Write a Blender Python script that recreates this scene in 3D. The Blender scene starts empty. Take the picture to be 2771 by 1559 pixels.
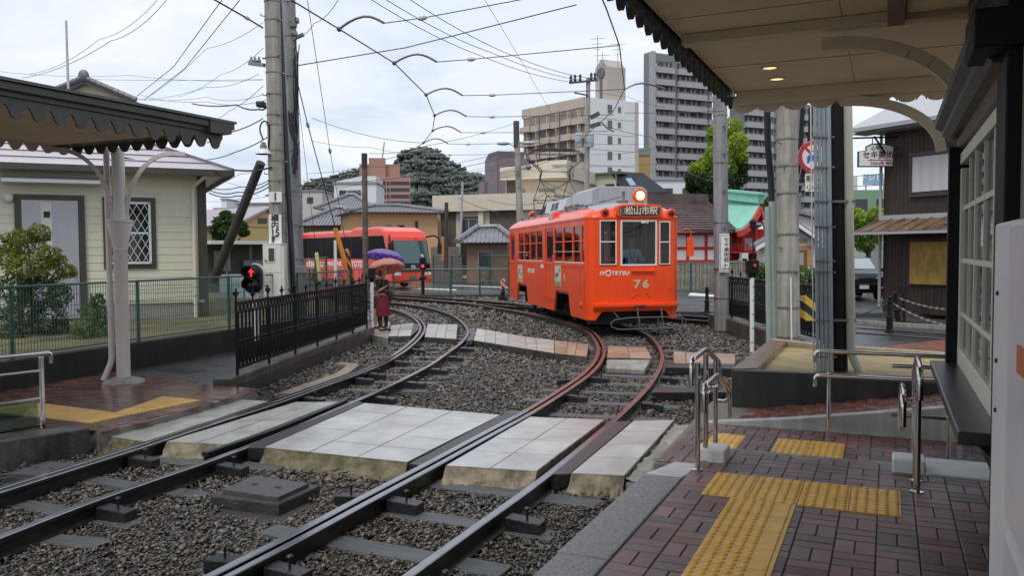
import bpy, bmesh, math, random
import numpy as np
from mathutils import Vector, Matrix
random.seed(7)
rng = np.random.default_rng(7)
scn = bpy.context.scene
COL = scn.collection
V = Vector
R = math.radians
F, CX, CY, HOR, EYE, ROLL = 2250.0, 1385.5, 779.5, 682.0, 1.88, 0.006
TILT = math.atan((CY - HOR) / F)
fw = V((0, math.cos(TILT), -math.sin(TILT)))
r0 = V((1, 0, 0)); u0 = r0.cross(fw)
rt = (r0 * math.cos(ROLL) - u0 * math.sin(ROLL)).normalized()
up = (u0 * math.cos(ROLL) + r0 * math.sin(ROLL)).normalized()
CAM = V((0, 0, EYE))
cd = bpy.data.cameras.new('camera'); cam = bpy.data.objects.new('camera', cd); COL.objects.link(cam)
cd.sensor_width = 36; cd.lens = 36 * F / 2771; cd.clip_start = 0.05; cd.clip_end = 6000
m = Matrix((rt, up, -fw)).transposed().to_4x4(); m.translation = CAM
cam.matrix_world = m; scn.camera = cam
SUN_EL, SUN_AZ = R(58), R(205)
w = bpy.data.worlds.new('World'); scn.world = w; w.use_nodes = True
nt = w.node_tree; nt.nodes.clear()
N = nt.nodes.new; L = nt.links.new
out = N('ShaderNodeOutputWorld'); bg = N('ShaderNodeBackground'); bg.inputs[1].default_value = 0.10
sky = N('ShaderNodeTexSky'); sky.sky_type = 'NISHITA'; sky.sun_disc = False
sky.sun_elevation = SUN_EL; sky.sun_rotation = SUN_AZ
tc = N('ShaderNodeTexCoord'); sep = N('ShaderNodeSeparateXYZ'); L(tc.outputs['Generated'], sep.inputs[0])
mz = N('ShaderNodeMath'); mz.operation = 'MAXIMUM'; mz.inputs[1].default_value = 0.0; L(sep.outputs[2], mz.inputs[0])
ma = N('ShaderNodeMath'); ma.operation = 'ADD'; ma.inputs[1].default_value = 0.16; L(mz.outputs[0], ma.inputs[0])
dx = N('ShaderNodeMath'); dx.operation = 'DIVIDE'; L(sep.outputs[0], dx.inputs[0]); L(ma.outputs[0], dx.inputs[1])
dy = N('ShaderNodeMath'); dy.operation = 'DIVIDE'; L(sep.outputs[1], dy.inputs[0]); L(ma.outputs[0], dy.inputs[1])
cmb = N('ShaderNodeCombineXYZ'); L(dx.outputs[0], cmb.inputs[0]); L(dy.outputs[0], cmb.inputs[1])
nz = N('ShaderNodeTexNoise'); nz.inputs['Scale'].default_value = 1.15; nz.inputs['Detail'].default_value = 7; nz.inputs['Roughness'].default_value = 0.55
nz.inputs['Distortion'].default_value = 0.35
L(cmb.outputs[0], nz.inputs['Vector'])
cr = N('ShaderNodeValToRGB'); L(nz.outputs[0], cr.inputs[0])
cr.color_ramp.elements[0].position = 0.34; cr.color_ramp.elements[0].color = (5.0, 5.7, 6.9, 1)
cr.color_ramp.elements[1].position = 0.66; cr.color_ramp.elements[1].color = (8.1, 8.25, 8.5, 1)
e = cr.color_ramp.elements.new(0.5); e.color = (6.7, 7.2, 8.1, 1)
mx = N('ShaderNodeMix'); mx.data_type = 'RGBA'; mx.inputs[0].default_value = 0.92
L(sky.outputs[0], mx.inputs[6]); L(cr.outputs[0], mx.inputs[7]); L(mx.outputs[2], bg.inputs[0]); L(bg.outputs[0], out.inputs[0])
sd = bpy.data.lights.new('sun', 'SUN'); sd.energy = 1.5; sd.angle = R(22); sd.color = (1.0, 0.965, 0.91)
so = bpy.data.objects.new('sun', sd); COL.objects.link(so)
sv = V((math.sin(SUN_AZ) * math.cos(SUN_EL), math.cos(SUN_AZ) * math.cos(SUN_EL), math.sin(SUN_EL)))
so.rotation_euler = sv.to_track_quat('Z', 'Y').to_euler(); so.location = (0, 0, 40)
scn.view_settings.view_transform = 'Standard'; scn.view_settings.look = 'None'
scn.view_settings.exposure = 0.38; scn.view_settings.gamma = 1.0
cy = scn.cycles
cy.use_denoising = True; cy.max_bounces = 6; cy.diffuse_bounces = 4; cy.glossy_bounces = 3; cy.transmission_bounces = 5
cy.caustics_reflective = False; cy.caustics_refractive = False; cy.sample_clamp_indirect = 6
def ray(u, v):
    return rt * ((u - CX) / F) + up * ((CY - v) / F) + fw
def Z(u, v, z=0.0):
    d = ray(u, v); return CAM + d * ((z - EYE) / d.z)
def D(u, v, y):
    d = ray(u, v); return CAM + d * (y / d.y)
AN = R(24.3); AX = V((math.sin(AN), math.cos(AN), 0)); BX = V((math.cos(AN), -math.sin(AN), 0))
def AB(a, b, z=0.0):
    return AX * a + BX * b + V((0, 0, z))
def toAB(p): return (p.dot(AX), p.dot(BX))
UP = V((0, 0, 1))
MATS = {}
def mat(name, col, rough=0.6, metal=0.0, var=0.0, vs=6.0, bump=0.0, bs=40.0, col2=None, isl=0.0, spec=0.5, coat=0.0, rvar=0.0,
        stretch=None, emit=None, estr=0.0, alpha=None, trans=0.0, streak=0.0, ic=None):
    if name in MATS: return MATS[name]
    M = bpy.data.materials.new(name); M.use_nodes = True; MATS[name] = M
    t = M.node_tree; b = t.nodes['Principled BSDF']; n = t.nodes.new; l = t.links.new
    c = tuple(col) + (1,)
    b.inputs['Base Color'].default_value = c; b.inputs['Roughness'].default_value = rough; b.inputs['Metallic'].default_value = metal
    b.inputs['Specular IOR Level'].default_value = spec; b.inputs['Coat Weight'].default_value = coat; b.inputs['Coat Roughness'].default_value = 0.08
    b.inputs['Transmission Weight'].default_value = trans
    if emit: b.inputs['Emission Color'].default_value = tuple(emit) + (1,); b.inputs['Emission Strength'].default_value = estr
    if var or bump or rvar or streak:
        tcn = n('ShaderNodeTexCoord'); mp = n('ShaderNodeMapping'); l(tcn.outputs['Object'], mp.inputs[0])
        if stretch: mp.inputs['Scale'].default_value = stretch
    last = None
    if var or col2:
        nn = n('ShaderNodeTexNoise'); nn.inputs['Scale'].default_value = vs; nn.inputs['Detail'].default_value = 6; nn.inputs['Roughness'].default_value = 0.62
        if var or bump or rvar: l(mp.outputs[0], nn.inputs['Vector'])
        rp = n('ShaderNodeValToRGB'); l(nn.outputs[0], rp.inputs[0])
        rp.color_ramp.elements[0].position = 0.32; rp.color_ramp.elements[1].position = 0.68
        c2 = col2 or tuple(max(0, x * (1 + var)) for x in col)
        c1 = col if col2 else tuple(max(0, x * (1 - var)) for x in col)
        rp.color_ramp.elements[0].color = tuple(c1) + (1,); rp.color_ramp.elements[1].color = tuple(c2) + (1,)
        last = rp.outputs[0]
    if streak:
        mp2 = n('ShaderNodeMapping'); l(tcn.outputs['Object'], mp2.inputs[0]); mp2.inputs['Scale'].default_value = (5, 5, 0.35)
        ns = n('ShaderNodeTexNoise'); ns.inputs['Scale'].default_value = 2.2; ns.inputs['Detail'].default_value = 5; l(mp2.outputs[0], ns.inputs['Vector'])
        rs = n('ShaderNodeValToRGB'); rs.color_ramp.elements[0].position = 0.38; rs.color_ramp.elements[1].position = 0.62
        g0 = 1 - streak; rs.color_ramp.elements[0].color = (g0, g0 * 0.98, g0 * 0.94, 1); rs.color_ramp.elements[1].color = (1, 1, 1, 1)
        l(ns.outputs[0], rs.inputs[0])
        mu = n('ShaderNodeMix'); mu.data_type = 'RGBA'; mu.blend_type = 'MULTIPLY'; mu.inputs[0].default_value = 1
        if last: l(last, mu.inputs[6])
        else: mu.inputs[6].default_value = c
        l(rs.outputs[0], mu.inputs[7]); last = mu.outputs[2]
    if isl:
        g = n('ShaderNodeNewGeometry'); ri = n('ShaderNodeMapRange'); l(g.outputs['Random Per Island'], ri.inputs[0])
        ri.inputs[3].default_value = 1 - isl; ri.inputs[4].default_value = 1 + isl
        hs = n('ShaderNodeHueSaturation'); l(ri.outputs[0], hs.inputs['Value'])
        if last: l(last, hs.inputs['Color'])
        else: hs.inputs['Color'].default_value = c
        last = hs.outputs[0]
    if ic:
        g = n('ShaderNodeNewGeometry'); m7 = n('ShaderNodeMath'); m7.operation = 'MULTIPLY'; m7.inputs[1].default_value = 7.31; l(g.outputs['Random Per Island'], m7.inputs[0])
        m8 = n('ShaderNodeMath'); m8.operation = 'FRACT'; l(m7.outputs[0], m8.inputs[0]); mi = n('ShaderNodeMix'); mi.data_type = 'RGBA'; mi.blend_type = 'MULTIPLY'; mi.inputs[0].default_value = 1
        rc = n('ShaderNodeValToRGB'); l(m8.outputs[0], rc.inputs[0]); rc.color_ramp.elements[0].position = .45; rc.color_ramp.elements[1].position = .75; rc.color_ramp.elements[0].color = (1, 1, 1, 1); rc.color_ramp.elements[1].color = tuple(ic) + (1,)
        l(last, mi.inputs[6]); l(rc.outputs[0], mi.inputs[7]); last = mi.outputs[2]
    if last: l(last, b.inputs['Base Color'])
    if rvar:
        n3 = n('ShaderNodeTexNoise'); n3.inputs['Scale'].default_value = vs * 0.6; n3.inputs['Detail'].default_value = 4; l(mp.outputs[0], n3.inputs['Vector'])
        r3 = n('ShaderNodeMapRange'); r3.inputs[1].default_value = 0.35; r3.inputs[2].default_value = 0.65
        r3.inputs[3].default_value = max(0.03, rough - rvar); r3.inputs[4].default_value = min(1, rough + rvar)
        l(n3.outputs[0], r3.inputs[0]); l(r3.outputs[0], b.inputs['Roughness'])
    if bump:
        n2 = n('ShaderNodeTexNoise'); n2.inputs['Scale'].default_value = bs; n2.inputs['Detail'].default_value = 5; l(mp.outputs[0], n2.inputs['Vector'])
        bp = n('ShaderNodeBump'); bp.inputs['Strength'].default_value = bump; bp.inputs['Distance'].default_value = 0.02
        l(n2.outputs[0], bp.inputs['Height']); l(bp.outputs[0], b.inputs['Normal'])
    return M
def glass(name, tint=(0.5, 0.55, 0.55), alpha=0.35, rough=0.03):
    """window glass: mostly clear, tinted, with mirror reflection at grazing angles"""
    if name in MATS: return MATS[name]
    M = bpy.data.materials.new(name); M.use_nodes = True; MATS[name] = M
    t = M.node_tree; t.nodes.clear(); n = t.nodes.new; l = t.links.new
    o = n('ShaderNodeOutputMaterial'); mxs = n('ShaderNodeMixShader'); tr = n('ShaderNodeBsdfTransparent'); gl = n('ShaderNodeBsdfGlossy')
    tr.inputs[0].default_value = tuple(tint) + (1,); gl.inputs['Roughness'].default_value = rough
    fr = n('ShaderNodeFresnel'); fr.inputs[0].default_value = 1.5
    ad = n('ShaderNodeMath'); ad.operation = 'ADD'; ad.inputs[1].default_value = alpha; ad.use_clamp = True
    l(fr.outputs[0], ad.inputs[0]); l(ad.outputs[0], mxs.inputs[0]); l(tr.outputs[0], mxs.inputs[1]); l(gl.outputs[0], mxs.inputs[2]); l(mxs.outputs[0], o.inputs[0])
    return M
class MB:
    def __init__(s): s.v = []; s.f = []; s.m = []; s.cur = 0; s.T = None
    def add(s, pts, faces):
        k = len(s.v)
        if s.T is not None: pts = [s.T @ V(p) for p in pts]
        s.v += [tuple(p) for p in pts]
        for f in faces: s.f.append(tuple(i + k for i in f)); s.m.append(s.cur)
        return s
    def poly(s, *pts): return s.add(list(pts), [tuple(range(len(pts)))])
    def obox(s, o, ex, ey, ez):
        o, ex, ey, ez = V(o), V(ex), V(ey), V(ez)
        p = [o, o + ex, o + ex + ey, o + ey, o + ez, o + ex + ez, o + ex + ey + ez, o + ey + ez]
        fc = [(3, 2, 1, 0), (4, 5, 6, 7), (0, 1, 5, 4), (1, 2, 6, 5), (2, 3, 7, 6), (3, 0, 4, 7)]
        if ex.cross(ey).dot(ez) < 0: fc = [f[::-1] for f in fc]
        return s.add(p, fc)
    def box(s, x0, x1, y0, y1, z0, z1): return s.obox((x0, y0, z0), (x1 - x0, 0, 0), (0, y1 - y0, 0), (0, 0, z1 - z0))
    def beam(s, p, q, w, h, upv=UP):
        p, q = V(p), V(q); d = (q - p); sd = d.cross(V(upv))
        if sd.length < 1e-6: sd = d.cross(V((1, 0, 0)))
        sd.normalize(); u2 = sd.cross(d).normalized()
        return s.obox(p - sd * w / 2 - u2 * h / 2, d, sd * w, u2 * h)
    def tube(s, pts, r, n=8, caps=True):
        pts = [V(p) for p in pts]; rs = r if isinstance(r, (list, tuple)) else [r] * len(pts)
        vs, fs = [], []; prev = None
        for i, p in enumerate(pts):
            if i == 0: d = pts[1] - p
            elif i == len(pts) - 1: d = p - pts[i - 1]
            else: d = (pts[i + 1] - p).normalized() + (p - pts[i - 1]).normalized()
            d.normalize()
            if prev is None:
                x = d.cross(UP)
                if x.length < 1e-3: x = d.cross(V((1, 0, 0)))
            else: x = prev - d * prev.dot(d)
            x.normalize(); prev = x; y = d.cross(x)
            for k in range(n):
                a = 2 * math.pi * k / n; vs.append(p + (x * math.cos(a) + y * math.sin(a)) * rs[i])
        for i in range(len(pts) - 1):
            for k in range(n):
                a, b = i * n + k, i * n + (k + 1) % n; fs.append((a, b, b + n, a + n))
        if caps: fs.append(tuple(range(n - 1, -1, -1))); fs.append(tuple(range((len(pts) - 1) * n, len(pts) * n)))
        return s.add(vs, fs)
    def lathe(s, prof, c=(0, 0, 0), ax=UP, n=16):
        """prof: list of (r, h)"""
        c, ax = V(c), V(ax).normalized(); x = ax.orthogonal().normalized(); y = ax.cross(x); vs, fs = [], []
        for (r, h) in prof:
            for k in range(n):
                a = 2 * math.pi * k / n; vs.append(c + ax * h + (x * math.cos(a) + y * math.sin(a)) * r)
        for i in range(len(prof) - 1):
            for k in range(n):
                a, b = i * n + k, i * n + (k + 1) % n; fs.append((a, b, b + n, a + n))
        fs.append(tuple(range(n - 1, -1, -1))); fs.append(tuple(range((len(prof) - 1) * n, len(prof) * n)))
        return s.add(vs, fs)
    def prism(s, pts, ext):
        """planar polygon swept by ext"""
        pts = [V(p) for p in pts]; ext = V(ext); n = len(pts)
        nrm = V((0, 0, 0))
        for i in range(n): nrm += pts[i].cross(pts[(i + 1) % n])
        if nrm.dot(ext) < 0: pts = pts[::-1]
        vs = pts + [p + ext for p in pts]
        fs = [tuple(range(n - 1, -1, -1)), tuple(range(n, 2 * n))] + [(i, (i + 1) % n, (i + 1) % n + n, i + n) for i in range(n)]
        return s.add(vs, fs)
    def slab(s, pts, t):
        """top polygon pts with thickness t downwards"""
        return s.prism([V(p) - V((0, 0, t)) for p in pts], (0, 0, t))
    def ball(s, c, r, sx=1, sy=1, sz=1, n=12, k=8):
        c = V(c); vs, fs = [c + V((0, 0, -r * sz))], []
        for i in range(1, k):
            t = -math.pi / 2 + math.pi * i / k
            for j in range(n):
                a = 2 * math.pi * j / n; vs.append(c + V((math.cos(a) * math.cos(t) * r * sx, math.sin(a) * math.cos(t) * r * sy, math.sin(t) * r * sz)))
        vs.append(c + V((0, 0, r * sz))); top = len(vs) - 1
        for j in range(n): fs.append((0, 1 + (j + 1) % n, 1 + j)); fs.append((top, 1 + (k - 2) * n + j, 1 + (k - 2) * n + (j + 1) % n))
        for i in range(k - 2):
            for j in range(n):
                a, b = 1 + i * n + j, 1 + i * n + (j + 1) % n; fs.append((a, b, b + n, a + n))
        return s.add(vs, fs)
    def build(s, name, mats, parent=None, smooth=False, bevel=0.0, local=False, sharp=35):
        if not isinstance(mats, (list, tuple)): mats = [mats]
        if parent is None:
            if s.v and not local:
                a = np.array(s.v); off = V(((a[:, 0].min() + a[:, 0].max()) / 2, (a[:, 1].min() + a[:, 1].max()) / 2, a[:, 2].min()))
            else: off = V((0, 0, 0))
        else: off = V((0, 0, 0)) if local else OFF[parent.name]
        me = bpy.data.meshes.new(name)
        me.from_pydata([tuple(V(p) - off) for p in s.v], [], s.f)
        for M in mats: me.materials.append(M)
        if len(mats) > 1: me.polygons.foreach_set('material_index', s.m)
        if smooth:
            me.polygons.foreach_set('use_smooth', [True] * len(me.polygons))
            me.set_sharp_from_angle(angle=R(sharp))
        me.update()
        o = bpy.data.objects.new(name, me); COL.objects.link(o)
        if parent is not None: o.parent = parent; OFF[o.name] = off
        else: o.location = off; OFF[o.name] = off
        if bevel:
            bv = o.modifiers.new('bevel', 'BEVEL'); bv.width = bevel; bv.segments = 2; bv.limit_method = 'ANGLE'; bv.angle_limit = R(40)
        return o
OFF = {}
def tag(o, label=None, cat=None, group=None, kind=None):
    if label: o['label'] = label
    if cat: o['category'] = cat
    if group: o['group'] = group
    if kind: o['kind'] = kind
    return o
def thing(name, label, cat, loc, group=None, rz=0.0):
    o = bpy.data.objects.new(name, None); COL.objects.link(o); o.location = loc; o.rotation_euler = (0, 0, rz); o.empty_display_size = 0.2
    OFF[o.name] = V(loc); return tag(o, label, cat, group)
def struct(name, mb, mats, **k): return tag(mb.build(name, mats, **k), kind='structure')
def copy_tree(o, parent=None):
    c = o.copy(); COL.objects.link(c)
    if parent is not None: c.parent = parent
    for ch in list(o.children): copy_tree(ch, c)
    return c
def text_mesh(s, name, size, origin, ex, ey, M, parent=None, depth=0.004, align='CENTER', local=False, bold=0.0, shear=0.0, sx=1.0):
    """real lettering: origin = middle of the line, ex = reading direction, ey = up"""
    cu = bpy.data.curves.new(name, 'FONT'); cu.body = s; cu.size = size; cu.align_x = align; cu.align_y = 'CENTER'; cu.extrude = depth / 2; cu.offset = bold; cu.shear = shear; cu.resolution_u = 3
    tmp = bpy.data.objects.new(name + '_src', cu); COL.objects.link(tmp)
    bpy.context.view_layer.update()
    me = bpy.data.meshes.new_from_object(tmp.evaluated_get(bpy.context.evaluated_depsgraph_get()))
    bpy.data.objects.remove(tmp); bpy.data.curves.remove(cu)
    ex, ey = V(ex).normalized(), V(ey).normalized(); ez = ex.cross(ey)
    off = V((0, 0, 0)) if (local or parent is None) else OFF[parent.name]
    T = Matrix((ex * sx, ey, ez)).transposed().to_4x4(); T.translation = V(origin) - off
    me.transform(T); me.materials.clear(); me.materials.append(M); me.name = name
    o = bpy.data.objects.new(name, me); COL.objects.link(o)
    if parent is not None: o.parent = parent; OFF[o.name] = off
    return o
M_ball = mat('ballast_stone', (0.10, 0.094, 0.086), 0.30, isl=0.8, ic=(1.0, .88, .78), vs=0.8, var=.1, col2=(0.100, 0.083, 0.069), spec=0.5)
M_ballbase = mat('ballast_bed', (0.055, 0.048, 0.042), 0.6, var=0.5, vs=55, bump=1.0, bs=70)
M_asph = mat('wet_asphalt', (0.045, 0.046, 0.05), 0.26, var=0.35, vs=1.2, bump=0.25, bs=160, rvar=0.16)
M_asph2 = mat('damp_asphalt', (0.04, 0.04, 0.043), 0.28, var=0.3, vs=1.5, bump=0.5, bs=120, rvar=0.15)
M_white = mat('road_paint', (0.7, 0.7, 0.69), 0.4, var=0.1)
M_conc = mat('concrete', (0.30, 0.285, 0.25), 0.6, var=0.3, vs=4, bump=0.35, bs=60, streak=0.3)
M_concd = mat('dark_concrete', (0.085, 0.078, 0.068), 0.45, var=0.45, vs=3, bump=0.4, bs=50, streak=0.45, rvar=0.15)
M_moss = mat('mossy_concrete', (0.20, 0.165, 0.10), 0.75, vs=9, col2=(0.05, 0.05, 0.015), var=0.1, bump=0.9, bs=22)
M_moss2 = mat('crumbling_mortar', (0.32, 0.27, 0.19), 0.75, vs=8, col2=(0.10, 0.085, 0.05), var=0.1, bump=1.0, bs=16)
M_slab = mat('pale_paving', (0.40, 0.40, 0.39), 0.22, var=0.26, vs=1.7, bump=0.08, bs=90, isl=0.06, rvar=0.10)
M_slabd = mat('stained_paving', (0.30, 0.305, 0.27), 0.2, vs=4, col2=(0.42, 0.42, 0.40), var=0.1, bump=0.1, bs=80, isl=0.06, rvar=0.12)
M_timb = mat('tarred_timber', (0.018, 0.017, 0.019), 0.28, var=0.5, vs=5, bump=0.5, bs=40, stretch=(1, 1, 1))
M_sleep = mat('wet_sleeper', (0.12, 0.13, 0.135), 0.36, var=0.55, vs=9, bump=0.8, bs=26, stretch=(0.25, 6, 6), isl=0.55)
M_steel = mat('polished_rail', (0.30, 0.30, 0.31), 0.2, 1.0, var=0.12, vs=10)
M_rust = mat('rusty_rail_top', (0.24, 0.105, 0.085), 0.33, 0.35, var=0.4, vs=12)
M_web = mat('rail_side', (0.022, 0.018, 0.016), 0.38, 0.2, var=0.5, vs=14, bump=0.2)
M_brick = mat('wet_brick', (0.18, 0.07, 0.06), 0.28, ic=(.6, .8, .95), isl=0.42, var=0.3, vs=14, bump=0.35, bs=60, rvar=0.12)
M_brickd = mat('dry_brick', (0.215, 0.10, 0.085), 0.36, ic=(.62, .82, .95), isl=0.30, vs=2.5, col2=(0.17, 0.095, 0.085), var=0.25, bump=0.3, bs=70, rvar=0.12)
M_grout = mat('brick_joint', (0.17, 0.15, 0.13), 0.7, var=0.3, vs=20)
M_redbrick = mat('red_brick_ramp', (0.21, 0.075, 0.05), 0.3, isl=0.3, var=0.3, vs=10, bump=0.3, bs=60, rvar=0.1)
M_yel = mat('yellow_tactile', (0.78, 0.44, 0.06), 0.42, var=0.14, vs=5, bump=0.08, bs=80, isl=0.08)
M_gran = mat('granite_kerb', (0.20, 0.205, 0.215), 0.4, var=0.35, vs=45, bump=0.6, bs=55, rvar=0.12)
M_flag = mat('wet_sheen_flagstone', (0.47, 0.45, 0.42), 0.3, vs=3, col2=(0.36, 0.32, 0.27), var=0.2, bump=0.5, bs=18, isl=0.15, rvar=0.12)  # whitish tone: the wet reflection is put into this base colour
M_flag2 = mat('rusty_flagstone', (0.36, 0.20, 0.12), 0.35, vs=5, col2=(0.33, 0.27, 0.20), var=0.2, bump=0.6, bs=18, isl=0.2, rvar=0.12)
M_sand = mat('sandy_soil', (0.36, 0.28, 0.14), 0.9, var=0.22, vs=3, bump=0.8, bs=90)
M_dirt = mat('weedy_soil', (0.13, 0.10, 0.045), 0.9, vs=5, col2=(0.06, 0.07, 0.02), var=0.2, bump=1, bs=60)

g = MB(); g.poly((-3500, -40, -0.45), (3500, -40, -0.45), (3500, 4500, -0.45), (-3500, 4500, -0.45))
struct('ground', g, mat('far_ground', (0.09, 0.09, 0.085), 0.8, var=0.3, vs=0.02))
g = MB(); g.poly((-9, 0.5, -0.17), (6.2, 0.5, -0.17), (9, 12, -0.17), (26, 22, -0.17), (26, 37.4, -0.17), (-30, 37.4, -0.17), (-30, 24, -0.17))
struct('ballast_bed', g, M_ballbase)
g = MB(); g.slab([(-70, 37.6, -0.04), (90, 37.6, -0.04), (90, 140, -0.04), (-70, 140, -0.04)], 0.2)
struct('road', g, M_asph)
RX = [Z(2204, 960, 0), Z(2330, 1002, 0.05)]
g = MB(); g.slab([(5.75, 14.5, -0.03), (5.62, 18, -0.03), (5.5, 23.2, -0.03), (30, 18.9, -0.03), (30, 6, -0.03), (7, 6, -0.03)], 0.2)
struct('road', g, M_asph)
g = MB(); g.slab([(5.2, 26.2, -0.035), (5.2, 37.55, -0.035), (60, 37.55, -0.035), (60, 20.0, -0.035), (30, 21.6, -0.035)], 0.2)
struct('road', g, M_asph)
g = MB()
g.poly(Z(1040, 776, -0.035), Z(1235, 783, -0.035), Z(1237, 786, -0.035), Z(1040, 780, -0.035))
g.poly(Z(1868, 792, -0.03), Z(1935, 798, -0.03), Z(1930, 803, -0.03), Z(1862, 800, -0.03))
g.poly(Z(1225, 772, -0.035), Z(1380, 777, -0.035), Z(1380, 779, -0.035), Z(1225, 774, -0.035))
struct('road_marking', g, M_white)
k0, k1 = Z(2290, 872, 0.0), Z(2600, 892, 0.0)
dk = (k1 - k0)
g = MB(); g.slab([k0 - dk * 0.6 + V((0, 0, .06)), k1 + dk * 2 + V((0, 0, .06)), k1 + dk * 2 + V((.05, .22, .06)), k0 - dk * 0.6 + V((.05, .22, .06))], 0.25)
struct('kerb', g, M_conc)

def smooth_path(pts, step=0.25, it=3):
    pts = [V(p) for p in pts]
    out = []
    P = [pts[0] * 2 - pts[1]] + pts + [pts[-1] * 2 - pts[-2]]
    for i in range(1, len(P) - 2):
        n = max(2, int((P[i + 1] - P[i]).length / step))
        for k in range(n):
            t = k / n; a, b, c, d = P[i - 1], P[i], P[i + 1], P[i + 2]
            out.append(0.5 * ((2 * b) + (c - a) * t + (2 * a - 5 * b + 4 * c - d) * t * t + (3 * b - a - 3 * c + d) * t ** 3))
    out.append(pts[-1])
    for _ in range(it):
        out = [out[0]] + [(out[i - 1] + out[i] * 2 + out[i + 1]) / 4 for i in range(1, len(out) - 1)] + [out[-1]]
    return out
PR = [(-.034, -.006), (-.028, 0), (.028, 0), (.034, -.006), (.034, -.038), (.009, -.05), (.009, -.118), (.06, -.132), (.06, -.145), (-.06, -.145), (-.06, -.132), (-.009, -.118), (-.009, -.05), (-.034, -.038)]
def sweep(mb, path, prof, topmat=lambda p: 1, side=0.0, dz=0.0):
    n = len(prof); vs = []
    for i, p in enumerate(path):
        d = (path[min(i + 1, len(path) - 1)] - path[max(i - 1, 0)]); d.z = 0; d.normalize(); rgt = V((d.y, -d.x, 0))
        for (x, z) in prof: vs.append(p + rgt * (x + side) + V((0, 0, z + dz)))
    k = len(mb.v); mb.v += [tuple(v) for v in vs]
    for i in range(len(path) - 1):
        for j in range(n):
            a, b = k + i * n + j, k + i * n + (j + 1) % n
            mb.f.append((a, b, b + n, a + n)); mb.m.append(topmat(path[i]) if j < 3 else 0)
    mb.f.append(tuple(range(k + n - 1, k - 1, -1))); mb.m.append(0)
    q = k + (len(path) - 1) * n; mb.f.append(tuple(range(q, q + n))); mb.m.append(0)
pxA1 = [(0, 1320), (207, 1256), (378, 1203), (567, 1141), (715, 1095), (849, 1047), (961, 1008), (1018, 985), (1073, 955), (1113, 924), (1134, 900), (1138, 887), (1133, 873), (1116, 857), (1088, 843), (1057, 835), (1020, 828)]
pxA2 = [(0, 1452), (252, 1353), (378, 1310), (588, 1240), (776, 1165), (900, 1112), (1026, 1056), (1119, 1012), (1171, 984), (1212, 954), (1244, 931), (1262, 911), (1267, 899), (1263, 887), (1250, 871), (1225, 853), (1194, 841), (1150, 830), (1104, 823), (1057, 818)]
pxB1 = [(577, 1553), (803, 1439), (966, 1352), (1140, 1263), (1280, 1187), (1419, 1114), (1478, 1078), (1536, 1041), (1577, 1012), (1604, 985), (1617, 963), (1620, 944), (1613, 923), (1598, 903), (1573, 886), (1500, 863), (1440, 850), (1388, 840), (1291, 824), (1194, 812), (1048, 802)]
pxB2 = [(1102, 1559), (1310, 1409), (1466, 1298), (1600, 1188), (1654, 1142), (1691, 1110), (1724, 1080), (1752, 1049), (1773, 1020), (1787, 992), (1793, 969), (1791, 954), (1783, 936), (1770, 919), (1750, 903), (1700, 884), (1640, 866), (1560, 848), (1480, 834), (1413, 823), (1349, 817), (1175, 804), (1048, 796)]
def ext(px, a, b):
    w = [Z(*q) for q in px]
    return [w[0] + (w[0] - w[1]).normalized() * a] + w + [w[-1] + (w[-1] - w[-2]).normalized() * b]
PA1, PA2 = smooth_path(ext(pxA1, 3, 6), it=5), smooth_path(ext(pxA2, 3, 6), it=5)
PB1, PB2 = smooth_path(ext(pxB1, 3, 8), it=5), smooth_path(ext(pxB2, 3, 8), it=5)
c0, c1 = Z(1413, 822), Z(2552, 902); dC = (c1 - c0).normalized(); nC = V((-dC.y, dC.x, 0))
PC1 = [c0 + dC * t for t in np.linspace(-1, 45, 60)]
PC2 = [c0 - nC * 1.1 + dC * t for t in np.linspace(-7, 45, 60)]
rustB = lambda p: 2 if p.y > 9.6 else 1
dark2 = lambda p: 0
RL = ['shiny inner rail of the curved track beside the iron fence', 'shiny outer rail of the curved track beside the iron fence',
      'left rail of the track the orange tram stands on', 'right rail of the track the orange tram stands on']
RAILS = []
for path, lab, tm in ((PA1, RL[0], lambda p: 1), (PA2, RL[1], lambda p: 1), (PB1, RL[2], rustB), (PB2, RL[3], rustB)):
    b = MB(); sweep(b, path, PR, tm); o = b.build('rail', [M_web, M_steel, M_rust], smooth=True, sharp=30); tag(o, lab, 'rail', 'tram rails'); RAILS.append(o)
for path, lab in ((PC1, 'far rail of the straight track passing behind the tram'), (PC2, 'near rail of the straight track passing behind the tram')):
    b = MB(); sweep(b, path, PR, lambda p: 1); tag(b.build('rail', [M_web, M_steel], smooth=True, sharp=30), lab, 'rail', 'tram rails')
PG = [(-.03, -.006), (-.024, 0), (.024, 0), (.03, -.006), (.03, -.035), (.01, -.05), (.01, -.14), (-.01, -.14), (-.01, -.05), (-.03, -.035)]
for path, lab, tm in ((PA1, 'guard rail close along the inner rail by the iron fence', lambda p: 1), (PB1, 'guard rail close along the left rail under the tram', rustB)):
    q = [p for p in path if p.y < 27]
    b = MB(); sweep(b, q, PG, tm, side=0.112, dz=0.004); tag(b.build('guard_rail', [M_web, M_steel, M_rust], smooth=True, sharp=30), lab, 'guard rail', 'guard rails')
ck = [Z(553, 1228), Z(600, 1212), Z(760, 1156), Z(890, 1103), Z(926, 1088), Z(940, 1078)]
b = MB(); sweep(b, smooth_path(ck, 0.2, 1), PG, dark2, dz=0.012); tag(b.build('check_rail', [M_web, M_steel], smooth=True, sharp=30), 'black check rail with flared ends in the paved crossing', 'guard rail')

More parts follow.
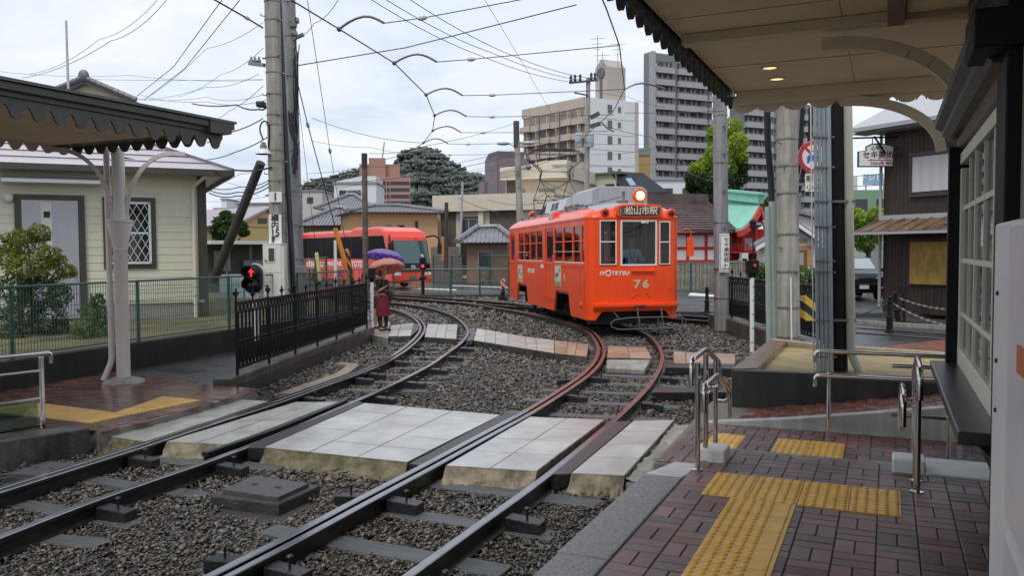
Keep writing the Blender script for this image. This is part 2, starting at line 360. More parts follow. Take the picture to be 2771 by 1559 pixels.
SL = {'a': [(277, 1179), (398, 1196), (728, 1086), (626, 1080)], 'b': [(450, 1196), (620, 1203), (916, 1088), (800, 1088)],
      'c': [(716, 1211), (1102, 1251), (1355, 1123), (986, 1091)], 'd': [(1206, 1260), (1452, 1276), (1637, 1136), (1434, 1128)],
      'e': [(1545, 1281), (1690, 1288), (1825, 1137), (1714, 1139)]}
grid = {'a': (1, 3), 'b': (2, 4), 'c': (3, 5), 'd': (2, 4), 'e': (1, 4)}
SLP = {}
def tiled(mb, q, nu, nv, gap=0.006, th=0.04, jit=0.0):
    """q: near-left, near-right, far-right, far-left"""
    for i in range(nu):
        for j in range(nv):
            def P(a, b): return (q[0] * (1 - a) + q[1] * a) * (1 - b) + (q[3] * (1 - a) + q[2] * a) * b
            lu = (q[1] - q[0]).length / nu; lv = (q[3] - q[0]).length / nv
            a0, a1, b0, b1 = (i + gap / lu) / nu, (i + 1 - gap / lu) / nu, (j + gap / lv) / nv, (j + 1 - gap / lv) / nv
            z = V((0, 0, random.uniform(-jit, jit)))
            mb.slab([P(a0, b0) + z, P(a1, b0) + z, P(a1, b1) + z, P(a0, b1) + z], th)
for k, px in SL.items():
    q = [Z(*p) for p in px]; SLP[k] = q
    b = MB(); tiled(b, q, *grid[k], jit=0.0015)
    struct('crossing_paving', b, M_slabd if k in 'ab' else M_slab)
    b = MB(); dn = V((0, 0, -0.0055)); b.slab([p + dn for p in q], 0.2)
    d0 = (q[0] - q[3]).normalized(); n = 26; sk = 0.105
    rows = []
    for r in range(6):
        t = r / 5; row = []
        for i in range(n + 1):
            a = i / n; base = q[0] * (1 - a) + q[1] * a
            off = d0 * (sk * t * (1 + 0.5 * t)) * random.uniform(0.7, 1.3); zz = -0.012 - 0.15 * (t ** 0.8) + random.uniform(-1, 1) * 0.016 * (t > 0)
            row.append(base + off + V((0, 0, zz)))
        rows.append(row)
    vs = [p for r in rows for p in r]; fs = [(r * (n + 1) + i, (r + 1) * (n + 1) + i, (r + 1) * (n + 1) + i + 1, r * (n + 1) + i + 1) for r in range(5) for i in range(n)]
    b.add(vs, fs); struct('crossing_mortar', b, M_moss2 if k in 'bde' else M_moss, smooth=True, sharp=50)
def timber(px, lab, z=0.0, th=0.13, grp='timbers lining the rails at the crossing'):
    b = MB(); b.slab([Z(u, v, z) for u, v in px], th); return tag(b.build('timber', M_timb, bevel=0.006), lab, 'timber', grp)
timber([(402, 1199), (428, 1190), (742, 1092), (731, 1085)], 'tarred timber between the leftmost paving slabs and the inner rail')
timber([(668, 1211), (714, 1212), (984, 1090), (966, 1086)], 'tarred timber along the outer rail beside the big pale paving')
timber([(1107, 1255), (1146, 1262), (1408, 1123), (1360, 1121)], 'wide tarred timber left of the left tram rail at the crossing', -0.004)
timber([(1488, 1284), (1541, 1283), (1709, 1140), (1664, 1140)], 'tarred timber right of the right tram rail at the crossing', -0.004)
timber([(1763, 1062), (1985, 1062), (1985, 1050), (1772, 1050)], 'long black timber lying in ballast right of the tram track', -0.02, 0.16, 'black timbers right of the tram track')
timber([(1800, 994), (1990, 998), (1990, 985), (1800, 983)], 'black timber edging the flagstones right of the tram track', 0.0, 0.16, 'black timbers right of the tram track')
b = MB(); n = 24; vs = []
e0, e1 = Z(1694, 1289), Z(1828, 1137); f0, f1 = Z(1752, 1292, 0.03), Z(1872, 1140, 0.03)
for i in range(n + 1):
    t = i / n
    for s in range(5):
        w_ = s / 4; vs.append((e0 * (1 - t) + e1 * t) * (1 - w_) + (f0 * (1 - t) + f1 * t) * w_ + V((random.uniform(-.015, .015), random.uniform(-.02, .02), -0.03 + random.uniform(-.03, .012))))
b.add(vs, [(i * 5 + s, i * 5 + s + 1, (i + 1) * 5 + s + 1, (i + 1) * 5 + s) for i in range(n) for s in range(4)])
b.slab([e0 + V((0, 0, -.06)), f0 + V((0, 0, -.06)), f1 + V((0, 0, -.06)), e1 + V((0, 0, -.06))], .12)
struct('mortar_strip', b, M_conc, smooth=True)
b = MB(); n = 20; vs = []
e0, e1 = Z(262, 1171, .05), Z(600, 1081, .05); f0, f1 = Z(276, 1180, -.003), Z(624, 1081, -.003)
for i in range(n + 1):
    t = i / n
    for s in range(3): vs.append((e0 * (1 - t) + e1 * t) * (1 - s / 2) + (f0 * (1 - t) + f1 * t) * s / 2 + V((0, random.uniform(-.01, .01), -.004 + random.uniform(-.006, .004))))
b.add(vs, [(i * 3 + s, i * 3 + s + 1, (i + 1) * 3 + s + 1, (i + 1) * 3 + s) for i in range(n) for s in range(2)])
struct('mortar_strip', b, M_conc, smooth=True)

def flags(px_a, px_b, n, M, lab, split=2, th=0.06):
    """strip between two pixel polylines (near edge, far edge) cut into irregular flagstones"""
    pa = [Z(*p) for p in px_a]; pb = [Z(*p) for p in px_b]
    def along(P, t):
        Ls = [(P[i + 1] - P[i]).length for i in range(len(P) - 1)]; x = t * sum(Ls)
        for i, l_ in enumerate(Ls):
            if x <= l_ or i == len(Ls) - 1: return P[i] + (P[i + 1] - P[i]) * (x / l_)
            x -= l_
    b = MB(); cuts = [0] + [(i + random.uniform(-.22, .22)) / n for i in range(1, n)] + [1]; cb = [0] + [min(.98, max(.02, c + random.uniform(-.03, .03))) for c in cuts[1:-1]] + [1]
    g = 0.006
    for i in range(n):
        rows = [0, random.uniform(.35, .65), 1] if (split == 2 and random.random() < .7) else [0, 1]
        for j in range(len(rows) - 1):
            def P(s, r, e=0):
                x = along(pa, min(1, max(0, (cuts[i + s] + e)))); y = along(pb, min(1, max(0, cb[i + s] + e))); return x * (1 - r) + y * r
            ee = g / max(.2, (pa[-1] - pa[0]).length)
            m1 = P(0, (rows[j] + rows[j + 1]) / 2, ee) + V((random.uniform(-.03, .03), 0, 0))
            pts = [P(0, rows[j] + .01, ee), P(1, rows[j] + .01, -ee), P(1, rows[j + 1] - .01, -ee), P(0, rows[j + 1] - .01, ee)]
            z = V((0, 0, random.uniform(-.006, .002))); b.slab([p + z for p in pts], th)
    b2 = MB(); dn = V((0, 0, -.015)); b2.slab([p + dn for p in pa] + [p + dn for p in pb[::-1]], 0.14)
    struct('flagstone_bed', b2, M_concd)
    return tag(b.build('flagstone_path', M, bevel=0.006), kind='structure')
flags([(1050, 910), (1112, 908)], [(1058, 880), (1120, 874)], 2, M_flag, '')
flags([(1149, 911), (1235, 917)], [(1157, 876), (1239, 878)], 3, M_flag, '')
flags([(1281, 920), (1349, 931), (1446, 946), (1500, 955)], [(1291, 888), (1338, 896), (1408, 909), (1500, 921)], 6, M_flag, '')
flags([(1501, 955), (1588, 964)], [(1501, 921), (1594, 931)], 3, M_flag2, '')
flags([(1642, 967), (1764, 969)], [(1646, 936), (1750, 940)], 2, M_flag2, '')
flags([(1822, 981), (1990, 990)], [(1822, 951), (1990, 957)], 4, M_flag2, '')
b = MB(); b.slab([Z(1642, 973, -.01), Z(1761, 974, -.01), Z(1745, 1000, -.05), Z(1640, 995, -.05)], .1); struct('concrete_slab', b, M_conc, bevel=.02)
b = MB(); b.slab([Z(1000, 872, .01), Z(1056, 872, .01), Z(1050, 916, .01), Z(1000, 905, .01)], .2); struct('path', b, M_conc)
for px in ([(1112, 908), (1131, 893), (1134, 880), (1118, 874)], [(1270, 889), (1286, 888), (1288, 905), (1278, 921), (1262, 921), (1272, 905)]):
    b = MB(); b.slab([Z(u, v, .003) for u, v in px], .1); tag(b.build('timber', M_concd, bevel=.005), 'grey board beside a curved rail on the flagstone path', 'timber', 'grey boards at the flagstone path')

def nearest(path, p): return min(path, key=lambda q: (q - p).length_squared)
SLEEP = []
def sleepers(p1, p2, ymax, grp, lab, over=0.45, every=0.66, skip=lambda c: False):
    s = 0; last = None; res = []
    for i in range(1, len(p1) - 1):
        s += (p1[i] - p1[i - 1]).length
        if s < every: continue
        s = 0; a = p1[i]; b_ = nearest(p2, a)
        if a.y > ymax or (a - b_).length > 1.6: continue
        if skip((a + b_) / 2): continue
        d = (b_ - a).normalized(); e1 = over * random.uniform(.8, 1.15); e2 = over * random.uniform(.8, 1.15)
        A_, B_ = a - d * e1, b_ + d * e2; w = d.cross(UP).normalized() * random.uniform(.19, .22)
        z = -.135 + random.uniform(-.006, .006); mb = MB(); L_ = (B_ - A_).length
        mb.box(0, L_, -w.length / 2, w.length / 2, -.12, 0)
        o = mb.build('sleeper', M_sleep, local=True, bevel=.008); o.location = A_ + V((0, 0, z)); o.rotation_euler = (random.uniform(-.02, .02), 0, math.atan2(d.y, d.x))
        tag(o, lab, 'sleeper', grp); SLEEP.append((A_, d, L_, w.length)); res.append(o)
    return res
def in_slab(c):
    for q in SLP.values():
        if point_in(c, q): return True
    return False
def point_in(p, poly):
    c = False; n = len(poly); j = n - 1
    for i in range(n):
        a, b = poly[i], poly[j]
        if ((a.y > p.y) != (b.y > p.y)) and (p.x < (b.x - a.x) * (p.y - a.y) / (b.y - a.y + 1e-12) + a.x): c = not c
        j = i
    return c
sleepers(PA1, PA2, 27, 'sleepers of the curved track by the iron fence', 'wet timber sleeper bedded in ballast under the curved track by the iron fence', skip=in_slab)
sleepers(PB1, PB2, 26, 'sleepers of the tram track', 'wet timber sleeper bedded in ballast under the rails the tram stands on', skip=in_slab)
spike = mat('spike_iron', (0.03, 0.027, 0.027), 0.35, 0.5, var=.3)
def brace(u, v, path, sgn, lab, s=1.0):
    p = Z(u, v, -.02); q = nearest(path, p); i = path.index(q); d = (path[min(i + 1, len(path) - 1)] - path[max(0, i - 1)]); d.z = 0; d.normalize(); n = V((d.y, -d.x, 0)) * sgn
    o = thing('rail_brace', lab, 'rail brace', q + V((0, 0, -.145)) + n * .16, 'rail braces')
    base = V(o.location); b = MB(); zz = .105
    off = .03 if path is PA2 or path is PB2 or sgn < 0 else .11
    b.prism([base + n * (off - .13) + V((0, 0, 0)), base + n * (off + .14), base + n * (off + .14) + V((0, 0, zz - .02)), base + n * (off - .13) + V((0, 0, zz))], d * .13)
    b.v = [tuple(V(x) - d * .065) for x in b.v]
    b.build('block', M_timb, o, bevel=.006)
    b = MB(); c = base + n * (off + .02); b.tube([c, c + V((0, 0, zz + .065))], .009, 8); b.lathe([(.02, 0), (.024, .006), (.016, .014), (.0, .017)], c + V((0, 0, zz + .06)), UP, 10); b.build('spike', spike, o, smooth=True)
for (u, v, pth, sg, lab) in [(1076, 1345, PB1, 1, 'tarred block with tall spike right of the left tram rail just below the crossing'), (786, 1521, PB1, 1, 'tarred block with spike right of the left tram rail at the bottom edge'),
    (672, 1500, PB1, -1, 'tarred block with spike outside the left tram rail near the bottom'), (975, 1340, PB1, -1, 'tarred block with spike outside the left tram rail by the concrete lid'),
    (1417, 1380, PB2, 1, 'tarred block with spike right of the right tram rail near the granite kerb'), (1194, 1552, PB2, 1, 'tarred block with spike right of the right tram rail at the bottom edge'),
    (389, 1240, PA1, 1, 'tarred block with spike inside the inner rail by the mossy slope'), (641, 1240, PA2, 1, 'tarred block with spike right of the outer rail below the crossing'),
    (296, 1375, PA2, 1, 'tarred block with spike right of the outer rail at lower left'), (852, 1076, PA1, 1, 'tarred block with spike inside the inner rail just above the crossing'),
    (987, 1023, PA1, 1, 'second tarred block above the crossing inside the inner rail'), (1026, 1006, PA1, 1, 'third tarred block above the crossing inside the inner rail'),
    (1088, 974, PA1, 1, 'fourth tarred block above the crossing inside the inner rail'), (1125, 940, PA1, 1, 'tarred block inside the inner rail nearest the flagstones'),
    (1048, 1073, PA2, 1, 'tarred block right of the outer rail just above the crossing'), (1129, 1033, PA2, 1, 'second tarred block above the crossing right of the outer rail'),
    (1191, 997, PA2, 1, 'third tarred block above the crossing right of the outer rail'), (1234, 964, PA2, 1, 'fourth tarred block above the crossing right of the outer rail'),
    (1265, 937, PA2, 1, 'tarred block right of the outer rail nearest the flagstones'), (1626, 1019, PB1, 1, 'tarred block right of the left tram rail below the orange flagstones'),
    (1570, 1061, PB1, 1, 'tarred block right of the left tram rail midway to the flagstones'), (1550, 1024, PB1, -1, 'tarred block left of the left tram rail by open ballast'),
    (1803, 1019, PB2, 1, 'tarred block right of the right tram rail below the flagstones'), (1756, 1089, PB2, 1, 'tarred block right of the right tram rail by the handrail')]:
    brace(u, v, pth, sg, lab)

def pit(base, top, lab, zb, zt):
    b = MB(); bp = [Z(u, v, zb) for u, v in base]; b.slab(bp, .16)
    o = b.build('cable_pit', mat('pit_dark', (.035, .033, .03), .5, var=.4, vs=6, bump=.5), bevel=.015); tag(o, lab, 'cable pit', 'concrete cable pits')
    b = MB(); tp = [Z(u, v, zt) for u, v in top]; b.slab(tp, .045)
    lid = b.build('lid', mat('pit_lid', (.065, .065, .07), .42, var=.3, vs=30, bump=.5, bs=80), o, bevel=.006)
    b = MB(); cx = (tp[0] + tp[2]) / 2; e = (tp[1] - tp[0]); f = (tp[3] - tp[0])
    for s in (-.22, .22): c = cx + e * s + V((0, 0, .002)); b.slab([c - e * .05 - f * .04, c + e * .05 - f * .04, c + e * .05 + f * .04, c - e * .05 + f * .04], .004)
    b.build('lifting_slot', mat('black_hole', (.006, .006, .006), .8), lid)
pit([(567, 1341), (754, 1364), (868, 1313), (690, 1290)], [(603, 1324), (752, 1346), (836, 1308), (686, 1287)], 'square concrete lid with two slots in ballast between tracks', -.07, -.035)
pit([(10, 1290), (118, 1296), (235, 1256), (120, 1250)], [(19, 1282), (112, 1285), (215, 1253), (128, 1249)], 'concrete lid with two slots left of the curved track', -.09, -.06)
b = MB()
tr_ = [Z(770, 1064, -.09), Z(850, 1036, -.09), Z(925, 1010, -.09), Z(958, 986, -.09), Z(915, 982, -.09)]
for i in range(4):
    d = (tr_[i + 1] - tr_[i]).normalized(); n_ = V((-d.y, d.x, 0)) * .1; b.slab([tr_[i] - n_, tr_[i + 1] - n_, tr_[i + 1] + n_, tr_[i] + n_], .09)
tag(b.build('cable_trough', mat('trough_concrete', (.26, .20, .15), .5, var=.3, vs=5, bump=.3), bevel=.01), 'brownish concrete cable trough bending through ballast beside the iron fence', 'cable trough')
PZ = 0.25; LZ = 0.08
def basket(mb, a0, a1, b0, b1, z, cell=0.21, gap=0.006, skip=None, fr=AB, slope=None, jit=0.0012):
    """basket-weave pavers in the a/b frame: every cell holds two bricks, turned by 90 degrees from its neighbours"""
    na, nb = int(round((a1 - a0) / cell)), int(round((b1 - b0) / cell)); ca, cb = (a1 - a0) / na, (b1 - b0) / nb
    for i in range(na):
        for j in range(nb):
            A0, B0 = a0 + i * ca, b0 + j * cb
            pcs = [(A0, A0 + ca / 2, B0, B0 + cb), (A0 + ca / 2, A0 + ca, B0, B0 + cb)] if (i + j) % 2 else [(A0, A0 + ca, B0, B0 + cb / 2), (A0, A0 + ca, B0 + cb / 2, B0 + cb)]
            for (x0, x1, y0, y1) in pcs:
                if skip and skip((x0 + x1) / 2, (y0 + y1) / 2): continue
                zz = (slope((x0 + x1) / 2, (y0 + y1) / 2) if slope else z) + random.uniform(-jit, jit); t = gap / 2; c = .004
                o = [fr(x0 + t, y0 + t, zz - c), fr(x1 - t, y0 + t, zz - c), fr(x1 - t, y1 - t, zz - c), fr(x0 + t, y1 - t, zz - c)]
                i_ = [fr(x0 + t + c, y0 + t + c, zz), fr(x1 - t - c, y0 + t + c, zz), fr(x1 - t - c, y1 - t - c, zz), fr(x0 + t + c, y1 - t - c, zz)]
                d = [p - V((0, 0, .012)) for p in o]
                mb.add(d + o + i_, [(11, 10, 9, 8)] + [(4 + k, 8 + k, 8 + (k + 1) % 4, 4 + (k + 1) % 4) for k in range(4)] + [(k, 4 + k, 4 + (k + 1) % 4, (k + 1) % 4) for k in range(4)])
b = MB(); b.slab([AB(-2, -1.32, PZ - .012), AB(6.9, -1.32, PZ - .012), AB(6.9, 4, PZ - .012), AB(-2, 4, PZ - .012)], .7); struct('platform', b, M_grout)
TAC = [(5.52, 6.12, -1.13, .11), (2.5, 5.52, -.93, -.50)]
def in_tac(a, b_): return any(x0 - .02 < a < x1 + .02 and y0 - .02 < b_ < y1 + .02 for x0, x1, y0, y1 in TAC)
b = MB(); basket(b, 1.6, 6.86, -1.31, 2.3, PZ); struct('brick_paving', b, M_brickd)
b = MB(); b.slab([AB(6.865, -1.31, PZ), AB(6.93, -1.31, PZ), AB(6.93, 3, PZ), AB(6.865, 3, PZ)], .3); struct('step_nosing', b, M_conc, bevel=.006)
for i, (a0, a1) in enumerate([(-.5, 1.0), (1.0, 2.6), (2.6, 4.15), (4.155, 5.9)]):
    b = MB(); b.slab([AB(a0 + .003, -1.62, PZ), AB(a1, -1.61, PZ), AB(a1, -1.325, PZ), AB(a0 + .003, -1.325, PZ)], .55); struct('platform_kerb', b, M_gran, bevel=.012)
b = MB(); b.prism([AB(5.91, -1.6, PZ), AB(6.9, -1.62, LZ + .02), AB(6.9, -1.62, -.3), AB(5.91, -1.6, -.3)], BX * .27)
struct('platform_kerb', b, mat('pale_slope', (.56, .57, .56), .4, var=.15, bump=.2), bevel=.01)
b = MB(); b.slab([AB(6.9, -1.8, LZ - .012), AB(10, -1.9, LZ - .012), AB(9.6, 4, LZ - .012), AB(6.9, 4, LZ - .012)], .5); struct('platform', b, M_grout)
LT = [(7.62, 8.22, -.93, -.33), (7.62, 7.92, -1.53, -1.23), (7.92, 8.22, -1.53, -1.23)]
def in_lt(a, b_): return any(x0 - .02 < a < x1 + .02 and y0 - .02 < b_ < y1 + .02 for x0, x1, y0, y1 in LT)
b = MB(); basket(b, 6.95, 8.72, -1.79, 2.6, LZ); struct('brick_paving', b, M_brick)
def ramp_z(a, b_): return LZ - .03 + max(0, (b_ + 1.5)) * .155
b = MB(); basket(b, 8.86, 9.75, -1.86, 3.6, 0, slope=lambda a, b_: ramp_z(a, b_)); struct('ramp', b, M_redbrick)
b = MB(); b.prism([AB(8.8, -1.9, ramp_z(0, -1.9) - .012), AB(8.8, -1.5, ramp_z(0, -1.5) - .012), AB(8.8, 3.7, ramp_z(0, 3.7) - .012), AB(8.8, 3.7, -.3), AB(8.8, -1.9, -.3)], AX * 1.0); struct('ramp', b, M_grout)
b = MB()
b.prism([AB(8.68, -1.75, LZ + .005), AB(8.72, -.9, ramp_z(0, -.9) + .035), AB(8.74, 3.2, ramp_z(0, 3.2) + .03), AB(8.74, 3.2, -.2), AB(8.68, -1.75, -.2)], AX * .13)
tag(b.build('ramp_wall', mat('pale_concrete', (.46, .47, .44), .5, var=.14, vs=4, bump=.15, bs=70, streak=.2), bevel=.012), 'low pale concrete wall rising along the brick ramp', 'wall')
def tactile(name, lab, tiles, z, group=None):
    c = tiles[0]; o = thing(name, lab, 'tactile paving', AB((c[0] + c[1]) / 2, (c[2] + c[3]) / 2, z), group)
    for (a0, a1, b0, b1, kind) in tiles:
        b = MB(); t = .003
        b.slab([AB(a0 + t, b0 + t, z + .005), AB(a1 - t, b0 + t, z + .005), AB(a1 - t, b1 - t, z + .005), AB(a0 + t, b1 - t, z + .005)], .03)
        bb1 = b1 - .115 if kind == 'bar' else b1
        for i in range(5):
            for j in range(5):
                ca, cb_ = a0 + (i + .5) * (a1 - a0) / 5, b0 + (j + .5) * (bb1 - b0) / 5
                b.lathe([(.019, 0), (.018, .004), (.014, .0075), (.007, .0085)], AB(ca, cb_, z + .0045), UP, 9)
        if kind == 'bar': b.slab([AB(a0 + .006, b1 - .05, z + .0105), AB(a1 - .006, b1 - .05, z + .0105), AB(a1 - .006, b1 - .03, z + .0105), AB(a0 + .006, b1 - .03, z + .0105)], .01)
        b.build('tile', M_yel, o)
    return o
T = []
for i in range(2):
    for j in range(4): T.append((5.52 + .3 * i, 5.82 + .3 * i, -1.12 + .305 * j, -.815 + .305 * j, 'dot'))
k = 0
while 5.52 - .305 * (k + 1) > 2.6: T.append((5.52 - .305 * (k + 1), 5.52 - .305 * k, -.925, -.51, 'bar')); k += 1
tactile('tactile_paving', 'yellow dotted T shape of tactile tiles on the platform brick', T, PZ)
tactile('tactile_paving', 'wide patch of yellow dotted tiles below the step', [(7.62 + .3 * i, 7.92 + .3 * i, -.93 + .3 * j, -.63 + .3 * j, 'dot') for i in range(2) for j in range(2)], LZ)
tactile('tactile_paving', 'narrow patch of yellow dotted tiles behind the left handrail', [(7.62 + .3 * i, 7.92 + .3 * i, -1.53, -1.23, 'dot') for i in range(2)], LZ)
b = MB(); basket(b, 7.02, 8.4, .42, .84, LZ + .006, cell=.14); struct('brick_paving', b, mat('dark_brick_strip', (.07, .05, .07), .35, isl=.3))
for (a, bb, lab) in [(6.53, -1.225, 'white concrete block at the foot of the left handrail'), (6.76, .16, 'white concrete block at the foot of the right handrail')]:
    b = MB(); b.slab([AB(a - .12, bb - .11, PZ + .10), AB(a + .12, bb - .11, PZ + .10), AB(a + .12, bb + .11, PZ + .10), AB(a - .12, bb + .11, PZ + .10)], .12)
    tag(b.build('step_block', mat('white_concrete', (.78, .79, .76), .5, var=.08, vs=7, bump=.15), bevel=.014), lab, 'step block')
b = MB(); b.slab([AB(6.63, .27, PZ + .015), AB(7.15, .27, PZ + .015), AB(7.15, 1.4, PZ + .015), AB(6.63, 1.4, PZ + .015)], .2); struct('landing', b, mat('pale_slope', ()), bevel=.01)

M_ss = mat('stainless', (.62, .60, .57), .13, 1.0, var=.06, vs=5)
def pipe(mb, pts, r=.017, n=10): mb.tube(pts, r, n)
def elbow(pts, r=.05, k=4):
    out = [V(pts[0])]
    for i in range(1, len(pts) - 1):
        p, q, s = V(pts[i - 1]), V(pts[i]), V(pts[i + 1]); d1 = (p - q); d2 = (s - q); r1 = min(r, d1.length * .45, d2.length * .45)
        a, c = q + d1.normalized() * r1, q + d2.normalized() * r1
        for j in range(k + 1): t = j / k; out.append(a * (1 - t) ** 2 + q * 2 * t * (1 - t) + c * t * t)
    return out + [V(pts[-1])]
def step_rail(bb, sg, lab):
    o = thing('handrail', lab, 'handrail', AB(6.5, bb, PZ), 'stainless handrails')
    for (a, z0, z1) in [(6.15, PZ, PZ + .80), (6.45, PZ, PZ + .83), (6.85, PZ, .98)]:
        b = MB(); pipe(b, [AB(a, bb, z0), AB(a, bb, z1)], .021, 12); b.lathe([(.045, 0), (.045, .006), (.022, .012)], AB(a, bb, z0 + .001), UP, 14); b.build('post', M_ss, o, smooth=True)
    b = MB(); pipe(b, elbow([AB(5.93, bb, PZ + .66), AB(5.93, bb, PZ + .85), AB(6.44, bb, PZ + .87), AB(7.0, bb, .95), AB(7.0, bb, .72)], .06), .021, 12); b.build('top_rail', M_ss, o, smooth=True)
    b2 = bb + sg * .095
    b = MB(); pipe(b, elbow([AB(5.91, b2, PZ + .48), AB(5.91, b2, PZ + .67), AB(6.42, b2, PZ + .68), AB(6.96, b2, .72), AB(6.96, b2, .5)], .06), .02, 12); b.build('lower_rail', M_ss, o, smooth=True)
    for a, z in ((6.15, PZ + .64), (6.45, PZ + .64), (6.85, .72)):
        b = MB(); pipe(b, elbow([AB(a, bb, z - .06), AB(a, b2, z - .06), AB(a, b2, z + .03)], .03), .008, 8); b.build('bracket', M_ss, o, smooth=True)
step_rail(-1.27, 1, 'stainless double handrail at the step beside the tracks')
step_rail(.2, -1, 'stainless double handrail at the step beside the bay window')
o = thing('handrail', 'long stainless double handrail along the ramp wall', 'handrail', AB(8.45, .4, LZ), 'stainless handrails')
for bb in (-.5, .62, 1.7):
    b = MB(); pipe(b, [AB(8.5, bb, LZ), AB(8.5, bb, .90)], .02, 12); b.build('post', M_ss, o, smooth=True)
b = MB(); pipe(b, elbow([AB(8.46, -.62, .80), AB(8.46, -.62, .91), AB(8.46, .75, .91), AB(8.46, 2.4, 1.13)], .05), .021, 12); b.build('top_rail', M_ss, o, smooth=True)
b = MB(); pipe(b, elbow([AB(8.44, -.62, .57), AB(8.44, -.62, .68), AB(8.44, .75, .68), AB(8.44, 2.4, .9)], .05), .02, 12); b.build('lower_rail', M_ss, o, smooth=True)
o = thing('handrail', 'stainless post and rail under the bay window sill', 'handrail', AB(8.0, .5, LZ), 'stainless handrails')
b = MB(); pipe(b, [AB(8.02, .5, LZ), AB(8.02, .5, .86)], .022, 12); b.build('post', M_ss, o, smooth=True)
b = MB(); pipe(b, elbow([AB(8.02, .05, .86), AB(8.02, .5, .86), AB(8.02, 1.5, .86)], .04), .02, 12); pipe(b, [AB(8.02, .05, .42), AB(8.02, 1.5, .42)], .016); b.build('top_rail', M_ss, o, smooth=True)
b = MB(); pipe(b, [AB(8.04, .9, LZ + .12), AB(8.04, 2, LZ + .12)], .014); b.build('low_rail', M_ss, o, smooth=True)

M_plg = mat('dark_granite_wall', (.03, .028, .026), .34, var=.35, vs=2.5, bump=.15, bs=80, streak=.45, rvar=.12)
M_plt = mat('brown_coping', (.16, .085, .05), .25, var=.35, vs=6, bump=.2)
o = thing('planter', 'low granite planter bed of sandy soil around the poles', 'planter', AB(10.5, 0, 0))
b = MB(); b.slab([AB(9.76, -1.62, .50), AB(9.76, 4.2, .55), AB(9.92, 4.2, .55), AB(9.92, -1.5, .50)], .8); b.build('front_wall', M_plg, o, bevel=.01)
b = MB(); b.slab([AB(9.76, -1.63, .515), AB(9.93, -1.36, .515), AB(13.2, -1.36, .515), AB(13.2, -1.63, .515)], .75); b.build('side_wall', M_plt, o, bevel=.01)
b = MB(); b.slab([AB(13.2, -1.63, .52), AB(12.7, -.9, .52), AB(11.4, 3.4, .52), AB(11.55, 3.45, .52), AB(12.85, -.85, .52), AB(13.35, -1.6, .52)], .75); b.build('back_wall', mat('planter_back', (.28, .24, .16), .7, var=.25, vs=6, bump=.3), o, bevel=.01)
b = MB(); vs = []; n = 18
for i in range(n + 1):
    for j in range(n + 1): vs.append(AB(9.9 + (13.1 - 9.9) * i / n, -1.4 + 5.6 * j / n, .43 + random.uniform(-.012, .012)))
b.add(vs, [(i * (n + 1) + j, i * (n + 1) + j + 1, (i + 1) * (n + 1) + j + 1, (i + 1) * (n + 1) + j) for i in range(n) for j in range(n)])
b.build('soil', M_sand, o, smooth=True)
b = MB(); b.slab([Z(2290, 985, .0), Z(2390, 938, .0), Z(2600, 915, .0), Z(2640, 985, .0)], .2); struct('pavement', b, M_redbrick)

M_blk = mat('black_green_paint', (.011, .012, .011), .55, var=.25, vs=6, spec=.15)
M_grn = mat('dark_green_paint', (.032, .038, .034), .4, var=.2, vs=5, spec=.4)
M_crm = mat('cream_paint', (.74, .73, .60), .45, var=.06, vs=5)
M_bge = mat('beige_soffit', (.84, .73, .54), .6, var=.05, vs=1.5)
M_beam = mat('beige_beam', (.76, .67, .50), .6, var=.06, vs=2)
M_wgl = glass('station_glass', (.60, .66, .66), .05)
st = thing('station_building', 'dark green bay window with cream glazing bars on the station', 'station building', AB(6.3, .6, 0))
b = MB(); b.slab([AB(4.25, .30, 1.05), AB(6.95, .30, 1.05), AB(6.95, .62, 1.05), AB(4.25, .62, 1.05)], .06); b.build('sill', mat('sill_paint', (.028, .03, .03), .3, var=.15), st, bevel=.008)
b = MB(); b.prism([AB(4.3, .38, .99), AB(4.3, .62, .99), AB(4.3, .62, .72), AB(4.3, .56, .72), AB(4.3, .52, .80), AB(4.3, .46, .82), AB(4.3, .44, .93)], AX * 2.6); b.build('sill_bracket', M_blk, st, bevel=.005)
b = MB(); b.slab([AB(4.2, .95, 1.0), AB(7.0, .95, 1.0), AB(7.0, 1.2, 1.0), AB(4.2, 1.2, 1.0)], 1.2); b.slab([AB(4.25, .6, .75), AB(6.95, .6, .75), AB(6.95, 1.0, .75), AB(4.25, 1.0, .75)], .04); b.build('lower_wall', M_blk, st)
b = MB()   # dark corner posts
b.slab([AB(6.82, .40, 2.62), AB(6.95, .40, 2.62), AB(6.95, .62, 2.62), AB(6.82, .62, 2.62)], 1.57); b.build('corner_post', M_blk, st)
b = MB(); b.slab([AB(3.95, .432, 3.42), AB(4.275, .432, 3.42), AB(4.275, .95, 3.42), AB(3.95, .95, 3.42)], 3.17); b.slab([AB(3.9, .31, 2.86), AB(4.3, .31, 2.86), AB(4.3, .95, 2.86), AB(3.9, .95, 2.86)], .16); b.build('pilaster', M_blk, st, bevel=.008)
b = MB(); b.prism([AB(6.82, .46, 2.5), AB(6.82, .56, 2.5), AB(6.82, .56, 1.05), AB(6.82, .46, 1.05)], AX * .004)
fr = MB(); fa0, fa1, fz0, fz1, fb = 4.28, 6.82, 1.05, 2.568, .49
fr.slab([AB(fa0, fb - .02, fz1), AB(fa1, fb - .02, fz1), AB(fa1, fb + .05, fz1), AB(fa0, fb + .05, fz1)], .08)
fr.slab([AB(fa0, fb - .02, fz0 + .13), AB(fa1, fb - .02, fz0 + .13), AB(fa1, fb + .05, fz0 + .13), AB(fa0, fb + .05, fz0 + .13)], .13)
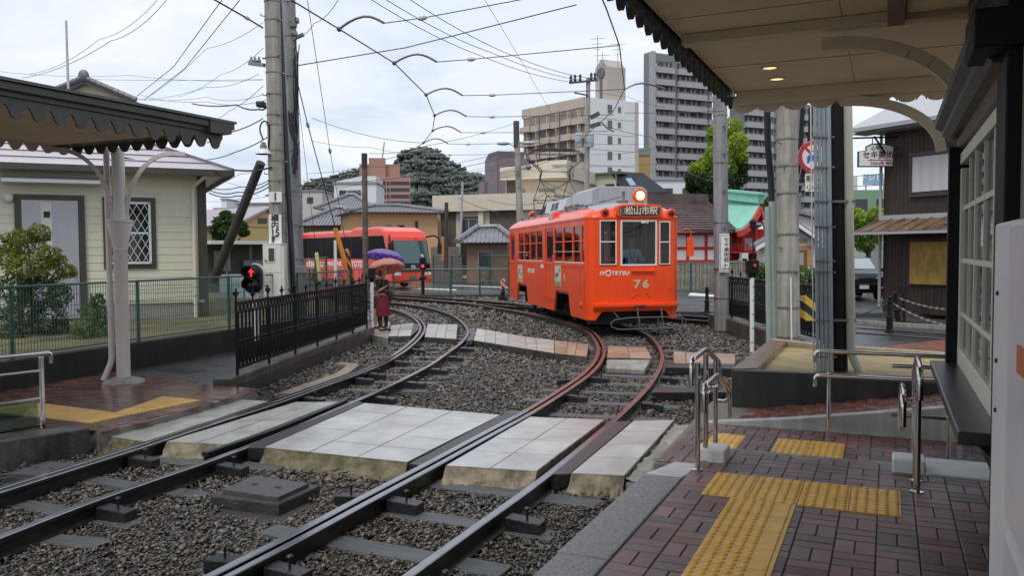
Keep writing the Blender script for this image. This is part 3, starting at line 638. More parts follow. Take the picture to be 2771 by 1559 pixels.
for a in (fa0, fa1 - .09): fr.slab([AB(a, fb - .018, fz1 - .11), AB(a + .09, fb - .018, fz1 - .11), AB(a + .09, fb + .048, fz1 - .11), AB(a, fb + .048, fz1 - .11)], fz1 - fz0 - .24)
fr.build('window_frame', M_crm, st, bevel=.004)
mun = MB(); z0, z1 = fz0 + .13, fz1 - .08
for i in range(1, 5):
    a = fa0 + .09 + (fa1 - fa0 - .18) * (i + (.12 if i == 3 else 0)) / 5; w_ = .045 if i in (1, 3) else .026
    mun.slab([AB(a - w_ / 2, fb - .005, z1), AB(a + w_ / 2, fb - .005, z1), AB(a + w_ / 2, fb + .035, z1), AB(a - w_ / 2, fb + .035, z1)], z1 - z0)
for z in (1.42, 1.80, 2.17): mun.slab([AB(fa0 + .09, fb - .003, z + .016), AB(fa1 - .09, fb - .003, z + .016), AB(fa1 - .09, fb + .033, z + .016), AB(fa0 + .09, fb + .033, z + .016)], .032)
mun.build('glazing_bars', M_crm, st)
b = MB(); b.slab([AB(fa0 + .05, fb + .012, z1 + .02), AB(fa1 - .05, fb + .012, z1 + .02), AB(fa1 - .05, fb + .018, z1 + .02), AB(fa0 + .05, fb + .018, z1 + .02)], z1 - z0 + .04); b.build('window_glass', M_wgl, st)
b = MB(); b.slab([AB(4.3, 1.6, 3.0), AB(9.0, 1.6, 3.0), AB(9.0, 1.7, 3.0), AB(4.3, 1.7, 3.0)], 2.0); b.slab([AB(4.25, .6, 1.0), AB(7.0, .6, 1.0), AB(7.0, 1.6, 1.0), AB(4.25, 1.6, 1.0)], .02); b.build('interior', mat('room_grey', (.30, .32, .32), .8, var=.2, vs=2), st)
pr = [(.62, 2.57), (.50, 2.57), (.47, 2.61), (.45, 2.67), (.40, 2.68), (.36, 2.72), (.36, 2.75), (.31, 2.78), (.31, 2.84), (.62, 2.84)]
b = MB(); b.prism([AB(4.12, q[0], q[1]) for q in pr], AX * 2.88); b.build('cornice', M_grn, st, bevel=.004)
b = MB(); b.slab([AB(4.2, .5, 3.5), AB(7.0, .5, 3.5), AB(7.0, .62, 3.5), AB(4.2, .62, 3.5)], .66); b.build('upper_wall', mat('dark_wall', (.03, .032, .03), .5, var=.2), st)
b = MB(); b.slab([AB(1.5, .49, 3.5), AB(3.945, .49, 3.5), AB(3.945, .6, 3.5), AB(1.5, .6, 3.5)], 3.25); b.build('side_wall', mat('beige_wall', (.34, .31, .22), .6, var=.08), st)
cz = 3.55; edge = -1.50; far = 9.15
cp = thing('platform_canopy', 'beige canopy roof with dark scalloped edge over the brick platform', 'canopy', AB(6, -.5, 3.4))
b = MB(); b.slab([AB(-2, edge, cz + .06), AB(far, edge, cz + .06), AB(far, 2.2, cz + .06), AB(-2, 2.2, cz + .06)], .06); b.build('soffit', M_bge, cp)
b = MB(); b.slab([AB(-2, edge - .2, cz + .26), AB(far + .2, edge - .2, cz + .26), AB(far + .2, 2.3, cz + .40), AB(-2, 2.3, cz + .40)], .19); b.build('roof', M_grn, cp)
seam = MB()
for a in (3.0, 4.8, 6.0, 7.75): seam.slab([AB(a, edge, cz - .001), AB(a + .006, edge, cz - .001), AB(a + .006, 2, cz - .001), AB(a, 2, cz - .001)], .004)
for bb in (-.32,): seam.slab([AB(0, bb, cz - .0015), AB(far, bb, cz - .0015), AB(far, bb + .006, cz - .0015), AB(0, bb + .006, cz - .0015)], .004)
seam.build('panel_joints', mat('joint_line', (.52, .45, .34), .7), cp)
for a, w_, bh_ in ((6.45, .14, .075), (far - .14, .14, .13)):
    b = MB(); b.slab([AB(a, edge + .03, cz - .002), AB(a + w_, edge + .03, cz - .002), AB(a + w_, 1.2, cz - .002), AB(a, 1.2, cz - .002)], bh_); b.build('cross_beam', M_beam, cp, bevel=.006)
for bb in (-.02, .48):
    b = MB(); b.slab([AB(1.0, bb, cz - .004), AB(6.44, bb, cz - .004), AB(6.44, bb + .11, cz - .004), AB(1.0, bb + .11, cz - .004)], .11); b.build('joist', mat('brown_joist', (.20, .155, .12), .6, var=.1), cp, bevel=.005)
b = MB(); b.slab([AB(1.0, .1, cz - .008), AB(6.43, .1, cz - .008), AB(6.43, .47, cz - .008), AB(1.0, .47, cz - .008)], .03); b.build('light_panel', mat('light_panel', (.88, .76, .50), .5, var=.08), cp)
for a in (6.53, far - .07):   # curved brackets from the wall to the beam
    b = MB(); pts = []
    for i in range(15):
        t = i / 14 * math.pi / 2; pts.append(AB(a, .66 - .95 * math.sin(t) ** 1.0, cz - .165 - .62 * (1 - math.sin(math.pi / 2 - t) ** 1.0) * 0 - .62 * (1 - math.cos(math.pi / 2 - t))))
    pts = [AB(a, .70 - 1.0 * math.sin(i / 14 * math.pi / 2), cz - .80 + .62 * (1 - math.cos(i / 14 * math.pi / 2)) ** .9 + .0) for i in range(15)]
    pts = [AB(a, .46 - .9 * (1 - math.cos(i / 14 * math.pi / 2)), cz - .72 + .55 * math.sin(i / 14 * math.pi / 2)) for i in range(15)]
    for i in range(14): b.beam(pts[i], pts[i + 1] + (pts[i + 1] - pts[i]) * .12, .07, .09, AX.cross(UP))
    b.build('bracket', M_beam, cp, smooth=True)
for (a, bb) in ((7.96, -1.0), (8.5, -1.0)):
    b = MB(); b.lathe([(.075, 0), (.085, 0), (.085, -.012), (.07, -.01), (.062, .0)], AB(a, bb, cz - .001), UP, 20); dl = b.build('downlight', mat('white_trim', (.75, .72, .62), .4), cp, smooth=True)
    b = MB(); b.lathe([(.06, -.003), (.05, -.004)], AB(a, bb, cz - .002), UP, 16); b.build('bulb', mat('downlight_glow', (.9, .75, .45), .5, emit=(1, .74, .40), estr=.8), dl)
def scallops(mb, p, q, zt, drop, wid, t, nrm, hole=True, body=.10):
    p, q = V(p), V(q); n = int(round((q - p).length / wid)); d = (q - p) / n
    for i in range(n):
        o_ = p + d * i; prof = [(0, 0), (0, -body), (.03, -body), (.10, -body - .018), (.17, -body - .05)]
        for k in range(9):
            a = math.pi * k / 8; prof.append((.5 - .30 * math.cos(a), -body - drop * .42 - drop * .58 * math.sin(a)))
        prof += [(.83, -body - .05), (.90, -body - .018), (.97, -body), (1, -body), (1, 0)]
        mb.prism([o_ + d * x + V((0, 0, zt + z)) for x, z in prof], V(nrm) * t)
b = MB(); scallops(b, AB(-1, edge - .05, 0), AB(far, edge - .05, 0), cz + .0, .17, .22, .03, BX, body=.0); b.build('valance', M_grn, cp)
b = MB(); scallops(b, AB(far + .002, edge - .05, 0), AB(far + .002, 1.6, 0), cz - .02, .06, .27, .03, AX, body=.13); b.build('valance', M_beam, cp)
b = MB(); b.slab([AB(-1, edge - .12, cz + .08), AB(far + .1, edge - .12, cz + .08), AB(far + .1, edge - .02, cz + .08), AB(-1, edge - .02, cz + .08)], .09); b.build('fascia', M_grn, cp)
vm = thing('ticket_machine', 'tall pale grey metal cabinet at the right edge of the platform', 'machine', AB(2.7, .7, PZ))
b = MB(); b.slab([AB(1.7, .345, 1.97), AB(3.38, .345, 1.97), AB(3.38, .485, 1.97), AB(1.7, .485, 1.97)], 1.72); b.build('body', mat('pale_metal', (.82, .80, .82), .33, var=.05, vs=2), vm, bevel=.012)
b = MB(); b.slab([AB(1.72, .305, 1.96), AB(2.66, .305, 1.96), AB(2.66, .344, 1.96), AB(1.72, .344, 1.96)], .84); b.build('door', mat('pale_metal_door', (.70, .68, .72), .3, var=.05), vm, bevel=.02)
b = MB(); b.slab([AB(1.72, .305, 1.10), AB(2.66, .305, 1.10), AB(2.66, .344, 1.10), AB(1.72, .344, 1.10)], .8); b.build('door', mat('pale_metal_door', ()), vm, bevel=.02)
b = MB(); b.slab([AB(1.8, .299, 1.64), AB(2.42, .299, 1.64), AB(2.42, .304, 1.64), AB(1.8, .304, 1.64)], .07); b.build('panel', mat('orange_panel', (.55, .12, .02), .35), vm)
for z in (1.73, 1.5, 1.33):
    b = MB(); b.lathe([(.008, 0), (.008, .006), (.004, .008)], AB(3.25, .345, z), -BX, 10); b.build('screw', spike, vm)

KX0, KX1 = Z(-500, 1290, .12), Z(268, 1164, .08)
LP_ = [Z(-600, 1290, LZ), Z(-200, 1208, LZ), Z(246, 1160, LZ), Z(269, 1168, LZ), Z(462, 1121, LZ), Z(601, 1080, LZ), Z(694, 1055, LZ), Z(630, 1047, LZ), Z(365, 1015, LZ), Z(290, 1004, LZ), Z(-600, 1110, LZ)]
b = MB(); b.slab([p - V((0, 0, .012)) for p in LP_], .4); struct('platform', b, M_grout)
LTZ = [[Z(-60, 1112, LZ), Z(90, 1090, LZ), Z(315, 1118, LZ), Z(245, 1146, LZ)], [Z(315, 1118, LZ), Z(440, 1074, LZ), Z(545, 1084, LZ), Z(245, 1146, LZ)]]
_lpb = [p.copy() for p in LP_]
def lskip(a, b_):
    p = AB(a, b_, LZ); return not point_in(p, _lpb)
lb = [toAB(p) for p in LP_]
b = MB(); basket(b, 2.6, 12.4, min(x[1] for x in lb if True) if False else -11.5, -5.5, LZ, skip=lskip); struct('brick_paving', b, mat('wet_brick_left', (.15, .06, .045), .13, isl=.4, ic=(.6, .75, .85), var=.25, vs=12, bump=.10, bs=40, rvar=.08))
def tac_quad(q, nu, nv, lab):
    o = thing('tactile_paving', lab, 'tactile paving', (q[0] + q[2]) / 2)
    for i in range(nu):
        for j in range(nv):
            def P(s, t, dz=0): return (q[0] * (1 - s) + q[1] * s) * (1 - t) + (q[3] * (1 - s) + q[2] * s) * t + V((0, 0, dz))
            b = MB(); e = .008
            b.slab([P((i + e) / nu, (j + e) / nv, .005), P((i + 1 - e) / nu, (j + e) / nv, .005), P((i + 1 - e) / nu, (j + 1 - e) / nv, .005), P((i + e) / nu, (j + 1 - e) / nv, .005)], .02)
            for x in range(5):
                for y in range(5): b.lathe([(.016, 0), (.014, .004), (.006, .006)], P((i + (x + .5) / 5) / nu, (j + (y + .5) / 5) / nv, .0045), UP, 6)
            b.build('tile', mat('wet_yellow_tactile', (.60, .36, .09), .22, var=.2, vs=4), o)
tac_quad([LTZ[0][3], LTZ[0][0], LTZ[0][1], LTZ[0][2]], 6, 3, 'yellow tactile band running left behind the handrail')
tac_quad([LTZ[1][3], LTZ[1][2], LTZ[1][1], LTZ[1][0]], 6, 2, 'yellow tactile band running up beside the left column')
ks = [Z(-300, 1238, .13), Z(0, 1196, .13), Z(243, 1159, .12), Z(182, 1152, .12), Z(0, 1180, .13), Z(-300, 1222, .13)]
b = MB(); b.slab(ks, .5); struct('platform_kerb', b, M_concd, bevel=.012)
W0, W1 = Z(-450, 1150, .05), Z(641, 950, .05); dW = (W1 - W0).normalized(); W2 = W0 + dW * 30
b = MB(); b.slab([Z(290, 1006, .055), Z(365, 1017, .055), Z(624, 1050, .055), Z(1014, 896, .055), Z(985, 872, .055), W0 + dW * 10.5], .3); struct('path', b, M_asph2)
b = MB(); b.slab([Z(427, 1003, .06), Z(480, 997, .06), Z(560, 1003, .06), Z(500, 1011, .06)], .02); struct('manhole_cover', b, mat('iron_cover', (.015, .015, .015), .4))
M_iron = mat('black_iron', (.012, .012, .014), .5, .0, var=.3, spec=.18)
def fleur(mb, c, d, s=1.0):
    """fleur-de-lis finial"""
    c = V(c); mb.tube([c, c + UP * .05 * s], .012 * s, 6); mb.ball(c + UP * .10 * s, .02 * s, .9, .9, 2.2, 8, 6)
    for sg in (-1, 1):
        pts = [c + UP * .05 * s, c + UP * .10 * s + d * sg * .03 * s, c + UP * .115 * s + d * sg * .055 * s, c + UP * .085 * s + d * sg * .065 * s]
        mb.tube(pts, [.012 * s, .017 * s, .016 * s, .009 * s], 6)
    mb.ball(c + UP * .155 * s, .016 * s, 1, 1, 1, 8, 6)
def iron_fence(P, Q, lab, spans, H=1.0, wall=None, wl='', wlab='', grp='iron fences', n_per=9):
    P, Q = V(P), V(Q); d = (Q - P).normalized(); L_ = (Q - P).length; z0 = P.z
    o = thing('iron_fence', lab, 'iron fence', P, None)
    for k in range(spans + 1):
        b = MB(); c = P + (Q - P) * (k / spans); b.tube([c, c + UP * (H + .03)], .021, 8); fleur(b, c + UP * (H + .02), d, 1.15); b.build('post', M_iron, o, smooth=True)
    for k in range(spans):
        a, e = P + (Q - P) * (k / spans), P + (Q - P) * ((k + 1) / spans); b = MB()
        for zz, t in ((H, .035), (H - .13, .025), (.10, .03)): b.beam(a + UP * zz, e + UP * zz, .03, t)
        n = n_per; w_ = (e - a).length / n
        for i in range(n):
            c = a + (e - a) * ((i + .5) / n)
            b.tube([c + UP * (H - .065) + (d * math.cos(t) * w_ * .37 + UP * math.sin(t) * .056) for t in np.linspace(0, 2 * math.pi, 11)], .0105, 5, caps=False)
            b.tube([c + UP * .42, c + UP * (H - .13)], .016, 6)                       # upper bar
            for sg in (-1, 1):                                                       # two bars closing like a spear below
                b.tube([c + UP * .10 + d * sg * w_ * .10, c + UP * .28 + d * sg * w_ * .34, c + UP * .40 + d * sg * w_ * .18, c + UP * .46], [.013, .019, .019, .015], 6)
            b.ball(c + UP * .47, .032, 1, 1, .8, 8, 5); b.ball(c + UP * (H - .135), .026, 1, 1, .7, 8, 5)
            b.tube([c + UP * .125 + (d * math.cos(t) * w_ * .32 + UP * math.sin(t) * .028) for t in np.linspace(math.pi, 2 * math.pi, 7)], .008, 5)
            if n > 7 and i == n // 2: pass
        b.build('panel', M_iron, o, smooth=True)
        b = MB(); fleur(b, (a + e) / 2 + UP * H, d, 1.0); b.build('finial', M_iron, o, smooth=True)
    return o
cw0, cw1 = Z(624, 1026, .16), Z(1014, 885, .16); dcw = (cw1 - cw0).normalized(); ncw = V((-dcw.y, dcw.x, 0))
b = MB(); b.slab([cw0, cw1, cw1 + ncw * .26, cw0 + ncw * .26], .40)
tag(b.build('low_wall', M_concd, bevel=.015), 'low dark concrete wall under the iron fence by the curved track', 'wall')
iron_fence(Z(648, 1017, .16) + ncw * .03, cw1 - dcw * .25 + ncw * .12, 'black ornamental iron fence along the curved track, left of the umbrellas', 6, H=1.02, n_per=9)
fr0, fr1 = V((5.42, 22.0, .2)), V((5.50, 14.6, .2))
b = MB(); b.slab([fr0 + V((-.16, .3, 0)), fr1 + V((-.16, -.2, 0)), fr1 + V((.14, -.2, 0)), fr0 + V((.14, .3, 0))], .5); tag(b.build('low_wall', M_concd, bevel=.015), 'low concrete wall under the iron fence right of the tram', 'wall')
iron_fence(fr0, fr1, 'black ornamental iron fence right of the tram, behind the poles', 5, H=1.02, n_per=10)

M_green = mat('green_steel', (.025, .10, .075), .45, .1, var=.15)
M_wire = mat('green_wire', (.05, .12, .095), .5, .1)
rw0, rw1 = W0.copy(), W0 + dW * 11.5; nW = V((-dW.y, dW.x, 0)); top = .47
b = MB(); b.slab([V((rw0.x, rw0.y, top)), V((rw1.x, rw1.y, top)), V((rw1.x, rw1.y, top)) + nW * .25, V((rw0.x, rw0.y, top)) + nW * .25], .8)
tag(b.build('retaining_wall', mat('black_wall', (.022, .02, .017), .55, var=.6, vs=2.2, bump=.4, bs=30, streak=.3), bevel=.012), 'low blackened retaining wall under the green mesh fence', 'wall')
b = MB(); b.slab([V((rw0.x, rw0.y, top - .03)) + nW * .2, V((rw1.x, rw1.y, top - .03)) + nW * .2, V((rw1.x, rw1.y, top - .03)) + nW * .2 + V((-3, 9, 0)), V((-18, 34, top - .03)), V((-30, 24, top - .03)), V((rw0.x, rw0.y, top - .03)) + V((-14, 6, 0))], .5)
struct('garden_ground', b, mat('garden_soil', (.17, .14, .065), .9, vs=1.5, col2=(.07, .065, .03), var=.2, bump=.6, bs=60))
def mesh_fence(P, Q, n, H, lab, gap_v=.05, gap_h=.15, r=.0032, post_r=.026, base=.05, thick=None, rails=True):
    P, Q = V(P), V(Q); d = (Q - P).normalized(); o = thing('mesh_fence', lab, 'mesh fence', P)
    for k in range(n + 1):
        b = MB(); c = P + (Q - P) * (k / n); b.tube([c - UP * .1, c + UP * (H + .02)], post_r, 8); b.build('post', M_green, o, smooth=True)
    for k in range(n):
        a, e = P + (Q - P) * (k / n), P + (Q - P) * ((k + 1) / n); L_ = (e - a).length
        b = MB(); b.tube([a + UP * H, e + UP * H], post_r * .75, 6)
        if rails: b.tube([a + UP * base, e + UP * base], post_r * .6, 6)
        nv, nh = max(2, int(L_ / gap_v)), max(2, int(H / gap_h))
        rr = r
        for i in range(1, nv): c = a + (e - a) * (i / nv); b.obox(c + UP * base - d * rr, d * rr * 2, V((-d.y, d.x, 0)) * rr * 2, UP * (H - base))
        for i in range(1, nh): z = base + (H - base) * i / nh; b.obox(a + UP * (z - rr) , (e - a), V((-d.y, d.x, 0)) * rr * 2, UP * rr * 2)
        b.build('mesh_panel', M_wire if thick is None else thick, o)
    return o
mesh_fence(V((rw0.x, rw0.y, top)) + nW * .1, V((rw1.x, rw1.y, top)) + nW * .1, 5, .98, 'green wire mesh fence on the dark wall before the cream house')
o = thing('handrail', 'stainless handrail with glass infill at the left platform edge', 'handrail', Z(112, 1158, .1), 'stainless handrails')
hp = Z(117, 1160, .1); hd = (Z(-300, 1235, .1) - hp).normalized()
for t in (0, 1.2, 2.4):
    b = MB(); b.obox(hp + hd * t - hd * .02 - V((-hd.y, hd.x, 0)) * .02, hd * .04, V((-hd.y, hd.x, 0)) * .04, UP * .74); b.build('post', M_ss, o, bevel=.006)
b = MB(); pipe(b, elbow([hp - hd * .1 + UP * .66, hp - hd * .1 + UP * .775, hp + hd * 3 + UP * .775], .05), .02, 12); b.build('top_rail', M_ss, o, smooth=True)
b = MB(); pipe(b, [hp + UP * .6, hp + hd * 3 + UP * .6], .016, 10); b.build('lower_rail', M_ss, o, smooth=True)
b = MB(); b.beam(hp + hd * .03 + UP * .32, hp + hd * 3 + UP * .32, .02, .02); b.beam(hp + hd * .03 + UP * .03, hp + hd * 3 + UP * .03, .02, .02); b.build('glass_frame', M_ss, o)
b = MB(); nn = V((-hd.y, hd.x, 0)) * .004; b.obox(hp + hd * .05 + UP * .04 - nn, hd * 2.9, nn * 2, UP * .27); b.build('glass_panel', glass('green_glass', (.55, .70, .66), .08), o)
M_soffl = mat('shelter_soffit', (.62, .53, .45), .6, var=.06, vs=1.5)
M_olive = mat('olive_trim', (.055, .052, .04), .45, var=.2, vs=6)
M_colp = mat('column_paint', (.66, .60, .56), .42, var=.05, vs=3)
sz = 3.36; tipA, tipB = toAB(Z(602, 372, sz - .02)); bk = toAB(Z(281, 411, sz - .0))
S_a1 = (tipA + bk[0]) / 2 - .28; S_b1 = tipB; S_b0 = bk[1]; S_a0 = -3.0
sh = thing('platform_shelter', 'dark scalloped canopy on a pale column over the left platform', 'shelter', AB(S_a1 - .3, S_b0 + .5, LZ))
b = MB(); b.slab([AB(S_a0, S_b0, sz + .03), AB(S_a1, S_b0, sz + .03), AB(S_a1, S_b1, sz + .03), AB(S_a0, S_b1, sz + .03)], .03); b.build('soffit', M_soffl, sh)
b = MB()
prf = [(0.0, .0), (.06, .02), (.06, .06), (.11, .075), (.11, .14), (-.3, .17), (-.3, 0)]
b.prism([AB(S_a0, S_b1 + x, sz + z) for x, z in prf], AX * (S_a1 - S_a0 + .0)); b.prism([AB(S_a1 + x, S_b0, sz + z) for x, z in prf], BX * (S_b1 - S_b0 + .13))
b.slab([AB(S_a0, S_b0 - .12, sz + .16), AB(S_a1 - .2, S_b0 - .12, sz + .16), AB(S_a1 - .2, S_b1 - .2, sz + .16), AB(S_a0, S_b1 - .2, sz + .16)], .14)
b.build('fascia', M_olive, sh)
b = MB(); b.slab([AB(S_a0, S_b0 - .2, sz + .21), AB(S_a1 + .14, S_b0 - .2, sz + .21), AB(S_a1 + .14, S_b1 + .14, sz + .18), AB(S_a0, S_b1 + .14, sz + .18)], .03); b.build('roof', mat('shelter_roof', (.09, .08, .08), .35, var=.2), sh)
b = MB(); scallops(b, AB(S_a0, S_b1 + .01, 0), AB(S_a1, S_b1 + .01, 0), sz + .02, .13, .235, .025, BX, body=.07); b.build('valance', M_olive, sh)
b = MB(); scallops(b, AB(S_a1, S_b0, 0), AB(S_a1, S_b1, 0), sz + .02, .10, .23, .025, AX, body=.03); b.build('valance', M_olive, sh)
b = MB(); scallops(b, AB(S_a0, S_b0, 0), AB(S_a1, S_b0, 0), sz + .02, .10, .23, .025, -BX, body=.03); b.build('valance', M_soffl, sh)
cb_ = Z(335, 1034, LZ); ca, cbb = toAB(cb_)
b = MB(); b.lathe([(.092, 0), (.092, 1.85), (.098, 1.86), (.098, 1.875), (.092, 1.88), (.16, 2.20), (.16, 2.24), (.175, 2.245), (.175, 2.28), (.085, 2.285), (.085, sz - LZ)], cb_, UP, 20); b.build('column', M_colp, sh, smooth=True)
b = MB(); b.lathe([(.30, 0), (.26, .025), (.13, .07), (.10, .075)], cb_, UP, 8); b.build('column_base', M_conc, sh)
for dr in (-1, 1):
    dv = (Z(640, 1000) - Z(335, 1000)).normalized() if False else V((.93, .37, 0)); b = MB(); pts = []
    for i in range(15):
        t = i / 14 * math.pi / 2; pts.append(cb_ + UP * (2.29) + dv * dr * (.09 + .62 * (1 - math.cos(t))) + UP * (.94 * math.sin(t)))
    for i in range(14): b.beam(pts[i], pts[i + 1] + (pts[i + 1] - pts[i]) * .1, .055, .075, dv.cross(UP))
    b.beam(pts[-1], pts[-1] + dv * dr * .16, .055, .06); b.build('bracket', M_colp, sh, smooth=True)
dpp = cb_ + V((-.17, .02, 0)); b = MB(); b.tube(elbow([dpp + UP * (sz - LZ), dpp + UP * .30, dpp + V((-.10, -.05, .03))], .08), .04, 12); b.build('downpipe', M_colp, sh, smooth=True)

def clapboard_mat():
    M = mat('cream_siding', (.65, .63, .49), .6, var=.05, vs=2); t = M.node_tree; n = t.nodes.new; l = t.links.new; bs = t.nodes['Principled BSDF']
    return M
M_sid = clapboard_mat()
M_otrim = mat('olive_frame', (.055, .052, .035), .5, var=.12)
hz0 = .42; hP = Z(538, 851, .5); hQ = Z(345, 858, .5); fdir = (hP - hQ); fdir.z = 0; fdir.normalize(); fnor = V((-fdir.y, fdir.x, 0))   # facade runs to the right, fnor points away from camera
hR = hP + fdir * .18; hL = hR - fdir * 9.5; eav = 3.72
def HF(s, z, out=0.0): return V((hR.x, hR.y, 0)) - fdir * s - fnor * out + UP * z
def s_of(u, v=600):
    d = ray(u, v); # intersect vertical facade plane
    t = ((V((hR.x, hR.y, 0)) - CAM).dot(fnor)) / d.dot(fnor); p = CAM + d * t
    return -(p - V((hR.x, hR.y, 0))).dot(fdir), p.z
hs = thing('station_house', 'cream clapboard house with olive trim and grey door behind the green fence', 'house', HF(4, hz0))
b = MB()
b.obox(HF(9.5, hz0), fdir * 9.5, fnor * 7, UP * (eav - hz0))
nb = 17; bh = (eav - .85) / nb
for i in range(nb):
    z = .85 + bh * i; b.prism([HF(9.5, z + .004, .014), HF(9.5, z + bh, .006), HF(9.5, z + bh, -.01), HF(9.5, z + .004, -.01)], fdir * 9.42)
b.build('wall', M_sid, hs)
b = MB(); b.obox(HF(9.5, hz0, .01), fdir * 9.45, fnor * .02, UP * .36); b.build('plinth', mat('grey_plinth', (.28, .27, .24), .7, var=.1, vs=3), hs)
b = MB(); b.obox(HF(9.5, hz0 + .36, .035), fdir * 9.45, fnor * .03, UP * .05); b.build('drip_board', mat('cream_trim', (.5, .49, .40), .5), hs)
b = MB(); b.obox(HF(.16, hz0, .035), fdir * .19, fnor * .19, UP * (eav - hz0)); b.build('corner_board', M_otrim, hs)
ov = .55; ez = eav + .02
c = [HF(9.8, ez, ov), HF(-ov, ez, ov), HF(-ov, ez, -7 - ov), HF(9.8, ez, -7 - ov)]; rz = ez + 1.6
r_ = [HF(6.5, rz, -3.5), HF(2.9, rz, -3.5)]
b = MB(); b.add(c + r_, [(0, 1, 5, 4), (1, 2, 5), (2, 3, 4, 5), (3, 0, 4)])
b.add([p - UP * .06 for p in c], [(3, 2, 1, 0)])
b.build('roof', mat('pale_metal_roof', (.46, .42, .45), .3, var=.06), hs)
b = MB()
for i in range(1, 9):
    t = i / 9; p, q = c[0] * (1 - t) + r_[0] * t, c[1] * (1 - t) + r_[1] * t; b.beam(p + UP * .012, q + UP * .012, .03, .014)
b.beam(c[1] + UP * .02, r_[1] + UP * .02, .09, .06)
b.build('roof_seams', mat('seam_dark', (.16, .14, .16), .5), hs)
b = MB(); b.beam(HF(9.8, ez - .06, ov + .03), HF(-ov, ez - .06, ov + .03), .10, .13); b.beam(HF(-ov - .0, ez - .06, ov), HF(-ov, ez - .06, -7), .08, .13); b.build('gutter', M_olive, hs)
b = MB(); b.obox(HF(9.8, ez - .10, ov), fdir * (9.8 + ov), fnor * ov, UP * .02); b.build('soffit', mat('white_soffit', (.55, .54, .48), .6), hs)
b = MB(); b.tube(elbow([HF(.0, ez - .12, ov), HF(.25, ez - .35, .1), HF(.25, hz0 + .02, .08)], .08), .045, 10); b.build('downpipe', mat('cream_pipe', (.66, .62, .54), .4), hs, smooth=True)
def rect(mb, s0, s1, z0, z1, out, th): mb.obox(HF(s1, z0, out), fdir * (s1 - s0), fnor * th, UP * (z1 - z0))
sD0, zt = s_of(228, 530); sD1, _ = s_of(38, 530); dz1 = s_of(130, 527)[1]; dz0 = hz0 + .1
fr = MB(); rect(fr, sD0, sD1, dz0, dz1, .06, .08); df = fr.build('door_frame', M_otrim, hs)
b = MB(); rect(b, sD0 + .13, sD1 - .13, dz0, dz1 - .12, .075, .03); d_ = b.build('door', mat('grey_door', (.42, .42, .46), .35, .2, var=.04), hs)
b = MB(); mid = (sD0 + sD1) / 2; rect(b, mid - .03, mid + .17, dz0 + .1, dz1 - .17, .082, .01); b.build('door_strip', mat('pale_door_strip', (.60, .58, .55), .4), d_)
b = MB()
for z in np.linspace(dz0 + .75, dz1 - .42, 4): rect(b, mid, mid + .12, z - .065, z + .065, .086, .006)
b.build('door_pane', mat('dark_pane', (.012, .012, .012), .1), d_)
b = MB(); rect(b, sD0 + .2, sD0 + .26, dz0 + .9, dz0 + 1.1, .12, .04); b.build('handle', M_ss, d_)
sW0, _ = s_of(422, 630); sW1, _ = s_of(279, 630); wz1 = s_of(350, 534)[1]; wz0 = s_of(350, 727)[1]
b = MB(); rect(b, sW0, sW1, wz0, wz1, .05, .06); wf = b.build('window', M_otrim, hs)
b = MB(); rect(b, sW0 + .12, sW1 - .12, wz0 + .12, wz1 - .12, .056, .02); b.build('pane', mat('window_dark', (.015, .02, .018), .06, spec=.6), wf)
b = MB(); a0, a1, q0, q1 = sW0 + .10, sW1 - .10, wz0 + .10, wz1 - .10
for (x0, x1, y0, y1) in ((a0, a1, q0, q0 + .05), (a0, a1, q1 - .05, q1), (a0, a0 + .05, q0, q1), (a1 - .05, a1, q0, q1), (a0, a1, (q0 + q1) / 2 - .02, (q0 + q1) / 2 + .02)): rect(b, x0, x1, y0, y1, .085, .02)
W_, H_ = a1 - a0, q1 - q0; stp = .16; k = -20
import itertools
for sg in (1, -1):
    x = -H_ / 1.8
    while x < W_ + H_ / 1.8:
        pts = []
        for (xx) in np.linspace(x, x + sg * H_ / 1.8, 2): pts.append(xx)
        xa, xb = pts; ya, yb = 0, H_
        lo, hi = 0.0, 1.0
        dxl = xb - xa
        for bd in (0, W_):
            t = (bd - xa) / dxl
            if dxl > 0: lo, hi = (max(lo, t), hi) if bd == 0 else (lo, min(hi, t))
            else: lo, hi = (lo, min(hi, t)) if bd == 0 else (max(lo, t), hi)
        if hi - lo > .02: b.beam(HF(a0 + xa + dxl * lo, q0 + H_ * lo, .09 + .004 * sg), HF(a0 + xa + dxl * hi, q0 + H_ * hi, .09 + .004 * sg), .012, .012, fnor)
        x += stp
b.build('grille', mat('white_metal', (.72, .73, .74), .35, .1), wf)
sA0, zA = s_of(272, 497); sA1, _ = s_of(8, 497)
b = MB(); b.prism([HF(sA1, zA + .12, .0), HF(sA1, zA + .04, .42), HF(sA1, zA - .04, .44), HF(sA1, zA - .05, .0)], fdir * (sA1 - sA0)); b.build('door_awning', mat('white_metal', ()), hs, bevel=.01)
b = MB(); sl, zl = s_of(22, 535); b.ball(HF(sl, zl, .08), .11, 1, .6, 1, 14, 9); b.build('globe_lamp', mat('lamp_white', (.6, .6, .55), .4), hs, smooth=True)
gp = D(238, 207, 30); gw = 3.0
gb = thing('house', 'house with grey tiled gable rising behind the shelter roof', 'house', V((gp.x, gp.y, .4)))
def gable(mb, c, wdt, h, ln, ax, z0, zt, ovh=.0): pass
gx = V((1, .1, 0)).normalized(); gy = V((-.1, 1, 0))
b = MB(); zt = gp.z - .15; b.prism([V((gp.x, gp.y, 0)) + gx * x + UP * z for x, z in ((-1.4, .4), (1.4, .4), (1.4, zt - .7), (0, zt - .1), (-1.4, zt - .7))], gy * 2.4); b.build('wall', mat('cream_gable', (.6, .57, .42), .6), gb)
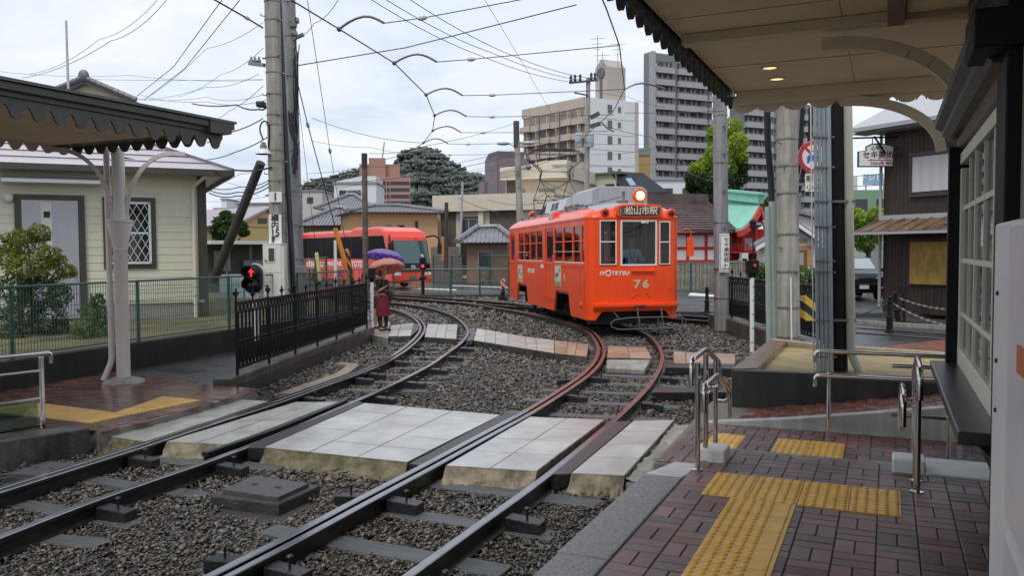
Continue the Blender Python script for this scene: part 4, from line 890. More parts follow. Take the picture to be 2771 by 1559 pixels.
M_tile = mat('grey_roof_tile', (.12, .12, .13), .32, var=.25, vs=8, bump=.3)
b = MB()
for sg in (-1, 1):
    o_ = V((gp.x, gp.y, zt)) - gy * .35; e = gx * sg * 1.75 + UP * -.76
    b.prism([o_, o_ + e, o_ + e - UP * .14, o_ - UP * .14], gy * 2.9)
    for k in range(9): cpt = o_ + e * (k / 9 + .03); b.tube([cpt + e * -.02 - gy * .02 + UP * .04, cpt + e * .085 - gy * .02 + UP * .045], .10, 8)
b.ball(V((gp.x, gp.y, zt + .1)) - gy * .38, .20, 1, .6, 1.1, 10, 8); b.build('roof', M_tile, gb, smooth=True)
mp_ = D(185, 230, 27); b = MB(); b.tube([V((mp_.x, mp_.y, 3)), D(179, 55, 27)], [.05, .035], 8); tag(b.build('mast', mat('galvanised', (.40, .42, .44), .4, .6, var=.1), smooth=True), 'thin grey mast rising behind the shelter roof', 'mast')
M_galv = MATS['galvanised']

M_pole = mat('concrete_pole', (.34, .32, .28), .6, var=.16, vs=3, bump=.15, bs=50, streak=.3)
M_poleg = mat('grey_pole', (.27, .27, .28), .55, var=.12, vs=3, streak=.3)
M_wood = mat('weathered_wood', (.13, .10, .08), .7, var=.3, vs=4, streak=.4, bump=.3)
M_band = mat('steel_band', (.22, .21, .20), .4, .7, var=.3)
M_cable = mat('black_cable', (.018, .018, .02), .45)
M_ins = mat('insulator', (.50, .50, .49), .3, var=.1)
def pole(name, lab, u0, v0, u1, v1, y, r0_, r1_, M, zb=None, bands=0, cat='pole', steps=0, group=None):
    p, q = D(u0, v0, y), D(u1, v1, y)
    if zb is not None: d = (q - p) / (q.z - p.z); p = p + d * (zb - p.z)
    o = thing(name, lab, cat, p, group); b = MB(); b.tube([p, q], [r0_, r1_], 20); h = q - p; L_ = h.length; hn = h.normalized()
    b.cur = 1
    for k in range(bands):
        t = (k + .5 + random.uniform(-.3, .3)) / bands; rr = r0_ + (r1_ - r0_) * t
        b.lathe([(rr + .002, 0), (rr + .010, .002), (rr + .010, .03), (rr + .002, .032)], p + h * t, hn, 20)
        if random.random() < .7: a = random.uniform(math.pi, 2 * math.pi); dd = V((math.cos(a), math.sin(a), 0)); b.beam(p + h * t + dd * rr, p + h * t + dd * (rr + .07), .03, .03)
    b.build('shaft', [M, M_band], o, smooth=True)
    for k in range(steps):
        t = (k + 1) / (steps + 1); rr = r0_ + (r1_ - r0_) * t; c_ = p + h * t; sd = V(((-1) ** k * .75, -.65, 0)).normalized(); b = MB(); b.tube([c_ + sd * rr * .9, c_ + sd * (rr + .09), c_ + sd * (rr + .10) + UP * .035], .011, 6); b.build('step_bolt', M_band, o, smooth=True)
    return o, p, q
PY = 17.3
pm, pmb, pmt = pole('utility_pole', 'thick banded concrete pole carrying white signs and the bell lamp', 757, 800, 735, -60, PY, .175, .158, M_pole, zb=.3, bands=20, steps=8)
def pface(u, v, off=.02): # point on the front of the pole
    return D(u, v, PY - .17 - off)
ex_, ey_ = V((1, 0, 0)), UP
def plate(u0, u1, v0, v1, y, M, parent, name='sign', th=.015):
    p, q = D(u0, v1, y), D(u1, v0, y); b = MB(); b.box(p.x, q.x, p.y, p.y + th, p.z, q.z); return b.build(name, M, parent, bevel=.003), (p, q)
M_wsign = mat('white_sign', (.74, .75, .74), .35, var=.03, streak=.08)
M_ink = mat('black_ink', (.012, .012, .014), .5)
sg, (p, q) = plate(728, 762, 519, 547, PY - .21, M_wsign, pm)
text_mesh('1', 'lettering', .22, ((p.x + q.x) / 2, p.y - .006, (p.z + q.z) / 2), ex_, ey_, M_ink, sg, bold=.004)
sg, (p, q) = plate(728, 761, 581, 660, PY - .215, M_wsign, pm)
for i, ch in enumerate(['構', '内', '15', '粁']):
    text_mesh(ch, 'lettering', .165 if ch != '15' else .19, ((p.x + q.x) / 2, p.y - .006, q.z - (q.z - p.z) * (.13 + .247 * i)), ex_, ey_, M_ink, sg, bold=.003)
for u, v0, v1, M, r, nm in ((781, -40, 800, M_cable, .055, 'black_conduit'), (772, -40, 800, mat('conduit_grey', (.30, .31, .32), .45, var=.1), .028, 'conduit')):
    p0, p1 = D(u + 14, v1, PY + .05), D(u - 29, v0, PY + .05); b = MB(); b.tube([p0, p1], r, 10); b.build(nm, M, pm, smooth=True)
p0, p1 = D(797, 800, PY + .1), D(758, -40, PY + .1); b = MB(); b.tube([p0, D(790, 640, PY + .1), D(781, 500, PY + .1), p1], .045, 10); b.build('conduit', mat('conduit_blue', (.28, .31, .36), .4, var=.1), pm, smooth=True)
b = MB(); q0 = D(733, 448, PY - .168); b.tube([D(735, 515, PY - .172), q0], [.004, .012], 5); 
p2, p2b, p2t = pole('utility_pole', 'grey concrete pole with step bolts right behind the sign pole', 806, 800, 780, -60, 18.4, .15, .135, M_poleg, zb=.2, bands=9, steps=16)
b = MB()
for (du, v) in ((20, 60), (22, 70), (28, 62), (18, 95), (24, 98)): c_ = D(775 + du, v, 18.3); b.lathe([(.05, 0), (.06, .03), (.05, .10), (.03, .12)], c_, UP, 8)
b.beam(D(792, 105, 18.3), D(822, 92, 18.3), .07, .07); b.beam(D(785, 60, 18.3), D(800, 58, 18.3), .16, .22); b.build('hardware', M_band, p2)
b = MB(); b.beam(D(675, 171, 18.6), D(715, 176, 18.3), .07, .08)
for u in (680, 690, 701): b.lathe([(.02, 0), (.05, .04), (.03, .1), (.01, .16)], D(u, 171, 18.6), UP, 8)
b.build('crossarm', M_band, p2)
b = MB(); b.box(D(695, 290, 17.5).x, D(718, 290, 17.5).x, 17.4, 17.6, D(700, 290, 17.5).z, D(700, 274, 17.5).z); b.build('cable_closure', M_cable, pm, bevel=.03)
b = MB()
for k in range(9):
    u = 797 + random.uniform(-6, 12); pts = [D(u + random.uniform(-7, 9), v, 18.2) for v in range(100 + 10 * k, 470, 60)]
    if len(pts) > 2: b.tube(smooth_path(pts, .25, 1), .012, 5)
pts = [D(u, v, 18.2) for u, v in ((776, 300), (786, 340), (798, 380), (806, 400), (800, 430), (796, 470))]
for k in range(4): b.tube([p_ + V((random.uniform(-.04, .04), 0, 0)) for p_ in smooth_path(pts, .2, 1)], .024, 6)
b.build('cable_bundle', M_cable, p2, smooth=True)
lm = thing('bell_lamp', 'white bell lamp on a curled bracket beside the concrete pole', 'lamp', D(713, 415, PY - .15))
b = MB(); c_ = D(716, 350, PY - .15); b.tube([D(726, 400, PY - .15), D(729, 370, PY - .15)] + [c_ + V((math.cos(a) * .095, 0, math.sin(a) * .17)) for a in np.linspace(0.1, math.pi + .9, 14)] + [D(712, 378, PY - .15)], .016, 8); b.build('bracket', M_iron, lm, smooth=True)
b = MB(); c_ = D(713, 415, PY - .15); b.lathe([(.165, -.015), (.15, .03), (.11, .075), (.06, .10), (.058, .10), (.108, .07), (.148, .025), (.16, -.015)], c_, UP, 20); b.build('shade', mat('lamp_enamel', (.66, .67, .66), .3, var=.05), lm, smooth=True)
b = MB(); b.lathe([(.065, .10), (.07, .17), (.05, .18), (.05, .22), (.02, .24)], c_, UP, 14); b.build('cap', mat('lamp_cap', (.20, .21, .21), .4), lm, smooth=True)
b = MB(); b.tube([D(578, 760, 18.6), D(706, 440, 17.4)], [.105, .095], 12); tag(b.build('strut_pole', mat('strut_wood', (.055, .048, .042), .6, var=.3, vs=3), smooth=True), 'dark slanting strut pole leaning against the concrete pole', 'pole')
cab = thing('meter_cabinet', 'white meter cabinet with small window mounted below the kanji sign', 'cabinet', D(745, 800, PY - .3))
p, q = D(713, 805, PY - .42), D(768, 661, PY - .42)
b = MB(); b.box(p.x, q.x, p.y, p.y + .26, p.z, q.z); b.build('body', mat('cabinet_white', (.66, .65, .59), .4, var=.04, streak=.12), cab, bevel=.008)
b = MB(); b.box(p.x - .01, q.x + .01, p.y - .015, p.y + .27, q.z, q.z + .02); b.build('top', mat('cabinet_white', ()), cab)
mz_ = D(740, 739, PY - .42).z
for z0, z1 in ((p.z + .01, mz_ - .008), (mz_ + .008, q.z - .01)):
    b = MB(); b.box(p.x + .01, q.x - .06, p.y - .012, p.y, z0, z1); dd = b.build('door', mat('cabinet_white', ()), cab, bevel=.004)
w0, w1 = D(727, 707, PY - .44), D(742, 672, PY - .44)
b = MB(); b.box(w0.x - .02, w1.x + .02, p.y - .022, p.y - .012, w0.z - .02, w1.z + .02); b.build('window_frame', mat('cabinet_white', ()), dd)
b = MB(); b.box(w0.x, w1.x, p.y - .025, p.y - .021, w0.z, w1.z); b.build('window', mat('window_dark', ()), dd)
for (u, v) in ((719, 705), (721, 773)):
    c_ = D(u, v, PY - .44); b = MB(); b.lathe([(.02, 0), (.02, .02), (.012, .03)], c_ , V((0, -1, 0)), 10); b.build('lock', M_band, dd)
p, q = D(797, 790, 18.0), D(822, 720, 18.0); b = MB(); b.box(p.x, q.x, p.y, p.y + .3, p.z - .3, q.z); gbx = b.build('junction_box', mat('box_grey', (.30, .31, .29), .5, var=.1), bevel=.01); tag(gbx, 'grey steel box on the foot of the second pole', 'box')
sp = D(682, 775, 13.0); sgn = thing('tram_signal', 'black two-lamp tram signal with glowing red arrow behind the iron fence', 'signal', V((sp.x, sp.y, .1)))
b = MB(); b.tube([V((sp.x + .02, sp.y + .08, .1)), V((sp.x + .02, sp.y + .08, D(682, 718, 13.0).z - .08))], .055, 12); b.build('post', mat('white_post', (.68, .68, .66), .4, var=.05), sgn, smooth=True)
c0_, c1_ = D(681, 738, 12.9), D(681, 772, 12.9); rr = .122
b = MB(); pts = [c0_ + V((math.cos(a) * rr * 1.05, 0, math.sin(a) * rr * 1.05)) for a in np.linspace(0, math.pi, 11)] + [c1_ + V((math.cos(a) * rr * 1.05, 0, math.sin(a) * rr * 1.05)) for a in np.linspace(math.pi, 2 * math.pi, 11)]
b.prism(pts, V((0, .16, 0))); b.build('housing', M_iron, sgn, bevel=.008)
b = MB(); b.prism([c0_ + (x_ - c0_) * 1.0 + V((0, .17, 0)) + V(((x_ - (c0_ + c1_) / 2).x * .16, 0, (x_ - (c0_ + c1_) / 2).z * .07)) for x_ in pts], V((0, .02, 0))); b.build('backing_rim', mat('white_post', ()), sgn)
for cc, lit in ((c0_, 1), (c1_, 0)):
    b = MB(); rim = [];
    n = 14
    for k in range(n + 1):
        a = math.pi * (-.12) + math.pi * 1.24 * k / n; rim.append(cc + V((math.cos(a) * rr * .92, 0, math.sin(a) * rr * .92)))
    out_ = [p_ + V((-.02, -.17 * (.55 + .45 * max(0, (p_ - cc).z / rr)), .0)) for p_ in rim]; m_ = n + 1
    b.add(rim + out_, [(k, k + 1, k + 1 + m_, k + m_) for k in range(n)]); b.add([p_ + (cc - p_) * .05 for p_ in rim + out_], [(k + m_, k + 1 + m_, k + 1, k) for k in range(n)]); b.build('hood', M_iron, sgn, smooth=True)
    b = MB(); b.lathe([(rr * .86, 0), (rr * .6, .018), (.0, .024)], cc + V((0, -.002, 0)), V((0, -1, 0)), 18); ln = b.build('lens', mat('dark_lens', (.01, .01, .012), .1), sgn, smooth=True)
    if lit:
        b = MB(); s_ = rr * .95; b.prism([cc + V((x * s_, -.028, z * s_)) for x, z in ((-.12, -.55), (.12, -.55), (.12, .05), (.45, .0), (0, .62), (-.45, .0), (-.12, .05))], V((0, -.004, 0))); b.build('arrow', mat('red_arrow', (.8, .02, .02), .5, emit=(1, .04, .04), estr=.75), ln)
def marker_post(u, v0, v1, y, lab, bw=.075, red=False, zb=None):
    p, q = D(u, v1, y), D(u, v0, y); o = thing('marker_post', lab, 'marker post', p)
    b = MB(); b.tube([p, q - UP * .22], .042, 12); b.build('post', mat('white_post', ()), o, smooth=True)
    b = MB()
    for k in range(5):
        z = p.z + (q.z - p.z) * (.1 + .15 * k); b.lathe([(.0425, 0), (.0445, .004), (.0445, .016), (.0425, .02)], V((p.x, p.y, z)), UP, 12)
    b.build('bands', mat('rusty_band', (.25, .12, .05), .6, var=.3), o)
    b = MB(); b.box(q.x - bw, q.x + bw, q.y - .08, q.y + .08, q.z - .27, q.z - .03); b.prism([V((q.x - bw * .7, q.y - .06, q.z - .27)), V((q.x + bw * .7, q.y - .06, q.z - .27)), V((q.x + bw * .5, q.y - .04, q.z - .36)), V((q.x - bw * .5, q.y - .04, q.z - .36))], V((0, .10, 0))); b.build('lamp_box', M_iron, o, bevel=.012)
    if red: b = MB(); b.lathe([(.035, 0), (.03, .02), (0, .03)], V((q.x + .03, q.y - .081, q.z - .13)), V((.5, -1, 0)), 12); b.build('lamp', mat('red_lamp', (.7, .05, .01), .3), o)
    return o
marker_post(1006, 722, 886, 19.0, 'white post with black box at the far end of the iron fence')
marker_post(2035, 700, 953, 15.4, 'white banded post with black box and red lamp before the planter', .11, True)
def stripes(name, cA, cB, scale=8.0, slope=1.0):
    M = mat(name, cA, .45); t = M.node_tree; n = t.nodes.new; l = t.links.new
    tcn = n('ShaderNodeTexCoord'); sp_ = n('ShaderNodeSeparateXYZ'); l(tcn.outputs['Object'], sp_.inputs[0]); m1 = n('ShaderNodeMath'); m1.operation = 'MULTIPLY_ADD'; m1.inputs[1].default_value = slope; l(sp_.outputs[0], m1.inputs[0]); l(sp_.outputs[2], m1.inputs[2])
    m2 = n('ShaderNodeMath'); m2.operation = 'MULTIPLY'; m2.inputs[1].default_value = scale; l(m1.outputs[0], m2.inputs[0]); m3 = n('ShaderNodeMath'); m3.operation = 'FRACT'; l(m2.outputs[0], m3.inputs[0]); m4 = n('ShaderNodeMath'); m4.operation = 'GREATER_THAN'; m4.inputs[1].default_value = .5; l(m3.outputs[0], m4.inputs[0])
    mx_ = n('ShaderNodeMix'); mx_.data_type = 'RGBA'; mx_.inputs[6].default_value = tuple(cA) + (1,); mx_.inputs[7].default_value = tuple(cB) + (1,); l(m4.outputs[0], mx_.inputs[0]); l(mx_.outputs[2], t.nodes['Principled BSDF'].inputs['Base Color']); return M
M_org = mat('orange_plastic', (.62, .22, .02), .45, var=.1)
M_strp = stripes('orange_black_stripe', (.66, .20, .02), (.012, .012, .012), 4.2, 1.4)
def guard(u0, v0, u1, v1, y, M, lab, r=.05):
    b = MB(); b.tube([D(u0, v0, y), D(u1, v1, y)], r, 12); b.tube([D(u1, v1, y), D(u1, v1, y) + (D(u1, v1, y) - D(u0, v0, y)).normalized() * .05], [r * 1.05, r * .5], 12); return tag(b.build('guy_guard', M, smooth=True), lab, 'guy guard')
guard(952, 772, 908, 622, 21, M_org, 'plain orange guy wire guard leaning left before the bus', .06)
guard(954, 770, 939, 678, 20.6, M_strp, 'orange and black striped guy wire guard before the bus', .055)
guard(866, 760, 857, 688, 21, mat('yellow_plastic', (.62, .52, .20), .45, var=.1), 'pale yellow guy wire guard before the rear of the bus', .05)
fl, bl = Z(1590, 868, .30), Z(1375, 804, .30)
tdir = (bl - fl); tdir.z = 0; tdir.normalize(); tn = V((tdir.y, -tdir.x, 0))     # tn: to the tram's left in the photo's right
TW, TL = 2.24, 10.3
torg = V((fl.x, fl.y, 0)) + tn * TW / 2
tz = math.atan2(tdir.y, tdir.x) - math.pi / 2     # local +Y runs to the rear, local +X to photo right
tram = thing('tram', 'orange single-car tram with lit headlamp on the curved track', 'tram', torg, rz=tz)
M_or = mat('tram_orange', (.86, .072, .008), .34, var=.06, vs=1.6, coat=.08, streak=.05, rvar=.06, spec=.35)
M_or2 = mat('tram_orange_roof', (.84, .085, .015), .26, var=.05, vs=2, coat=.25)
M_groof = mat('tram_roof_grey', (.34, .34, .35), .45, var=.1)
M_ac = mat('aircon_grey', (.36, .37, .40), .45, var=.06, streak=.15)
M_acl = mat('aircon_light', (.52, .54, .57), .4, var=.05, streak=.12)
M_fr = mat('cream_sash', (.70, .69, .62), .4)
M_tgl = glass('tram_glass', (.82, .87, .84), -.015)
M_under = mat('underframe', (.02, .019, .018), .6, .2, var=.4, vs=8)
M_floor = mat('tram_interior', (.22, .22, .20), .6, var=.2)
HW = TW / 2; BUL = .26; RC = .20
def fy(x, z=0):
    x = min(abs(x), HW); q = max(0, x - (HW - RC)); return .06 * (x / HW) ** 2 + RC - math.sqrt(max(0, RC * RC - q * q))
def TF(x, z, o=0.0): return V((x, fy(x) - o, z))                   # point on front
zS, zA, zB, zT = .30, .50, 1.56, 2.66       # skirt bottom, apron bottom, sill, cant rail
NX = 16
xs = [-HW + TW * i / NX for i in range(NX + 1)]
def front_panel(mb, x0, x1, z0, z1, th=.05, n=8, o=0.0, y0=0, flip=False):
    P = [x0 + (x1 - x0) * i / n for i in range(n + 1)]
    for q in (.0, .09, .15, .185):
        P += [k * (HW - RC + q) for k in (-1, 1) if x0 < k * (HW - RC + q) < x1]
    P = sorted(set(P)); n = len(P) - 1
    f = lambda x, z, oo: (V((x, fy(x) - oo, z)) if not flip else V((x, TL - fy(x) + oo, z)))
    vs = [f(x, z0, o) for x in P] + [f(x, z1, o) for x in P] + [f(x, z0, o - th) for x in P] + [f(x, z1, o - th) for x in P]
    m = n + 1; fs = []
    for i in range(n): fs += [(i, i + 1, m + i + 1, m + i), (2 * m + i + 1, 2 * m + i, 3 * m + i, 3 * m + i + 1), (m + i, m + i + 1, 3 * m + i + 1, 3 * m + i), (i + 1, i, 2 * m + i, 2 * m + i + 1)]
    fs += [(0, m, 3 * m, 2 * m), (n, 2 * m + n, 3 * m + n, m + n)]
    if flip: fs = [q[::-1] for q in fs]
    mb.add(vs, fs)
FW = [(-.82, -.43), (-.335, .545), (.605, .875)]
fz = [(zB + .01, 2.595), (zB - .015, 2.60), (zB + .01, 2.57)]
body = MB()
for flip in (False, True):
    front_panel(body, -HW, HW, zA, zB - .02, n=16, flip=flip)
    xx = -HW
    for (a, c_) in FW: front_panel(body, xx, a, zB - .02, zT, n=4, flip=flip); xx = c_
    front_panel(body, xx, HW, zB - .02, zT, n=4, flip=flip)
    for (a, c_), (z0, z1) in zip(FW, fz):
        front_panel(body, a, c_, z1, zT, n=6, flip=flip)
zu = 2.50
wins = [(.30, .54), (.62, 1.30), (1.38, 2.28), (2.36, 3.28), (4.74, 5.58), (5.66, 6.50), (6.58, 7.42), (7.50, 8.36)]
doors = [(3.40, 4.42), (9.02, 9.95)]
arch = [(1.55, 3.35), (6.85, 8.65)]
def side(mb, x, th):
    y = BUL; sp_ = sorted([(a, c_, 1.60, zu) for a, c_ in wins] + [(a, c_, .62, zu + .02) for a, c_ in doors])
    def wall(y0, y1, z0, z1): mb.box(min(x, x + th), max(x, x + th), y0, y1, z0, z1)
    for (a, c_, z0, z1) in sp_:
        if a > y: low(mb, x, th, y, a, zT)
        low(mb, x, th, a, c_, z0); wall(a, c_, z1, zT); y = c_
    low(mb, x, th, y, TL - BUL, zT)
def low(mb, x, th, y0, y1, ztop):
    """wall from skirt up to ztop with trapezoid wheel openings cut out"""
    segs = [(y0, y1)]; cuts = []
    for (a, c_) in arch:
        lo, hi = max(a, y0), min(c_, y1)
        if lo < hi: cuts.append((lo, hi, a, c_))
    y = y0
    pts_all = []
    def zb_at(yy):
        for (a, c_) in arch:
            if a <= yy <= c_:
                e = .22; t = min((yy - a) / e, (c_ - yy) / e, 1); return zS + (.86 - zS) * max(0, t)
        return zS
    br = sorted(set([y0, y1] + [k for (a, c_) in arch for k in (a, a + .22, c_ - .22, c_) if y0 < k < y1]))
    for a, c_ in zip(br[:-1], br[1:]):
        z0a, z0b = zb_at(a + 1e-6), zb_at(c_ - 1e-6)
        if ztop <= max(z0a, z0b): continue
        mb.prism([V((x, a, z0a)), V((x, c_, z0b)), V((x, c_, ztop)), V((x, a, ztop))], V((th, 0, 0)))
side(body, -HW, .05); side(body, HW, -.05)
for sx in (-1, 1):
    for flip in (False,):
        fin = [0, .05, .09, .14, .2, .28, .36]
        for i in range(6):
            x0_, x1_ = HW - fin[i], HW - fin[i + 1]; zb0, zb1 = [zS + (zA + .01 - zS) * max(0, (q - .2) / .16) for q in (fin[i], fin[i + 1])]
            q4 = [V((sx * x0_, fy(x0_), zA + .02)), V((sx * x1_, fy(x1_), zA + .02)), V((sx * x1_, fy(x1_), zb1)), V((sx * x0_, fy(x0_), zb0))]; body.add(q4 + [p + V((-sx * .01, .05, 0)) for p in q4], [(0, 1, 2, 3), (7, 6, 5, 4), (3, 2, 6, 7), (0, 3, 7, 4), (1, 5, 6, 2)] if sx > 0 else [(3, 2, 1, 0), (4, 5, 6, 7), (7, 6, 2, 3), (4, 7, 3, 0), (2, 6, 5, 1)])
    for flip in (True,):
        xa, xb = (sx * HW, sx * (HW - .28)); f = (lambda x: fy(x)) if not flip else (lambda x: TL - fy(x)); sgn_ = 1 if not flip else -1
        body.prism([V((xa, f(xa), zA + .01)), V((xb, f(xb), zA + .01)), V((sx * (HW - .12), f(HW - .12), zS)), V((xa, f(xa), zS))], V((0, .05 * sgn_, 0)))
        body.box(min(xa, xa - sx * .05), max(xa, xa - sx * .05), min(f(HW), f(HW) + .001 + .0 * sgn_), max(f(HW), f(HW) + .001), zS, zA)
body.build('body', M_or, tram, local=True, bevel=.008)
mb = MB()
mb.box(-HW - .012, -HW + .002, BUL, TL - BUL, 1.535, 1.56); mb.box(-HW - .018, -HW + .002, BUL, TL - BUL, zT - .03, zT + .012); mb.box(HW - .002, HW + .018, BUL, TL - BUL, zT - .03, zT + .012)
front_panel(mb, -HW, HW, zT - .03, zT + .012, th=.02, n=16, o=.016)
mb.build('mouldings', M_or, tram, local=True)
mb = MB()   # bumper
front_panel(mb, -.98, HW - .02, .60, .68, th=.10, n=14, o=.085); front_panel(mb, -.98, HW - .02, .55, .60, th=.06, n=14, o=.05)
bp_ = mb.build('bumper', M_or, tram, local=True, bevel=.01)
mb = MB(); front_panel(mb, -.02, .24, .58, .63, th=.02, n=4, o=.098); mb.build('coupler_slot', M_under, bp_, local=True)
mb = MB(); ring = []; secs = [(-.015, 0.0), (.02, .10), (.12, .22), (.32, .33), (.8, .38), (1.6, .40)]
secs = secs + [(TL - y, h) for y, h in secs[::-1]]
NR = 14
for (y, h) in secs:
    row = []
    wd = HW + .015
    for i in range(NR + 1):
        t = -1 + 2 * i / NR; sx = math.copysign(1, t)
        x = wd * math.sin(t * math.pi / 2) ; zz = zT + .01 + h * (max(0, 1 - abs(x / wd) ** 2.6)) ** .62
        yb = y + (fy(min(HW, abs(x))) * (1 if y < TL / 2 else -1)) * max(0, 1 - min(y, TL - y) / 1.6)
        row.append(V((x, yb, zz)))
    ring.append(row)
vs = [p for r in ring for p in r]; m = NR + 1
mb.add(vs, [(i * m + j, i * m + j + 1, (i + 1) * m + j + 1, (i + 1) * m + j) for i in range(len(ring) - 1) for j in range(NR)])
nf = len(mb.f); mb.m = [1 if (3 <= (k % NR) <= NR - 4 and k // NR >= 2) else 0 for k in range(nf)]
mb.build('roof', [M_or2, M_groof], tram, local=True, smooth=True, sharp=60)
mb = MB(); pr_ = []
for a in np.linspace(0, 2 * math.pi, 25)[:-1]:
    cx_, cz_ = math.copysign(abs(math.cos(a)) ** .45, math.cos(a)), math.copysign(abs(math.sin(a)) ** .45, math.sin(a)); pr_.append((.10 + .56 * cx_, 2.805 + .155 * cz_))
mb.prism([V((x, -.06, z)) for x, z in pr_], V((0, .5, 0))); db = mb.build('destination_box', M_or, tram, local=True, bevel=.015)
mb = MB(); mb.prism([V((.10 + (x - .10) * .88, -.066, 2.80 + (z - 2.805) * .74)) for x, z in pr_], V((0, .004, 0))); mb.build('display', mat('display_black', (.03, .012, .008), .2), db, local=True)
for i, ch in enumerate('松山市駅'):
    text_mesh(ch, 'lettering', .20, (-.15 + .195 * i, -.069, 2.80), (1, 0, 0), (0, 0, 1), mat('display_letters', (.50, .43, .31), .5, emit=(.9, .7, .42), estr=.10), db, local=True, bold=.004)
mb = MB(); mb.box(-.375, -.245, -.071, -.067, 2.725, 2.875); mb.build('route_plate', mat('route_green', (.17, .22, .14), .5), db, local=True)
text_mesh('3', 'lettering', .17, (-.31, -.074, 2.80), (1, 0, 0), (0, 0, 1), M_ink, db, local=True, bold=.004)
hl = MB(); hc = V((.14, .02, 3.16)); hl.lathe([(.155, -.02), (.165, 0), (.165, .03), (.14, .05), (.15, .14), (.09, .24), (.0, .26)], hc, V((0, 1, 0)), 24); hd_ = hl.build('headlight', M_or2, tram, local=True, smooth=True)
mb = MB(); mb.lathe([(.115, 0), (.08, .012), (.0, .016)], hc + V((0, -.022, 0)), V((0, -1, 0)), 24); mb.build('lens', mat('headlamp_glow', (.9, .7, .3), .3, emit=(1, .66, .22), estr=2.2), hd_, local=True, smooth=True)
mb = MB(); mb.lathe([(.118, -.025), (.15, -.024), (.15, 0)], hc, V((0, 1, 0)), 24); mb.tube([hc + V((-.08, .05, -.14)), hc + V((-.09, .05, -.24))], .012, 6); mb.tube([hc + V((.08, .05, -.14)), hc + V((.09, .05, -.24))], .012, 6); mb.ball(hc + V((0, .03, .18)), .018); mb.build('rim', M_or2, hd_, local=True, smooth=True)
for x, z in ((-.70, 2.78), (.90, 2.77)):
    mb = MB(); f0 = V((x, fy(x) - .02 + .03, z)); mb.lathe([(.10, .0), (.10, .05), (.075, .07)], f0 + V((0, .02, 0)), V((0, -1, 0)), 20); tl_ = mb.build('tail_lamp', M_or, tram, local=True, smooth=True)
    mb = MB(); mb.lathe([(.07, 0), (.06, .03), (.03, .05), (0, .055)], f0 + V((0, -.045, 0)), V((0, -1, 0)), 18); mb.build('lens', mat('dark_red_lens', (.09, .012, .01), .12), tl_, local=True, smooth=True)
def sash(mb, x0, x1, z0, z1, t, o=.012):
    front_panel(mb, x0, x1, z0, z0 + t, th=.03, n=4, o=o); front_panel(mb, x0, x1, z1 - t, z1, th=.03, n=4, o=o); front_panel(mb, x0, x0 + t, z0 + t, z1 - t, th=.03, n=1, o=o); front_panel(mb, x1 - t, x1, z0 + t, z1 - t, th=.03, n=1, o=o)
for k, ((a, c_), (z0, z1)) in enumerate(zip(FW, fz)):
    mb = MB(); sash(mb, a, c_, z0, z1, .04 if k == 1 else .022)
    if k != 1: front_panel(mb, a + .02, c_ - .02, 2.09 if k == 0 else 2.08, 2.115 if k == 0 else 2.105, th=.02, n=3, o=.01)
    wf_ = mb.build('windscreen' if k == 1 else 'window', M_fr, tram, local=True)
    mb = MB(); front_panel(mb, a + .02, c_ - .02, z0 + .02, z1 - .02, th=.004, n=5, o=-.012); mb.build('pane', M_tgl, wf_, local=True)
mb = MB(); a0 = V((.18, fy(.18) - .03, 2.55)); mb.tube([a0 + V((.1, 0, 0)), a0 + V((-.22, -.01, -.20))], .007, 5); mb.tube([a0 + V((-.0, -.005, -.10)), a0 + V((-.40, -.01, -.26))], .006, 5); mb.tube([V((.14, -.03, 2.54)), V((.16, -.03, 2.24))], .006, 5); mb.build('wiper', M_iron, tram, local=True)
mb = MB(); mb.box(.16, .33, -.02, .01, 2.52, 2.60); mb.build('wiper_motor', M_fr, tram, local=True, bevel=.01)
for (a, c_) in wins:
    for sx in (-1,):
        x = -HW; mb = MB(); t = .022
        mb.box(x - .006, x + .02, a, c_, 1.60, 1.60 + .03); mb.cur = 1
        mb.box(x + .004, x + .03, a, c_, 2.12, 2.15); mb.box(x + .004, x + .03, a, c_, zu - t, zu); mb.box(x + .004, x + .03, a, a + t, 1.63, zu - t); mb.box(x + .004, x + .03, c_ - t, c_, 1.63, zu - t)
        wf_ = mb.build('window', [M_fr, M_or], tram, local=True)
        mb = MB(); mb.box(x + .024, x + .028, a + .01, c_ - .01, 1.62, zu - .01); mb.build('pane', M_tgl, wf_, local=True)
mb = MB()
for (a, c_) in wins: mb.box(HW - .028, HW - .024, a + .01, c_ - .01, 1.6, zu)
for (a, c_) in doors: mb.box(HW - .04, HW - .03, a, c_, .62, zu + .02)
mb.build('far_windows', M_tgl, tram, local=True)
mb = MB(); mb.tube([V((-HW - .02, .62, 1.88)), V((-HW - .02, 3.3, 1.88))], .008, 6); mb.tube([V((-HW - .02, 6.55, 1.87)), V((-HW - .02, 8.4, 1.87))], .008, 6); mb.build('window_bars', mat('bar_white', (.6, .6, .6), .3, .4), tram, local=True)
